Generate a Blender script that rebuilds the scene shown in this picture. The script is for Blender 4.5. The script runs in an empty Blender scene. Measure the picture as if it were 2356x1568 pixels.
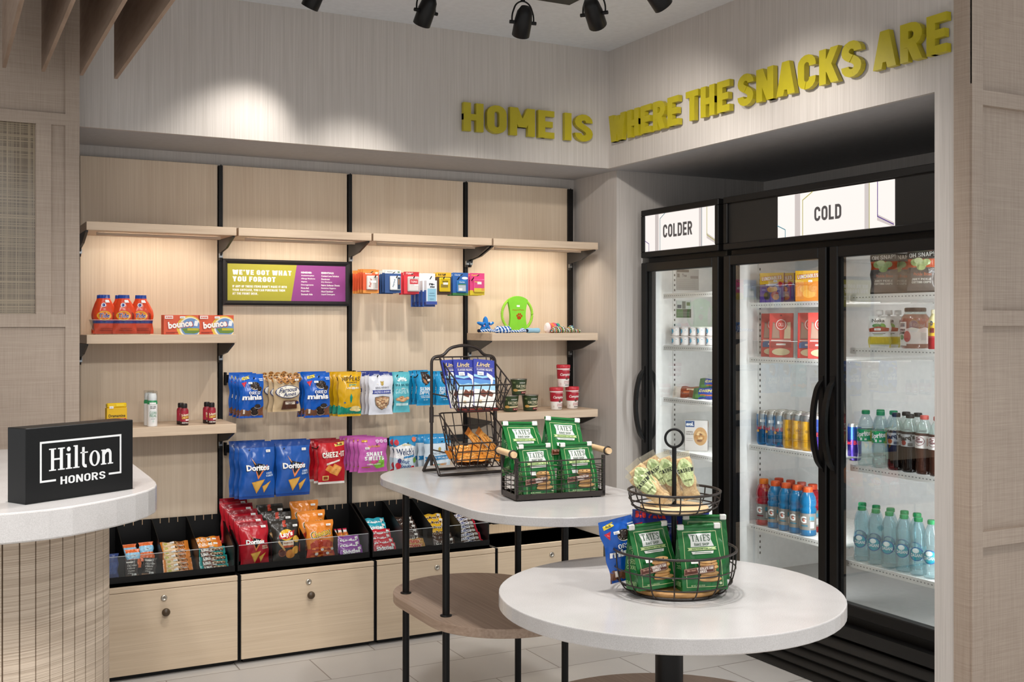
import bpy, math, random
from math import sin, cos, pi, radians as R
from mathutils import Vector, Matrix, geometry

# ------------------------------------------------------------------ camera, world, lights
SC = bpy.context.scene
COL = SC.collection
HCAM, YAW, FPX, YH = 1.485, R(27.75), 2520.0, 750.0
cd = bpy.data.cameras.new('camera')
cd.sensor_width = 36.0
cd.lens = FPX / 2356 * 36.0
cd.shift_y = (YH - 784.0) / 2356.0
cd.clip_start = 0.05
cam = bpy.data.objects.new('camera', cd)
COL.objects.link(cam)
cam.location = (0, 0, HCAM)
cam.rotation_euler = (R(90), 0, -YAW)
SC.camera = cam
SC.view_settings.view_transform = 'Standard'
SC.view_settings.look = 'None'
SC.view_settings.gamma = 1.0
SC.view_settings.use_curve_mapping = False
SC.view_settings.exposure = 0.2

W_ = bpy.data.worlds.new('world')
SC.world = W_
W_.use_nodes = True
W_.node_tree.nodes['Background'].inputs[0].default_value = (.95, .98, 1.0, 1)
W_.node_tree.nodes['Background'].inputs[1].default_value = .85

def lamp(name, typ, loc, energy, color=(1, .98, .955), aim=None, **kw):
    d = bpy.data.lights.new(name, typ)
    d.energy = energy
    d.color = color
    for k, v in kw.items():
        setattr(d, k, v)
    o = bpy.data.objects.new(name, d)
    COL.objects.link(o)
    o.location = loc
    if aim is not None:
        o.rotation_euler = (Vector(aim) - Vector(loc)).to_track_quat('-Z', 'Y').to_euler()
    return o

# recessed ceiling downlights of the room (above and behind the camera, out of frame)
for i, (x, y, e) in enumerate(((1.75, 2.6, 95), (.9, 3.3, 75), (.1, 1.9, 120), (2.3, 1.2, 120), (.7, -.2, 150), (-.6, .6, 100))):
    lamp('downlight', 'SPOT', (x, y, 2.86), e, aim=(x + .02, y + .02, 0), spot_size=R(115), spot_blend=.8, shadow_soft_size=.09)

# added fill spots (out of frame) brightening the shelving wall and the desk
for x, y, ax, az, e in ((.0, .5, .75, .95, 92), (.7, .4, 1.4, .9, 78), (1.3, .3, 2.1, .9, 78), (2.0, .4, 2.85, 1.0, 70)):
    lamp('fill_spot', 'SPOT', (x, y, 2.72), e, (1, .975, .94), aim=(ax, 5.16, az), spot_size=R(36), spot_blend=.9, shadow_soft_size=.06)
lamp('fill_spot', 'SPOT', (-.3, 1.7, 2.72), 70, (1, .98, .95), aim=(-.1, 3.6, .7), spot_size=R(70), spot_blend=.9, shadow_soft_size=.06)

# ------------------------------------------------------------------ pixel -> point helpers
_s, _c = sin(YAW), cos(YAW)
def ray(u, v):
    a = (u - 1178.0) / FPX
    return Vector((_s + a * _c, _c - a * _s, (YH - v) / FPX))
CP = Vector((0, 0, HCAM))
def PY(u, v, Y): r = ray(u, v); return CP + r * (Y / r.y)
def PX(u, v, X): r = ray(u, v); return CP + r * (X / r.x)
def PZ(u, v, Z): r = ray(u, v); return CP + r * ((Z - HCAM) / r.z)

# ------------------------------------------------------------------ materials
def lin(c):
    return c / 12.92 if c <= .04045 else ((c + .055) / 1.055) ** 2.4
def hexc(h):
    h = h.lstrip('#')
    return tuple(lin(int(h[i:i + 2], 16) / 255) for i in (0, 2, 4))
MATS = {}
def base_mat(name):
    m = bpy.data.materials.new(name)
    m.use_nodes = True
    nt = m.node_tree
    return m, nt, nt.nodes['Principled BSDF']
def mixcol(nt, fac, a, b):
    n = nt.nodes.new('ShaderNodeMix'); n.data_type = 'RGBA'
    nt.links.new(fac, n.inputs[0])
    n.inputs[6].default_value = (*a, 1); n.inputs[7].default_value = (*b, 1)
    return n.outputs[2]
def noise(nt, scale, sc=5.0, detail=2.0, rough=.5, coord='Object'):
    tc = nt.nodes.new('ShaderNodeTexCoord'); mp = nt.nodes.new('ShaderNodeMapping')
    mp.inputs['Scale'].default_value = scale
    nt.links.new(tc.outputs[coord], mp.inputs[0])
    n = nt.nodes.new('ShaderNodeTexNoise')
    n.inputs['Scale'].default_value = sc; n.inputs['Detail'].default_value = detail; n.inputs['Roughness'].default_value = rough
    nt.links.new(mp.outputs[0], n.inputs['Vector'])
    return n.outputs['Fac']
def ramp(nt, fac, p0, p1):
    n = nt.nodes.new('ShaderNodeMapRange')
    n.inputs[1].default_value = p0; n.inputs[2].default_value = p1
    nt.links.new(fac, n.inputs[0])
    return n.outputs[0]
def math_(nt, op, a, b):
    n = nt.nodes.new('ShaderNodeMath'); n.operation = op
    for i, x in enumerate((a, b)):
        if isinstance(x, (int, float)): n.inputs[i].default_value = x
        else: nt.links.new(x, n.inputs[i])
    return n.outputs[0]
def bump(nt, bs, h, strength, dist=.001):
    b = nt.nodes.new('ShaderNodeBump')
    b.inputs['Strength'].default_value = strength; b.inputs['Distance'].default_value = dist
    nt.links.new(h, b.inputs['Height']); nt.links.new(b.outputs[0], bs.inputs['Normal'])

def streak(name, a, b, s1, s2, rough=.5, w=.6, lo=.34, hi=.66, bmp=0.0):
    """fine grain: two stretched noises"""
    if name in MATS: return MATS[name]
    m, nt, bs = base_mat(name)
    n1 = noise(nt, s1, 1.0, 2.0); n2 = noise(nt, s2, 1.0, 3.0)
    f = math_(nt, 'ADD', math_(nt, 'MULTIPLY', n1, w), math_(nt, 'MULTIPLY', n2, 1 - w))
    f = ramp(nt, f, lo, hi)
    nt.links.new(mixcol(nt, f, hexc(a), hexc(b)), bs.inputs['Base Color'])
    bs.inputs['Roughness'].default_value = rough
    if bmp: bump(nt, bs, f, bmp, .0006)
    MATS[name] = m
    return m

def col(h, fin='film'):
    """printed / moulded colour with a fine procedural variation"""
    key = h + fin
    if key in MATS: return MATS[key]
    m, nt, bs = base_mat('paint_' + key.strip('#'))
    c = hexc(h)
    k = .93 if fin != 'paper' else .96
    n = noise(nt, (1, 1, 1), 35.0, 1.0)
    nt.links.new(mixcol(nt, n, tuple(x * k for x in c), tuple(min(1, x * (2 - k)) for x in c)), bs.inputs['Base Color'])
    bs.inputs['Roughness'].default_value = {'film': .24, 'paper': .55, 'satin': .4, 'gloss': .12, 'matte': .75, 'cloth': .9, 'metal': .35, 'black': .4}[fin]
    if fin == 'film':
        n2 = noise(nt, (1, 1, .6), 28.0, 1.5)
        bump(nt, bs, n2, .6, .008)
    if fin == 'metal': bs.inputs['Metallic'].default_value = 1.0
    if fin == 'black': bs.inputs['Specular IOR Level'].default_value = .28
    if fin in ('matte', 'cloth'): bs.inputs['Specular IOR Level'].default_value = .2
    MATS[key] = m
    return m

def glow(name, h, e):
    if name in MATS: return MATS[name]
    m, nt, bs = base_mat(name)
    bs.inputs['Base Color'].default_value = (*(x * .08 for x in hexc(h)), 1)
    bs.inputs['Emission Color'].default_value = (*hexc(h), 1)
    bs.inputs['Emission Strength'].default_value = e
    MATS[name] = m
    return m

def thin_glass(name, tint='#ffffff', refl=1.0, rough=.0, alpha=None, ior=1.5):
    """thin pane: clear transmission plus fresnel mirror reflection"""
    if name in MATS: return MATS[name]
    m = bpy.data.materials.new(name); m.use_nodes = True
    nt = m.node_tree; nt.nodes.clear()
    out = nt.nodes.new('ShaderNodeOutputMaterial')
    tr = nt.nodes.new('ShaderNodeBsdfTransparent'); tr.inputs[0].default_value = (*hexc(tint), 1)
    gl = nt.nodes.new('ShaderNodeBsdfGlossy'); gl.inputs['Roughness'].default_value = rough
    lw = nt.nodes.new('ShaderNodeLayerWeight'); lw.inputs['Blend'].default_value = .5
    r0 = ((ior - 1) / (ior + 1)) ** 2
    f = math_(nt, 'MULTIPLY', math_(nt, 'ADD', math_(nt, 'MULTIPLY', math_(nt, 'POWER', lw.outputs['Facing'], 5.0), 1 - r0), r0), refl)
    if alpha:  # slightly milky plastic
        df = nt.nodes.new('ShaderNodeBsdfPrincipled'); df.inputs['Base Color'].default_value = (*hexc(alpha[0]), 1)
        df.inputs['Roughness'].default_value = .25
        mx0 = nt.nodes.new('ShaderNodeMixShader'); mx0.inputs[0].default_value = alpha[1]
        nt.links.new(tr.outputs[0], mx0.inputs[1]); nt.links.new(df.outputs[0], mx0.inputs[2])
        base = mx0.outputs[0]
    else: base = tr.outputs[0]
    mx = nt.nodes.new('ShaderNodeMixShader')
    nt.links.new(f, mx.inputs[0]); nt.links.new(base, mx.inputs[1]); nt.links.new(gl.outputs[0], mx.inputs[2])
    nt.links.new(mx.outputs[0], out.inputs[0])
    MATS[name] = m
    return m

WALLP = streak('striated_wallpaper', '#b9b2ab', '#d1cac4', (420, 420, 4), (120, 120, 1.2), .75, .6, .3, .7, .1)
PANEL = streak('pale_vertical_grain_laminate', '#ccb69c', '#e0ceb7', (300, 300, 3), (14, 14, .5), .45, .6, .3, .7)
CABF = streak('pale_horizontal_grain_laminate', '#c8b195', '#dcc8ae', (3, 300, 300), (.7, 14, 14), .45, .6, .3, .7)
SHELFW = streak('pale_shelf_laminate', '#c2a88e', '#d8c2a9', (4, 200, 200), (1, 22, 22), .45, .6)
BROWNW = streak('brown_shelf_laminate', '#a38a77', '#bca38f', (120, 3, 120), (14, .8, 14), .5, .6)
DOWEL = streak('natural_dowel_wood', '#d2aa7c', '#ecd0a6', (60, 6, 60), (20, 2, 20), .5, .6)
DISCW = streak('amber_disc_wood', '#a87843', '#cc9a5e', (6, 90, 90), (2, 25, 25), .45, .6)
FINW = streak('taupe_fin_laminate', '#8b7462', '#a08a78', (40, 6, 40), (12, 2, 12), .6, .6)
def linen():
    m, nt, bs = base_mat('woven_linen_laminate')
    n1 = noise(nt, (420, 420, 7), 1.0, 2.0); n2 = noise(nt, (7, 7, 420), 1.0, 2.0); n3 = noise(nt, (3, 3, 3), 1.0, 1.0)
    f = math_(nt, 'ADD', math_(nt, 'MULTIPLY', n1, .42), math_(nt, 'MULTIPLY', n2, .42))
    f = math_(nt, 'ADD', f, math_(nt, 'MULTIPLY', n3, .16))
    f = ramp(nt, f, .3, .7)
    nt.links.new(mixcol(nt, f, hexc('#968475'), hexc('#b5a494')), bs.inputs['Base Color'])
    bs.inputs['Roughness'].default_value = .6
    return m
LINEN = linen()
def ribbed():
    m, nt, bs = base_mat('brushed_slat_laminate')
    n1 = noise(nt, (4, 4, 420), 1.0, 3.0); n2 = noise(nt, (2, 2, 25), 1.0, 2.0)
    f = ramp(nt, math_(nt, 'ADD', math_(nt, 'MULTIPLY', n1, .65), math_(nt, 'MULTIPLY', n2, .35)), .36, .64)
    nt.links.new(mixcol(nt, f, hexc('#a5927e'), hexc('#d0beaa')), bs.inputs['Base Color'])
    bs.inputs['Roughness'].default_value = .6
    bump(nt, bs, f, .6, .0012)
    return m
RIBW = ribbed()
def quartz():
    m, nt, bs = base_mat('white_quartz')
    n1 = noise(nt, (1, 1, 1), 420.0, 2.0); n2 = noise(nt, (1, 1, 1), 6.0, 2.0)
    f = ramp(nt, math_(nt, 'ADD', math_(nt, 'MULTIPLY', n1, .6), math_(nt, 'MULTIPLY', n2, .4)), .3, .6)
    nt.links.new(mixcol(nt, f, hexc('#b7b3b0'), hexc('#cecac8')), bs.inputs['Base Color'])
    bs.inputs['Roughness'].default_value = .18
    return m
QUARTZ = quartz()
def tiles():
    m, nt, bs = base_mat('grey_porcelain_tile')
    tc = nt.nodes.new('ShaderNodeTexCoord'); mp = nt.nodes.new('ShaderNodeMapping')
    mp.inputs['Location'].default_value = (-2.094 - .31, -4.433, 0)
    nt.links.new(tc.outputs['Object'], mp.inputs[0])
    b = nt.nodes.new('ShaderNodeTexBrick')
    b.offset = .5; b.offset_frequency = 2; b.squash = 1.0
    b.inputs['Scale'].default_value = 1.0
    b.inputs['Brick Width'].default_value = .62; b.inputs['Row Height'].default_value = .3075
    b.inputs['Mortar Size'].default_value = .0028; b.inputs['Mortar Smooth'].default_value = .1
    b.inputs['Color1'].default_value = (*hexc('#c0bcb8'), 1); b.inputs['Color2'].default_value = (*hexc('#c8c4bf'), 1)
    b.inputs['Mortar'].default_value = (*hexc('#8d857e'), 1)
    nt.links.new(mp.outputs[0], b.inputs['Vector'])
    n = noise(nt, (1, 1, 1), 9.0, 4.0)
    mx = nt.nodes.new('ShaderNodeMix'); mx.data_type = 'RGBA'; mx.blend_type = 'MULTIPLY'; mx.inputs[0].default_value = .35
    nt.links.new(b.outputs[0], mx.inputs[6])
    nt.links.new(mixcol(nt, n, (.82, .82, .82), (1, 1, 1)), mx.inputs[7])
    nt.links.new(mx.outputs[2], bs.inputs['Base Color'])
    bs.inputs['Roughness'].default_value = .42
    bump(nt, bs, b.outputs['Fac'], -.4, .001)
    return m
TILE = tiles()
CEILM = col('#dddee0', 'matte'); SOFM = col('#b3b2b3', 'matte')
BLK = col('#100f0f', 'black'); BLKS = col('#0c0b0b', 'black'); BLKG = col('#080808', 'black'); BRONZE = col('#2a211c', 'satin')
DGREY = col('#1e1d1c', 'black'); CHAR = col('#2c2c2e', 'black')
CHROME = col('#c9c2b6', 'metal'); WHITE = col('#f0eeea', 'satin'); LINER = col('#e9e8e5', 'satin')
LIME = col('#b3a51f', 'satin')
ACRYL = thin_glass('clear_acrylic', '#f4f6f6', 1.0)
DOORG = thin_glass('cooler_door_glass', '#e6eaea', 1.0, 0, None, 2.05)

# ------------------------------------------------------------------ mesh builder
class G:
    def __init__(s): s.v = []; s.f = []; s.m = []; s.sm = []; s.mats = []
    def mi(s, mat):
        if mat not in s.mats: s.mats.append(mat)
        return s.mats.index(mat)
    def add(s, vs, fs, mat, smooth=False):
        o = len(s.v); k = s.mi(mat)
        s.v += [tuple(p) for p in vs]
        for f in fs:
            s.f.append(tuple(i + o for i in f)); s.m.append(k); s.sm.append(smooth)
        return s
    def box(s, x0, x1, y0, y1, z0, z1, mat):
        vs = [(x, y, z) for x in (x0, x1) for y in (y0, y1) for z in (z0, z1)]
        return s.add(vs, [(0, 1, 3, 2), (4, 6, 7, 5), (0, 4, 5, 1), (2, 3, 7, 6), (0, 2, 6, 4), (1, 5, 7, 3)], mat)
    def bevbox(s, x0, x1, y0, y1, z0, z1, mat, b=.002):
        # box with chamfered edges
        vs = []; idx = {}
        for ix, x in enumerate((x0, x1)):
            for iy, y in enumerate((y0, y1)):
                for iz, z in enumerate((z0, z1)):
                    sx, sy, sz = (1, -1)[ix], (1, -1)[iy], (1, -1)[iz]
                    for ax in range(3):
                        p = [x + sx * b, y + sy * b, z + sz * b]
                        p[ax] = (x, y, z)[ax]
                        idx[ix, iy, iz, ax] = len(vs); vs.append(tuple(p))
        F = []
        for ax in range(3):
            for k in (0, 1):
                o = [a for a in range(3) if a != ax]
                q = []
                for a, c in ((0, 0), (1, 0), (1, 1), (0, 1)):
                    t = [0, 0, 0]; t[ax] = k; t[o[0]] = a; t[o[1]] = c
                    q.append(idx[(*t, ax)])
                F.append(tuple(q))
        for ax in range(3):
            o = [a for a in range(3) if a != ax]
            for a in (0, 1):
                for c in (0, 1):
                    t0 = [0, 0, 0]; t0[o[0]] = a; t0[o[1]] = c
                    t1 = list(t0); t1[ax] = 1
                    F.append((idx[(*t0, o[0])], idx[(*t1, o[0])], idx[(*t1, o[1])], idx[(*t0, o[1])]))
        for a in (0, 1):
            for c in (0, 1):
                for d in (0, 1): F.append(tuple(idx[a, c, d, k] for k in range(3)))
        return s.add(vs, F, mat)
    def prism(s, poly, z0, z1, mat, axis='z', smooth=False):
        n = len(poly)
        def P(a, b, c): return (a, b, c) if axis == 'z' else ((a, c, b) if axis == 'y' else (c, a, b))
        vs = [P(a, b, z0) for a, b in poly] + [P(a, b, z1) for a, b in poly]
        s.add(vs, [(i, (i + 1) % n, n + (i + 1) % n, n + i) for i in range(n)], mat, smooth)
        return s.add(vs, [tuple(range(n))[::-1], tuple(range(n, 2 * n))], mat)
    def tube(s, pts, r, mat, n=8, closed=False, cap=True):
        pts = [Vector(p) for p in pts]; m = len(pts); rings = []
        up = None
        for i, p in enumerate(pts):
            a = pts[(i - 1) % m] if (i or closed) else p
            b = pts[(i + 1) % m] if (i < m - 1 or closed) else p
            d = (b - a).normalized()
            if up is None:
                up = Vector((0, 0, 1)) if abs(d.z) < .9 else Vector((1, 0, 0))
            x = (up - d * up.dot(d))
            if x.length < 1e-5: x = d.orthogonal()
            x.normalize(); up = x; y = d.cross(x)
            k = 1.0
            if (0 < i < m - 1) or closed:
                c = (p - a).normalized().dot((b - p).normalized())
                k = 1 / max(.5, math.sqrt(max(.01, (1 + c) / 2)))
            rings.append([p + (x * cos(2 * pi * j / n) + y * sin(2 * pi * j / n)) * r * (1 + (k - 1) * .5) for j in range(n)])
        vs = [q for rg in rings for q in rg]; fs = []
        for i in range(m if closed else m - 1):
            o, q = i * n, ((i + 1) % m) * n
            for j in range(n): fs.append((o + j, o + (j + 1) % n, q + (j + 1) % n, q + j))
        s.add(vs, fs, mat, True)
        if cap and not closed:
            s.add(rings[0], [tuple(range(n))[::-1]], mat); s.add(rings[-1], [tuple(range(n))], mat)
        return s
    def lathe(s, prof, mat, n=20, c=(0, 0), z=0, smooth=True, a0=0, a1=2 * pi):
        full = abs(a1 - a0 - 2 * pi) < 1e-6
        k = n if full else n + 1
        vs = [(c[0] + r * cos(a0 + (a1 - a0) * j / n), c[1] + r * sin(a0 + (a1 - a0) * j / n), z + h) for r, h in prof for j in range(k)]
        fs = []
        for i in range(len(prof) - 1):
            for j in range(n):
                a, b = i * k + j, i * k + (j + 1) % k
                fs.append((a, b, b + k, a + k))
        s.add(vs, fs, mat, smooth)
        if prof[0][0] > 1e-6 and full: s.add(vs[:k], [tuple(range(k))[::-1]], mat)
        if prof[-1][0] > 1e-6 and full: s.add(vs[-k:], [tuple(range(k))], mat)
        return s
    def grid(s, fn, nu, nv, mat, smooth=True, flip=False, matf=None):
        vs = [fn(i / nu, j / nv) for j in range(nv + 1) for i in range(nu + 1)]
        by = {}
        for j in range(nv):
            for i in range(nu):
                a = j * (nu + 1) + i
                f = (a, a + 1, a + nu + 2, a + nu + 1)
                mm = matf((i + .5) / nu, (j + .5) / nv) if matf else mat
                by.setdefault(mm, []).append(f[::-1] if flip else f)
        o = len(s.v); s.v += [tuple(p) for p in vs]
        for mm, fs in by.items():
            k = s.mi(mm)
            for f in fs: s.f.append(tuple(i + o for i in f)); s.m.append(k); s.sm.append(smooth)
        return s
    def xf(s, M):
        s.v = [tuple(M @ Vector(p)) for p in s.v]; return s
    def mesh(s, name):
        me = bpy.data.meshes.new(name)
        me.from_pydata(s.v, [], s.f)
        for mt in s.mats: me.materials.append(mt)
        me.polygons.foreach_set('material_index', s.m)
        me.polygons.foreach_set('use_smooth', s.sm)
        me.update()
        return me
    def obj(s, name, parent=None, label=None, loc=None, rz=0):
        o = bpy.data.objects.new(name, s.mesh(name)); COL.objects.link(o)
        if parent: o.parent = parent
        if label: o['label'] = label
        if loc is not None: o.location = loc
        if rz: o.rotation_euler = (0, 0, rz)
        return o
def tag(o, label, cat, group=None):
    o['label'] = label; o['category'] = cat
    if group: o['group'] = group
    return o
def thing(name, label, cat, loc=(0, 0, 0), rz=0, group=None):
    o = bpy.data.objects.new(name, None); COL.objects.link(o)
    o.empty_display_size = .05
    o.location = loc; o.rotation_euler = (0, 0, rz)
    return tag(o, label, cat, group)
def struct(name, g, parent=None, label=None):
    o = g.obj(name, parent)
    o['kind'] = 'structure'
    if label: o['label'] = label
    return o
def copy_tree(o, parent=None):
    c = o.copy(); COL.objects.link(c)
    if parent: c.parent = parent
    for ch in o.children: copy_tree(ch, c)
    return c
def fillet(pts, r, n=5):
    """rounded polyline through 3D points"""
    out = [Vector(pts[0])]
    for i in range(1, len(pts) - 1):
        p, a, b = Vector(pts[i]), Vector(pts[i - 1]), Vector(pts[i + 1])
        da, db = (a - p), (b - p)
        k = min(r, da.length * .49, db.length * .49)
        s0, s1 = p + da.normalized() * k, p + db.normalized() * k
        for t in range(n + 1):
            u = t / n
            out.append(s0 * (1 - u) ** 2 + p * 2 * u * (1 - u) + s1 * u * u)
    out.append(Vector(pts[-1]))
    return out
def stadium(x0, x1, y0, y1, r, n=12):
    P = []
    for cx, cy, a in ((x1 - r, y1 - r, 0), (x0 + r, y1 - r, 90), (x0 + r, y0 + r, 180), (x1 - r, y0 + r, 270)):
        for k in range(n + 1):
            t = R(a + 90 * k / n); P.append((cx + r * cos(t), cy + r * sin(t)))
    return P
def slab(g, poly, z0, z1, mat, b=.003):
    """horizontal slab with eased edges"""
    cx = sum(p[0] for p in poly) / len(poly); cy = sum(p[1] for p in poly) / len(poly)
    def ins(d): 
        out = []
        for x, y in poly:
            l = math.hypot(x - cx, y - cy); k = (l - d) / l
            out.append((cx + (x - cx) * k, cy + (y - cy) * k))
        return out
    n = len(poly); L = []
    for d, z in ((b, z0), (0, z0 + b), (0, z1 - b), (b * .3, z1 - b * .3), (b, z1)): L += [(x, y, z) for x, y in ins(d)]
    fs = [(k * n + i, k * n + (i + 1) % n, (k + 1) * n + (i + 1) % n, (k + 1) * n + i) for k in range(4) for i in range(n)]
    g.add(L, fs, mat, False)
    g.add(L[:n], [tuple(range(n))[::-1]], mat); g.add(L[-n:], [tuple(range(n))], mat)
    return g

# ------------------------------------------------------------------ lettering
_T = {}
def ftext(st, bold=0.0):
    """triangles of a string in the built-in face, normalised to a unit box"""
    key = (st, bold)
    if key in _T: return _T[key]
    cu = bpy.data.curves.new('lettering', 'FONT'); cu.body = st; cu.size = 1; cu.offset = bold; cu.resolution_u = 2
    o = bpy.data.objects.new('lettering', cu); COL.objects.link(o)
    dg = bpy.context.evaluated_depsgraph_get(); dg.update()
    me = o.evaluated_get(dg).to_mesh()
    vs = [(v.co.x, v.co.y) for v in me.vertices]
    fs = [tuple(p.vertices) for p in me.polygons]
    o.evaluated_get(dg).to_mesh_clear()
    bpy.data.objects.remove(o); bpy.data.curves.remove(cu)
    x0, x1 = min(v[0] for v in vs), max(v[0] for v in vs); y0, y1 = min(v[1] for v in vs), max(v[1] for v in vs)
    vs = [((x - x0) / (x1 - x0), (y - y0) / (y1 - y0)) for x, y in vs]
    _T[key] = [[vs[i] for i in f] for f in fs]
    return _T[key]

def strokes(pts, w, closed=False):
    h = w / 2; P = []
    for p in pts:
        p = Vector(p)
        if not P or (p - P[-1]).length > 1e-4: P.append(p)
    if closed and (P[0] - P[-1]).length < 1e-4: P.pop()
    n = len(P); Ls, Rs = [], []
    for i in range(n):
        a = P[i - 1] if (i or closed) else None
        b = P[(i + 1) % n] if (i < n - 1 or closed) else None
        d1 = (P[i] - a).normalized() if a is not None else None
        d2 = (b - P[i]).normalized() if b is not None else None
        d = (d1 or d2) if not (d1 and d2) else (d1 + d2).normalized()
        nn = Vector((-d.y, d.x)); k = 1.0
        if d1 and d2: k = 1 / max(.4, nn.dot(Vector((-d1.y, d1.x))))
        Ls.append(P[i] + nn * h * k); Rs.append(P[i] - nn * h * k)
    return [[tuple(Rs[i]), tuple(Rs[(i + 1) % n]), tuple(Ls[(i + 1) % n]), tuple(Ls[i])] for i in range(n if closed else n - 1)]
def arc(cx, cy, rx, ry, a0, a1, n=7):
    return [(cx + rx * cos(R(a0 + (a1 - a0) * i / n)), cy + ry * sin(R(a0 + (a1 - a0) * i / n))) for i in range(n + 1)]
def bez(p0, p1, p2, p3, n=8):
    return [tuple(p0[k] * (1 - t) ** 3 + 3 * p1[k] * t * (1 - t) ** 2 + 3 * p2[k] * t * t * (1 - t) + p3[k] * t ** 3 for k in (0, 1)) for t in [i / n for i in range(n + 1)]]
def din(ch, t=.2):
    """one capital of a plain grotesque, cap height 1 -> (quads, width)"""
    L = t / 2; w = .58; a, b, T_, B_ = L, w - L, 1 - L, L; r = (b - a) / 2; m = w / 2
    def V(x, y0=0, y1=1): return [[(x - L, y0), (x + L, y0), (x + L, y1), (x - L, y1)]]
    def Hh(y, x0=0, x1=w): return [[(x0, y - L), (x1, y - L), (x1, y + L), (x0, y + L)]]
    def D(p, q, k=1.12):
        k *= L; return [[(p[0] - k, p[1]), (p[0] + k, p[1]), (q[0] + k, q[1]), (q[0] - k, q[1])]]
    S = lambda pts, c=False: strokes(pts, t, c)
    if ch == 'A': w = .64; return D((L * 1.12, 0), (.32, 1)) + D((w - L * 1.12, 0), (.32, 1)) + Hh(.27, .15, .49), w
    if ch == 'B': return V(a) + S([(a, T_), (b - .17, T_)] + arc(b - .17, T_ - .185, .15, .185, 90, -90) + [(a, T_ - .37)]) + S([(a, T_ - .37), (b - .2, T_ - .37)] + arc(b - .2, (T_ - .37 + B_) / 2, .2, (T_ - .37 - B_) / 2, 90, -90) + [(a, B_)]), w
    if ch == 'C': return S([(b, .66)] + arc(m, T_ - r, r, r, 0, 180) + arc(m, B_ + r, r, r, 180, 360) + [(b, .34)]), w
    if ch == 'D': return V(a) + S([(a, T_), (b - .2, T_)] + arc(b - .2, T_ - .22, .2, .22, 90, 0) + arc(b - .2, B_ + .22, .2, .22, 0, -90) + [(a, B_)]), w
    if ch == 'E': w = .5; return V(a) + Hh(T_, a, w) + Hh(.5, a, w - .05) + Hh(B_, a, w), w
    if ch == 'F': w = .48; return V(a) + Hh(T_, a, w) + Hh(.5, a, w - .05), w
    if ch == 'G': return S([(b, .68)] + arc(m, T_ - r, r, r, 0, 180) + arc(m, B_ + r, r, r, 180, 360) + [(b, .5), (m, .5)]), w
    if ch == 'H': return V(a) + V(b) + Hh(.5), w
    if ch == 'I': return V(a), t
    if ch == 'J': return S([(b, 1)] + arc(m, B_ + r, r, r, 0, -180)), w
    if ch == 'K': w = .6; return V(a) + D((a + .06, .34), (w - L * 1.1, 1)) + D((w - L, 0), (.25, .58)), w
    if ch == 'L': w = .48; return V(a) + Hh(B_, a, w), w
    if ch == 'M': w = .76; return V(a) + V(w - L) + D((a + .01, 1), (w / 2, .3)) + D((w - a - .01, 1), (w / 2, .3)), w
    if ch == 'N': w = .62; return V(a) + V(w - L) + D((a + .01, 1), (w - a - .01, 0)), w
    if ch == 'O': return S(arc(m, T_ - r, r, r, 0, 180) + arc(m, B_ + r, r, r, 180, 360), True), w
    if ch == 'P': return V(a) + S([(a, T_), (b - .19, T_)] + arc(b - .19, T_ - .21, .19, .21, 90, -90) + [(a, T_ - .42)]), w
    if ch == 'Q': return din('O', t)[0] + D((.3, .25), (.54, -.05)), w
    if ch == 'R': return V(a) + S([(a, T_), (b - .19, T_)] + arc(b - .19, T_ - .21, .19, .21, 90, -90) + [(a, T_ - .42)]) + D((w - L, 0), (.28, .5)), w
    if ch == 'S': return S([(b, .7)] + arc(m, T_ - r, r, r, 0, 180) + bez((a, T_ - r), (a, .52), (b, .5), (b, B_ + r)) + arc(m, B_ + r, r, r, 0, -180) + [(a, .3)]), w
    if ch == 'T': w = .54; return V(w / 2) + Hh(T_, 0, w), w
    if ch == 'U': return S([(a, 1)] + arc(m, B_ + r, r, r, 180, 360) + [(b, 1)]), w
    if ch == 'V': w = .62; return D((L * 1.12, 1), (.31, 0)) + D((w - L * 1.12, 1), (.31, 0)), w
    if ch == 'W': w = .88; return D((L * 1.12, 1), (.26, 0)) + D((.44, .94), (.26, 0)) + D((.44, .94), (.62, 0)) + D((w - L * 1.12, 1), (.62, 0)), w
    if ch == 'X': return D((L, 1), (w - L, 0)) + D((w - L, 1), (L, 0)), w
    if ch == 'Y': w = .62; return D((L * 1.12, 1), (.31, .4)) + D((w - L * 1.12, 1), (.31, .4)) + V(.31, 0, .45), w
    if ch == 'Z': return Hh(T_) + Hh(B_) + D((.12, .1), (.46, .9)), w
    if ch == "'": return [[(.02, .68), (t * .8, .68), (t, 1), (0, 1)]], t
    if ch == '.': return [[(0, 0), (t, 0), (t, t), (0, t)]], t
    if ch == ',': return [[(-.02, -.14), (t * .6, -.14), (t, t), (0, t)]], t
    if ch == ':': return [[(0, y), (t, y), (t, y + t), (0, y + t)] for y in (.1, .6)], t
    if ch == '-': return [[(0, .4), (.3, .4), (.3, .58), (0, .58)]], .3
    if ch == '!': return [[(0, 0), (t, 0), (t, t), (0, t)], [(.03, .3), (t - .03, .3), (t, 1), (0, 1)]], t
    return [], .3
def dtext(st, t=.2, gap=.11):
    out = []; x = 0
    for ch in st:
        if ch == ' ': x += .3; continue
        q, w = din(ch, t)
        if not q: w = .5; q = [[(a * w, b) for a, b in f] for f in ftext(ch, .03)]
        out += [[(px + x, py) for px, py in f] for f in q]
        x += w + gap
    W = x - gap
    return [[(px / W, py) for px, py in f] for f in out], W
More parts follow.
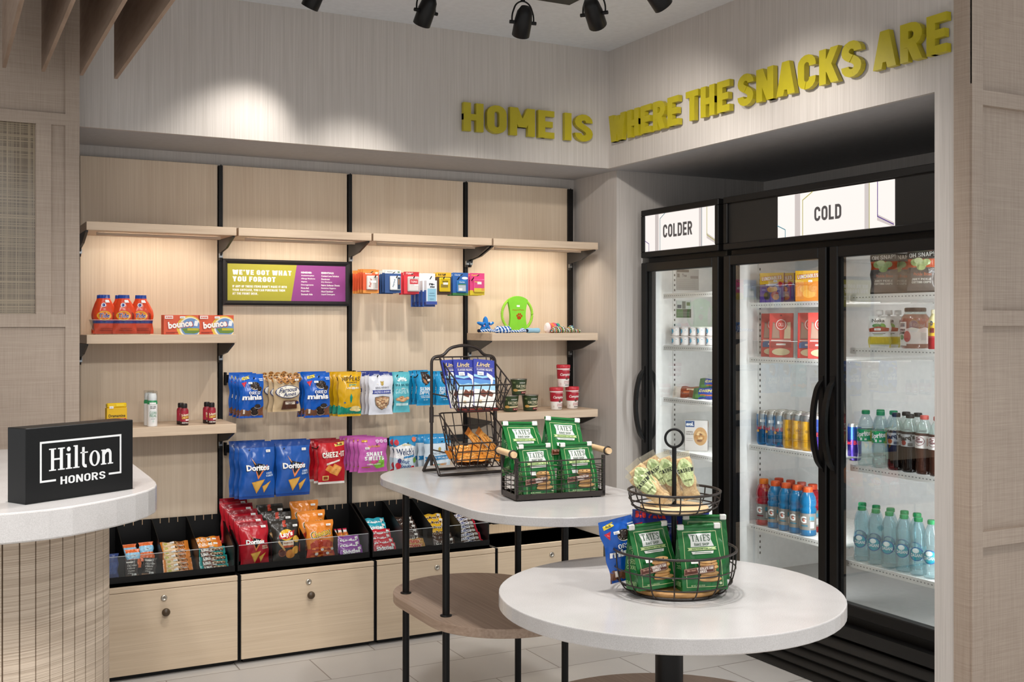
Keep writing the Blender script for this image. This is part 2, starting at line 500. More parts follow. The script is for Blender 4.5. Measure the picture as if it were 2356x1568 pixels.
def serif(st, t=.17):
    """heavy roman letters for T A E S H i l t o n"""
    out = []; x = 0; s = .055; L = t / 2
    rect = lambda x0, x1, y0, y1: [[(x0, y0), (x1, y0), (x1, y1), (x0, y1)]]
    for ch in st:
        q = []; w = .6
        if ch == 'H':
            w = .86
            for c in (.19, .67): q += rect(c - L, c + L, 0, 1) + rect(c - .19, c + .19, 0, s) + rect(c - .19, c + .19, 1 - s, 1)
            q += rect(.19, .67, .47, .55)
        elif ch in 'il':
            w = .36; h = .7 if ch == 'i' else 1.04
            q += rect(.18 - L, .18 + L, 0, h) + rect(0, .36, 0, s) + rect(.02, .2, h - s, h)
            if ch == 'i': q += [arc(.17, .9, .105, .105, 0, 360, 14)[:-1]]
        elif ch == 't':
            w = .46; q += strokes([(.17, .92), (.17, .2)] + arc(.31, .17, .14, .13, 180, 290), t * .85) + rect(0, .43, .64, .7)
        elif ch == 'o':
            w = .62; o = arc(.31, .35, .31, .365, 0, 360, 24)[:-1]; i = arc(.31, .35, .15, .31, 0, 360, 24)[:-1]
            q += [[o[k], o[(k + 1) % 24], i[(k + 1) % 24], i[k]] for k in range(24)]
        elif ch == 'n':
            w = .74
            q += rect(.16 - L, .16 + L, 0, .7) + rect(0, .33, 0, s) + rect(.02, .18, .7 - s, .7)
            q += strokes([(.2, .5)] + bez((.2, .5), (.3, .7), (.56, .72), (.56, .46)) + [(.56, 0)], t * .9) + rect(.4, .73, 0, s)
        elif ch == 'T':
            w = .72; q += rect(.36 - L, .36 + L, 0, 1) + rect(0, .72, .92, 1) + rect(0, .06, .74, 1) + rect(.66, .72, .74, 1) + rect(.22, .5, 0, s)
        elif ch == 'A':
            w = .78; q += [[(.08, 0), (.16, 0), (.42, 1), (.34, 1)], [(.54, 0), (.72, 0), (.46, 1), (.3, 1)]] + rect(.2, .58, .3, .37) + rect(0, .24, 0, s) + rect(.46, .78, 0, s)
        elif ch == 'E':
            w = .62; q += rect(.1, .1 + t, 0, 1) + rect(0, .6, .93, 1) + rect(0, .62, 0, .07) + rect(.2, .48, .48, .55) + rect(.55, .6, .75, 1) + rect(.56, .62, 0, .25) + rect(.43, .48, .4, .62)
        elif ch == 'S':
            w = .56; q += strokes([(.48, .72)] + arc(.28, .74, .2, .2, 10, 180) + bez((.08, .74), (.08, .5), (.48, .52), (.48, .26)) + arc(.28, .26, .2, .2, 0, -170), .12)
        elif ch == "'":
            w = .14; q += [[(.02, .68), (.08, .68), (.14, 1), (0, 1)]]
        out += [[(a + x, b) for a, b in f] for f in q]
        x += w + .05
    W = x - .05; hh = 1.04
    return [[(a / W, b) for a, b in f] for f in out]

# ------------------------------------------------------------------ printed graphics on curved surfaces
def tris_of(poly):
    if len(poly) <= 4: return [[poly[0], poly[i], poly[i + 1]] for i in range(1, len(poly) - 1)]
    t = geometry.tessellate_polygon([[Vector((x, y, 0)) for x, y in poly]])
    return [[poly[i] for i in f] for f in t]
def split(ts, mx, W, H):
    out = []; st = list(ts)
    while st:
        t = st.pop()
        l = [math.hypot((t[i][0] - t[(i + 1) % 3][0]) * W, (t[i][1] - t[(i + 1) % 3][1]) * H) for i in range(3)]
        k = l.index(max(l))
        if l[k] <= mx: out.append(t); continue
        a, b, c = t[k], t[(k + 1) % 3], t[(k + 2) % 3]
        m = ((a[0] + b[0]) / 2, (a[1] + b[1]) / 2)
        st += [[a, m, c], [m, b, c]]
    return out
def design(g, ops, S, W, H, mx=.009, fin='film', e0=.0006, de=.00032):
    for li, op in enumerate(ops):
        k = op[0]; e = e0 + de * li; polys = []
        if k == 'r':
            _, x0, y0, x1, y1, c = op; polys = [[(x0, y0), (x1, y0), (x1, y1), (x0, y1)]]
        elif k == 'e':
            _, cx, cy, rx, ry, c = op; polys = [[(cx + rx * cos(2 * pi * i / 20), cy + ry * sin(2 * pi * i / 20)) for i in range(20)]]
        elif k == 'p': _, p, c = op; polys = [p]
        elif k == 'l':
            _, p, w, c = op[:4]
            q = strokes([(x * W, y * H) for x, y in p], w * W, len(op) > 4)
            polys = [[(x / W, y / H) for x, y in f] for f in q]
        elif k == 't':
            _, st, cx, cy, w, h, c = op[:7]; o = op[7] if len(op) > 7 else {}
            fn = o.get('f', 'b')
            if fn == 'd': src = dtext(st, o.get('wt', .2))[0]
            elif fn == 's': src = serif(st)
            else: src = ftext(st, {'b': .02, 'B': .045, 'r': 0.0}[fn])
            ro = R(o.get('rot', 0)); sh = o.get('sh', 0)
            for f in src:
                q = []
                for x, y in f:
                    X, Y = (x - .5) * w * W + sh * (y - .5) * h * H, (y - .5) * h * H
                    q.append((cx + (X * cos(ro) - Y * sin(ro)) / W, cy + (X * sin(ro) + Y * cos(ro)) / H))
                polys.append(q)
        mt = c if not isinstance(c, str) else col(c, fin)
        jj = 2e-5 if (k == 'l' or (k == 't' and fn in 'ds')) else 0
        for pi_, p in enumerate(polys):
            ej = e + jj * (pi_ % 9)
            for a, b, cc in split(tris_of(p), mx, W, H):
                cr = (b[0] - a[0]) * (cc[1] - a[1]) - (b[1] - a[1]) * (cc[0] - a[0])
                if cr < 0: b, cc = cc, b
                g.add([S(*a, ej), S(*b, ej), S(*cc, ej)], [(0, 1, 2)], mt)

def bagS(W, H, D, top=.07, bot=.06, seed=0, crk=.0014, waist=.05, pouch=False, side=1, tk=.6):
    rr = random.Random(seed); ph = [rr.uniform(0, 6.28) for _ in range(6)]
    def f(u, v, e, sd=1):
        t = (v - bot) / (1 - top - bot)
        if pouch:
            tv = (1 - max(0, min(1, v / (1 - top)))) ** .5 if v < 1 - top else 0
            su = max(0, 1 - abs(2 * u - 1) ** (3 + 9 * (1 - v))) ** .8
        else:
            tv = sin(pi * t) ** tk if 0 < t < 1 else 0
            su = max(0, 1 - abs(2 * u - 1) ** 2.6) ** .75
        x = (u - .5) * W * (1 - waist * (sin(pi * t) if 0 < t < 1 else 0))
        cr = crk * (sin(23 * u + 9 * v + ph[0]) * sin(13 * v + ph[1]) + .7 * sin(31 * v - 15 * u + ph[2]) * cos(11 * u + ph[3]) + .5 * sin(40 * u + ph[4]))
        cr *= (.35 + tv)
        x += .0012 * sin(15 * v + ph[5]) * (2 * u - 1) * 2
        y = -(D / 2 * tv * su + .0006) * sd + cr
        return (x, y - e * sd, v * H)
    return f
def bag(W, H, D, zones, ops, seed=0, sticker=None, fin='film', nu=16, nv=20, **kw):
    """sealed film bag; zones = [(v_top, colour), ...] from the bottom"""
    S = bagS(W, H, D, seed=seed, **kw); g = G()
    def mf(u, v):
        for vt, c in zones:
            if v <= vt: return c if not isinstance(c, str) else col(c, fin)
        c = zones[-1][1]; return c if not isinstance(c, str) else col(c, fin)
    g.grid(lambda u, v: S(u, v, 0), nu, nv, None, matf=mf)
    g.grid(lambda u, v: S(u, v, 0, -1), nu, nv, None, matf=mf, flip=True)
    design(g, ops, S, W, H, fin=fin)
    kids = []
    if sticker:
        k = G(); u, v = sticker[:2]; w, h = (sticker[2:] if len(sticker) > 2 else (.19, .045 * W / H * 2))
        design(k, [('r', u - w / 2, v - h / 2, u + w / 2, v + h / 2, '#f4f2ee'), ('r', u - w * .35, v - h * .22, u + w * .3, v - h * .08, '#8a8a8a'), ('r', u - w * .35, v + h * .1, u + w * .1, v + h * .2, '#a5a5a5')],
               S, W, H, fin='paper', e0=.0005 + .00035 * len(ops) + .0006)
        kids.append(('price_sticker', k.mesh('price_sticker')))
    return dict(me=g.mesh('package'), kids=kids, W=W, H=H, D=D)
def boxS(W, D):
    return lambda u, v, e: ((u - .5) * W, -D / 2 - e, v)
def carton(W, H, D, c, ops, side=None, top=None, sticker=None, fin='paper'):
    g = G(); g.bevbox(-W / 2, W / 2, -D / 2, D / 2, 0, H, col(c, fin), .0012)
    design(g, ops, lambda u, v, e: ((u - .5) * W, -D / 2 - e, v * H), W, H, mx=9, fin=fin)
    if side: design(g, side, lambda u, v, e: (-W / 2 - e, D / 2 - u * D, v * H), D, H, mx=9, fin=fin)
    if side: design(g, side, lambda u, v, e: (W / 2 + e, -D / 2 + u * D, v * H), D, H, mx=9, fin=fin)
    kids = []
    if sticker:
        k = G(); u, v, w, h = sticker
        design(k, [('r', u - w / 2, v - h / 2, u + w / 2, v + h / 2, '#f4f2ee'), ('r', u - w * .35, v - h * .2, u + w * .3, v, '#9a9a9a')], lambda u, v, e: ((u - .5) * W, -D / 2 - e, v * H), W, H, mx=9, fin='paper', e0=.001 + .00035 * len(ops))
        kids.append(('price_sticker', k.mesh('price_sticker')))
    return dict(me=g.mesh('carton'), kids=kids, W=W, H=H, D=D)
def bottle(prof, zones, wrap=None, cap=None, n=22, alpha=None):
    """turned bottle; prof [(r,z)]; zones [(z_top, material)]; wrap (z0,z1,colour,ops,span); cap (r,z0,z1,colour)"""
    def rad(z):
        for (r0, z0), (r1, z1) in zip(prof, prof[1:]):
            if z0 <= z <= z1 and z1 > z0: return r0 + (r1 - r0) * (z - z0) / (z1 - z0)
        return prof[-1][0]
    g = G()
    last = 0.0
    for zt, mt in zones:
        pp = [(r, z) for r, z in prof if last < z < zt]
        seg = [(rad(last) if last > 0 else prof[0][0], last)] + pp + ([(rad(zt), zt)] if zt <= prof[-1][1] else [])
        if last == 0: seg = [(0.0001, 0)] + seg
        g.lathe(seg, mt, n); last = zt
    kids = []
    if wrap:
        z0, z1, c, ops, span = wrap
        k = G(); C = 2 * pi * rad((z0 + z1) / 2)
        def S(u, v, e):
            a = (u - .5) * 2 * pi * span; z = z0 + (z1 - z0) * v; r = rad(z) + .0006 + e
            return (r * sin(a), -r * cos(a), z)
        if c: k.grid(lambda u, v: S(u, v, 0), int(24 * span) + 2, 3, col(c, 'satin'))
        design(k, ops, S, C * span, z1 - z0, mx=.006, fin='satin', e0=.0005, de=.0003)
        kids.append(('label_wrap', k.mesh('label_wrap')))
    if cap:
        r, z0, z1, c = cap; k = G()
        k.lathe([(r * .98, z0), (r, z0 + .001), (r, z1 - .002), (r * .93, z1), (0.0001, z1)], c if not isinstance(c, str) else col(c, 'satin'), 18)
        for i in range(18):
            a = 2 * pi * i / 18
            k.box(-.0006, .0006, -.0006, .0006, z0 + .001, z1 - .003, c if not isinstance(c, str) else col(c, 'satin'))
            k.v[-8:] = [(x + r * cos(a), y + r * sin(a), z) for x, y, z in k.v[-8:]]
        kids.append(('cap', k.mesh('cap')))
    return dict(me=g.mesh('bottle'), kids=kids, H=prof[-1][1])
def blister(W, H, zones, ops, bub, bc, bops, seed=0, D=.012):
    """carded blister pack with hang slot and raised bubble; bub = (u0,v0,u1,v1)"""
    g = G()
    last = 0
    for vt, c in zones:
        g.box(-W / 2, W / 2, -.0006, .0006, last * H, vt * H, col(c, 'paper')); last = vt
    design(g, ops, lambda u, v, e: ((u - .5) * W, -.0006 - e, v * H), W, H, mx=9, fin='paper')
    k = G(); u0, v0, u1, v1 = bub
    k.bevbox((u0 - .5) * W, (u1 - .5) * W, -D, -.0008, v0 * H, v1 * H, col(bc, 'gloss'), .003)
    bw, bh = (u1 - u0) * W, (v1 - v0) * H
    design(k, bops, lambda u, v, e: ((u0 - .5) * W + u * bw, -D - e, v0 * H + v * bh), bw, bh, mx=9, fin='satin')
    return dict(me=g.mesh('card'), kids=[('blister', k.mesh('blister'))], W=W, H=H)
def put(K, name, label, cat, loc, rz=0, rx=0, ry=0, group=None, sc=None):
    o = bpy.data.objects.new(name, K['me']); COL.objects.link(o)
    o.location = loc
    o.rotation_mode = 'ZXY' if False else 'XYZ'
    o.rotation_euler = (rx, ry, rz)
    if sc: o.scale = sc
    tag(o, label, cat, group)
    for n, me in K['kids']:
        c = bpy.data.objects.new(n, me); COL.objects.link(c); c.parent = o
    return o
ORD = ['frontmost', 'second from the front', 'third from the front', 'fourth from the front', 'fifth from the front', 'sixth from the front', 'seventh from the front', 'eighth from the front']
def orank(i, n): return ORD[0] if i == 0 else ('rearmost' if i == n - 1 else ORD[i])

# ================================================================== THE ROOM
YPAN, YWALL, YFAS, XFAS, ZSOF, ZCEIL = 5.165, 5.2, 4.73, 3.047, 2.292, 2.89
YALC, XALC = 4.768, 3.121
g = G(); g.box(-3.5, 5.0, -3.2, 5.35, -.05, 0, TILE); struct('floor', g)
g = G(); g.box(-3.5, 5.0, -3.2, 5.35, ZCEIL, ZCEIL + .06, CEILM); struct('ceiling', g)
g = G(); g.box(-1.5, XALC + .1, YWALL, YWALL + .1, 0, ZSOF + .02, WALLP); struct('wall_back', g)
g = G(); g.box(-1.5, XFAS, YFAS, YFAS + .02, ZSOF, ZCEIL, WALLP); g.box(XFAS, XFAS + .02, 2.51, YFAS + .02, ZSOF, ZCEIL, WALLP); struct('wall_upper', g)
g = G(); g.box(-1.5, 4.2, YFAS + .02, YWALL, ZSOF, ZSOF + .03, SOFM); g.box(XFAS + .02, 4.2, 2.578, YFAS + .02, ZSOF, ZSOF + .03, SOFM); struct('trim_1', g, None, 'grey painted underside of the dropped bulkhead')
g = G(); g.box(XALC, XALC + .1, YALC + .1, YWALL, 0, ZSOF, WALLP); g.box(XALC, 4.2, YALC, YALC + .1, 0, ZSOF, WALLP); struct('wall_return', g)
g = G(); g.box(4.1, 4.2, 2.5, YALC, 0, ZSOF, WALLP); struct('wall_alcove', g)
g = G(); g.box(XFAS, XFAS + .02, 2.578, 2.663, 0, ZSOF, WALLP); g.box(XFAS + .02, 4.2, 2.60, 2.663, 0, ZSOF, WALLP); struct('wall_jamb', g)
# wood clad wing wall at the right
g = G(); g.box(XFAS - .006, XFAS + .05, 2.515, 2.578, 0, ZCEIL, LINEN); struct('trim_2', g, None, 'wood edge post of the right wing wall')
g = G(); g.box(XFAS + .05, 4.8, 2.53, 2.578, 0, ZCEIL, LINEN); struct('wall_right', g)
g = G(); g.box(XFAS + .0, XFAS + .052, 2.508, 2.53, 0, ZCEIL, LINEN)
for z0, z1 in ((2.225, 2.275), (1.486, 1.538), (.745, .797), (0, .1)): g.box(XFAS + .052, 4.8, 2.508, 2.532, z0, z1, LINEN)
struct('trim_3', g, None, 'raised wood rails on the right wing wall')
# wood clad wing wall at the left with a woven glass light
YL = 4.6
XL = .50
g = G()
g.box(-1.5, .341 - .42, YL + .012, YL + .06, 0, ZCEIL, LINEN); g.box(.341, XL, YL + .012, YL + .06, 0, ZCEIL, LINEN)
g.box(-.079, .341, YL + .012, YL + .06, 0, 1.50, LINEN); g.box(-.079, .341, YL + .012, YL + .06, 2.30, ZCEIL, LINEN)
struct('wall_left', g)
g = G(); g.box(.448, XL, YL, YL + .012, 0, ZCEIL, LINEN)
for z0, z1 in ((2.268, 2.314), (1.482, 1.532)): g.box(-1.5, .448, YL, YL + .012, z0, z1, LINEN)
g.box(.343, .397, YL, YL + .012, 1.532, 2.268, LINEN); g.box(-.14, -.079, YL, YL + .012, 1.532, 2.268, LINEN)
struct('trim_4', g, None, 'raised stiles and rails on the left wing wall')
def woven():
    m, nt, bs = base_mat('woven_mesh_glass')
    n1 = noise(nt, (420, 1, 1), 1.0, 1.0); n2 = noise(nt, (1, 1, 420), 1.0, 1.0)
    f = ramp(nt, math_(nt, 'MAXIMUM', n1, n2), .5, .62)
    nt.links.new(mixcol(nt, f, hexc('#7d6e5c'), hexc('#9c8c74')), bs.inputs['Base Color'])
    bs.inputs['Roughness'].default_value = .15; bs.inputs['Coat Weight'].default_value = .4
    nt.links.new(math_(nt, 'MULTIPLY', math_(nt, 'SUBTRACT', 1.0, f), .3), bs.inputs['Transmission Weight'])
    return m
g = G(); g.box(-.079, .341, YL + .02, YL + .028, 1.50, 2.30, woven()); struct('window_1', g)
# dark space behind the glass light
g = G(); g.box(-1.5, XL - .02, YL + .3, YL + .32, 1.2, 2.6, LINEN); struct('wall_rear', g)

# hanging ceiling fins at the upper left
FINLAB = ['leftmost', 'second from the left', 'third from the left', 'rightmost']
for i, x in enumerate((.217, .350, .484, .608)):
    g = G(); g.box(0, .0125, 0, 3.6, 0, .42, FINW)
    o = g.obj('ceiling_fin'); o.location = (x, .85, 2.438)
    tag(o, '%s taupe wood fin hanging below the ceiling' % FINLAB[i], 'ceiling fin', 'hanging ceiling fins')

# ------------------------------------------------------------------ raised lettering on the bulkhead
def letter_obj(ch, h, wsc, label, loc, rz, t=.215):
    q, w = din(ch, t); g = G()
    for qi, f in enumerate(q):
        dq = .00025 * (qi % 12)
        ar = sum(f[i][0] * f[(i + 1) % len(f)][1] - f[(i + 1) % len(f)][0] * f[i][1] for i in range(len(f)))
        if ar < 0: f = f[::-1]
        P = [(x * h * wsc, y * h) for x, y in f]; n = len(P)
        vs = [(x, -.022 - dq, z) for x, z in P] + [(x, dq, z) for x, z in P]
        g.add(vs, [tuple(range(n))] + [(i, n + i, n + (i + 1) % n, (i + 1) % n) for i in range(n)], LIME)
    o = g.obj('wall_letter'); o.location = loc; o.rotation_euler = (0, 0, rz)
    return tag(o, label, 'wall letter', 'yellow letters on the bulkhead'), w * h * wsc
def run(words, start, total, h, axis, where):
    gap, sp = .105, .33
    tot = 0
    for wd in words: tot += sum(din(c, .215)[1] for c in wd) + gap * (len(wd) - 1)
    tot += sp * (len(words) - 1)
    k = total / (tot * h); x = 0
    for wd in words:
        seen = {}
        for j, c in enumerate(wd):
            seen[c] = seen.get(c, 0) + 1
            nm = '' if wd.count(c) == 1 else ('first ' if seen[c] == 1 else 'last ')
            lb = 'yellow raised %sletter %s of the word %s on the bulkhead' % (nm, c, wd)
            loc = (start[0] + x, start[1], start[2]) if axis == 'x' else (start[0], start[1] - x, start[2])
            _, w = letter_obj(c, h, k, lb, loc, 0 if axis == 'x' else R(-90))
            x += w + gap * h * k
        x += (sp - gap) * h * k
p0, p1 = PY(1061, 302, YFAS), PY(1357, 330, YFAS)
zt = PY(1061, 236.7, YFAS).z
HL = zt - p0.z
run(['HOME', 'IS'], (p0.x, YFAS - .006, p0.z), p1.x - p0.x, HL, 'x', 'l')
q0, q1 = PX(1411, 300, XFAS), PX(2191, 100, XFAS)
run(['WHERE', 'THE', 'SNACKS', 'ARE'], (XFAS - .006, q0.y, p0.z), q0.y - q1.y, HL, 'y', 'r')

# ------------------------------------------------------------------ track lights
tc = PZ(1310, 12, ZCEIL - .03)
g = G(); g.box(tc.x - 1.9, tc.x, tc.y - .10, tc.y, ZCEIL - .03, ZCEIL, BLK); g.box(tc.x - 1.9, tc.x - .02, tc.y - .085, tc.y - .015, ZCEIL - .034, ZCEIL - .028, DGREY)
g.box(tc.x - .10, tc.x, tc.y - 1.6, tc.y - .1, ZCEIL - .03, ZCEIL, BLK)
tag(g.obj('light_track'), 'black L shaped ceiling light track in the corner', 'light track')
def spot(u, v, D, aim, label, e, ang=66):
    r = ray(u, v); p = CP + r * D          # centre of the head
    t = thing('track_spotlight', label, 'spotlight', p, 0, 'black track spotlights on the ceiling')
    d = (Vector(aim) - p).normalized(); M = d.to_track_quat('Z', 'Y').to_matrix().to_4x4()
    g = G(); g.lathe([(.004, -.068), (.019, -.066), (.031, -.045), (.036, -.01), (.0365, .055), (.034, .057), (.031, .05), (.0001, .046)], BLK, 20); g.xf(M)
    g.obj('lamp_head', t)
    b = G(); ax = Vector((M[0][0], M[1][0], M[2][0])); side = Vector((d.y, -d.x, 0)).normalized() if abs(d.z) < .99 else ax
    top = Vector((0, 0, .105))
    pts = [side * .046, side * .046 + Vector((0, 0, .03)), side * .03 + Vector((0, 0, .075)), top * .86, -side * .03 + Vector((0, 0, .075)), -side * .046 + Vector((0, 0, .03)), -side * .046]
    b.tube(fillet(pts, .025, 4), .0035, BLK, 6)
    for sg in (1, -1): b.tube([side * sg * .034, side * sg * .056], .0075, BLK, 10)
    b.obj('yoke', t)
    s = G(); s.tube([top * .82, top * 1.0], .009, BLK, 10); s.box(-.017, .017, -.017, .017, .1, ZCEIL - .03 - p.z, BLK); s.obj('stem', t)
    e_ = G(); e_.lathe([(.0001, .0465), (.03, .0465)], glow('lamp_lens', '#ffe6c4', 6.0), 16); e_.xf(M); e_.obj('lens', t)
    lp = p + d * .075
    lamp('track_beam', 'SPOT', lp, e, (1, .95, .89), aim=aim, spot_size=R(ang), spot_blend=.9, shadow_soft_size=.03)
spot(725, -12, 4.45, (.85, 5.1, 1.3), 'leftmost track spotlight cut off by the top of the photo', 30)
spot(980, 27, 4.45, (1.55, 5.1, 1.3), 'track spotlight second from the left aimed at the left bulkhead', 30)
spot(1203, 52, 4.45, (2.35, 5.1, 1.1), 'lowest track spotlight hanging left of the black track corner', 36)
spot(1367, 32, 4.25, (3.06, 4.25, 1.9), 'track spotlight just right of the black track corner', 26, 100)
spot(1508, -14, 3.9, (3.06, 3.3, 1.9), 'rightmost track spotlight only its rim in view', 26, 100)

# ================================================================== SHELVING WALL
UX = [.544, 1.177, 1.81, 2.443, 3.074]
BAY = ['first bay from the left', 'second bay from the left', 'third bay from the left', 'rightmost bay']
for i in range(4):
    g = G()
    for z0, z1 in ((.39, 1.905), (1.908, 2.238)): g.bevbox(UX[i] + (.011 if i else .02), UX[i + 1] - .013, YPAN, YPAN + .018, z0, z1, PANEL, .001)
    tag(g.obj('wall_panel'), 'pale vertical grain wood back panel of the %s' % BAY[i], 'wall panel', 'wood back panels')
for i in range(1, 5):
    g = G(); x = UX[i]; w = .009 if i < 4 else .016
    g.box(x - w, x + w, YPAN - .012, YPAN + .03, .02, 2.234, BLK)
    for k in range(44):
        z = .5 + k * .04
        g.box(x - .003, x + .003, YPAN - .0126, YPAN - .0118, z, z + .018, BLKG)
    tag(g.obj('slotted_upright'), 'black slotted steel upright, %s across the shelving wall' % ['leftmost one', 'second from the left', 'third from the left', 'at the right end'][i - 1], 'upright', 'slotted shelf uprights')

LED = glow('led_strip', '#ffe9c8', 8.0)
def bracket(t, x, z, deep=.285):
    g = G(); d = deep
    g.prism([(YPAN - .012, z), (YPAN - .012, z - .10), (YPAN - .03, z - .10), (YPAN - .05, z - .062), (YPAN - d * .55, z - .046), (YPAN - d, z - .006), (YPAN - d, z)], x - .004, x + .004, CHAR, 'x')
    b = g.obj('bracket', t)
    k = G(); k.box(x - .006, x + .006, YPAN - .04, YPAN - .026, z - .085, z - .066, col('#8f9396', 'metal')); k.obj('bracket_clip', b)
def shelf(x0, x1, z, th, label, led=None, brk=(0, 1), y0=4.86):
    t = thing('wall_shelf', label, 'shelf', ((x0 + x1) / 2, YPAN, z), 0, 'pale wood wall shelves')
    ox = (x0 + x1) / 2
    g = G(); g.bevbox(x0 - ox, x1 - ox, y0 - YPAN, -.012, -th, 0, SHELFW, .0015); g.obj('board', t)
    for e in brk:
        b = G(); x = (x0 + .003 if e == 0 else x1 - .009) - ox; z_ = -th; d = .285
        b.prism([(-.012, z_), (-.012, z_ - .095), (-.03, z_ - .095), (-.05, z_ - .06), (-d * .55, z_ - .046), (-d, z_ - .006), (-d, z_)], x - .004, x + .006, CHAR, 'x')
        bo = b.obj('bracket', t)
        k = G(); k.box(x - .007, x + .009, -.042, -.026, z_ - .083, z_ - .064, col('#8f9396', 'metal')); k.obj('bracket_clip', bo)
    if led:
        s = G(); s.box(x0 + .05 - ox, x1 - .05 - ox, -.215, -.211, -th - .013, -th - .0005, SHELFW); s.box(x0 + .06 - ox, x1 - .06 - ox, -.209, -.2, -th - .004, -th - .0005, LED)
        s.obj('light_strip', t)
        lamp('shelf_light', 'AREA', ((x0 + x1) / 2, YPAN - .2, z - th - .006), led, (1, .9, .76), aim=((x0 + x1) / 2, YPAN - .2 + .5, z - 1.2), shape='RECTANGLE', size=.5, size_y=.012)
TOPS = ['leftmost', 'second from the left', 'third from the left', 'rightmost']
for i in range(4):
    shelf(UX[i] + .011, UX[i + 1] + (.002 if i < 3 else -.008), 1.922, .036, '%s of the empty top shelves, lit from beneath' % TOPS[i], led=.9, brk=(0, 1) if i in (0, 3) else (1,))
shelf(.556, 1.178, 1.449, .038, 'left middle shelf holding orange pouches and dryer sheet boxes')
shelf(.556, 1.178, 1.053, .04, 'left lower shelf holding small red bottles and white spray cans')
shelf(2.446, 3.065, 1.450, .038, 'right middle shelf holding the dog toys')
shelf(2.446, 3.065, 1.052, .04, 'right lower shelf holding oatmeal cups and red soup cups')

# base cabinets
YC, ZC = 4.809, .392
for i in range(4):
    x0, x1 = UX[i] + .004, UX[i + 1] + .0
    t = thing('base_cabinet', 'low pale wood cabinet, %s under the shelving wall' % ['leftmost', 'second from the left', 'third from the left', 'rightmost'][i], 'cabinet', ((x0 + x1) / 2, YPAN - .02, 0), 0, 'low wood cabinets')
    w = (x1 - x0) / 2; dy = YC - (YPAN - .02)
    g = G(); g.box(-w + .006, w - .006, dy + .018, 0, .02, ZC, BLK); g.box(-w + .02, w - .02, dy + .03, 0, 0, .02, BLK); g.obj('carcass', t)
    g = G(); g.bevbox(-w + .006, w - .006, dy, 0, ZC - .022, ZC, CABF, .0012); g.obj('cabinet_top', t)
    g = G(); g.bevbox(-w + .006, w - .006, dy, dy + .018, .022, ZC - .024, CABF, .0015); d = g.obj('drawer_front', t)
    for sx in (-1, 1):
        g = G(); g.box(min(sx * w, sx * (w - .006)), max(sx * w, sx * (w - .006)), dy + .004, 0, .02, ZC - .001, BLK); g.obj('black_edge', t)
    ly, kz = dy, .275
    g = G(); g.lathe([(.0001, 0), (.0135, 0), (.0135, .003), (.011, .006), (.007, .006), (.006, .004), (.0001, .004)], CHROME, 20); g.box(-.0008, .0008, -.004, .004, .004, .0045, BLK); g.xf(Matrix.Translation((-.004, ly, .331)) @ Matrix.Rotation(R(90), 4, 'X')); g.obj('lock', d)
    g = G(); g.lathe([(.006, 0), (.006, .012), (.013, .016), (.0172, .023), (.0172, .028), (.013, .034), (.0001, .036)], col('#4a3a28', 'satin'), 20); g.xf(Matrix.Translation((0, ly, kz)) @ Matrix.Rotation(R(90), 4, 'X')); g.obj('knob', d)

# sloped black bins on the cabinets
def tray(x0, x1, nb, label, zb=ZC, lift=0):
    t = thing('snack_bin', label, 'snack bin', ((x0 + x1) / 2, 5.0, zb), 0, 'black sloped snack bins')
    w = (x1 - x0) / 2; yf, yb = 4.862 - 5.0, 5.146 - 5.0; zt, zf, lip = .222, .122, .034
    g = G(); g.box(-w, w, yf, yb, 0, .008, BLKS); g.box(-w, w, yf, yf + .006, 0, lip, BLKS); g.obj('tray', t)
    g = G(); g.box(-w, w, yb - .006, yb, 0, zt, BLKS)
    for k in range(nb * 4):
        if k % 4 == 0: continue
        x = -w + 2 * w * k / (nb * 4); g.box(x - .0016, x + .0016, yb - .0075, yb - .0055, zt - .022, zt + .0005, col('#b79b7d', 'matte'))
    g.obj('back_panel', t)
    for k in range(nb + 1):
        x = -w + .003 + (2 * w - .006) * k / nb; e = .003 if k in (0, nb) else .0015
        g = G(); g.prism([(yf + .004, .004), (yb, .004), (yb, zt), (yb - .03, zt), (yf + .004, zf)], x - e, x + e, BLKS, 'x'); g.obj('end_panel' if k in (0, nb) else 'divider', t)
    g = G(); g.box(-w + .006, w - .006, yf + .001, yf + .004, lip - .004, zf, ACRYL); g.box(-w + .006, w - .006, yf + .0005, yf + .0045, zf - .002, zf, col('#bfc3c4', 'gloss')); g.obj('clear_front', t)
    return t
tray(.552, 1.172, 4, 'black snack bin of protein bars beside the front desk')
tray(1.184, 1.803, 4, 'black snack bin of chip bags in the middle')
tray(1.817, 2.432, 4, 'black snack bin of candy behind the tall table legs')
g = G(); g.box(2.452, 3.06, 4.862, 5.146, .5, .506, BLKS); g.box(2.452, 3.06, 4.862, 4.868, .506, .62, BLKS); g.box(2.452, 3.06, 5.14, 5.146, .506, .66, BLKS); g.box(2.452, 2.458, 4.862, 5.146, .506, .64, BLKS); g.box(3.054, 3.06, 4.862, 5.146, .506, .64, BLKS)
for x in (2.47, 3.04): g.prism([(5.153, .5), (5.153, .42), (5.12, .44), (4.9, .497), (4.9, .5)], x - .004, x + .004, BLKS, 'x')
tag(g.obj('display_tray'), 'empty black tray hung over the rightmost cabinet', 'tray')
lamp('tray_light', 'AREA', (2.76, 5.0, .494), .9, (1, .87, .7), aim=(2.76, 5.0, 0), shape='RECTANGLE', size=.5, size_y=.02)

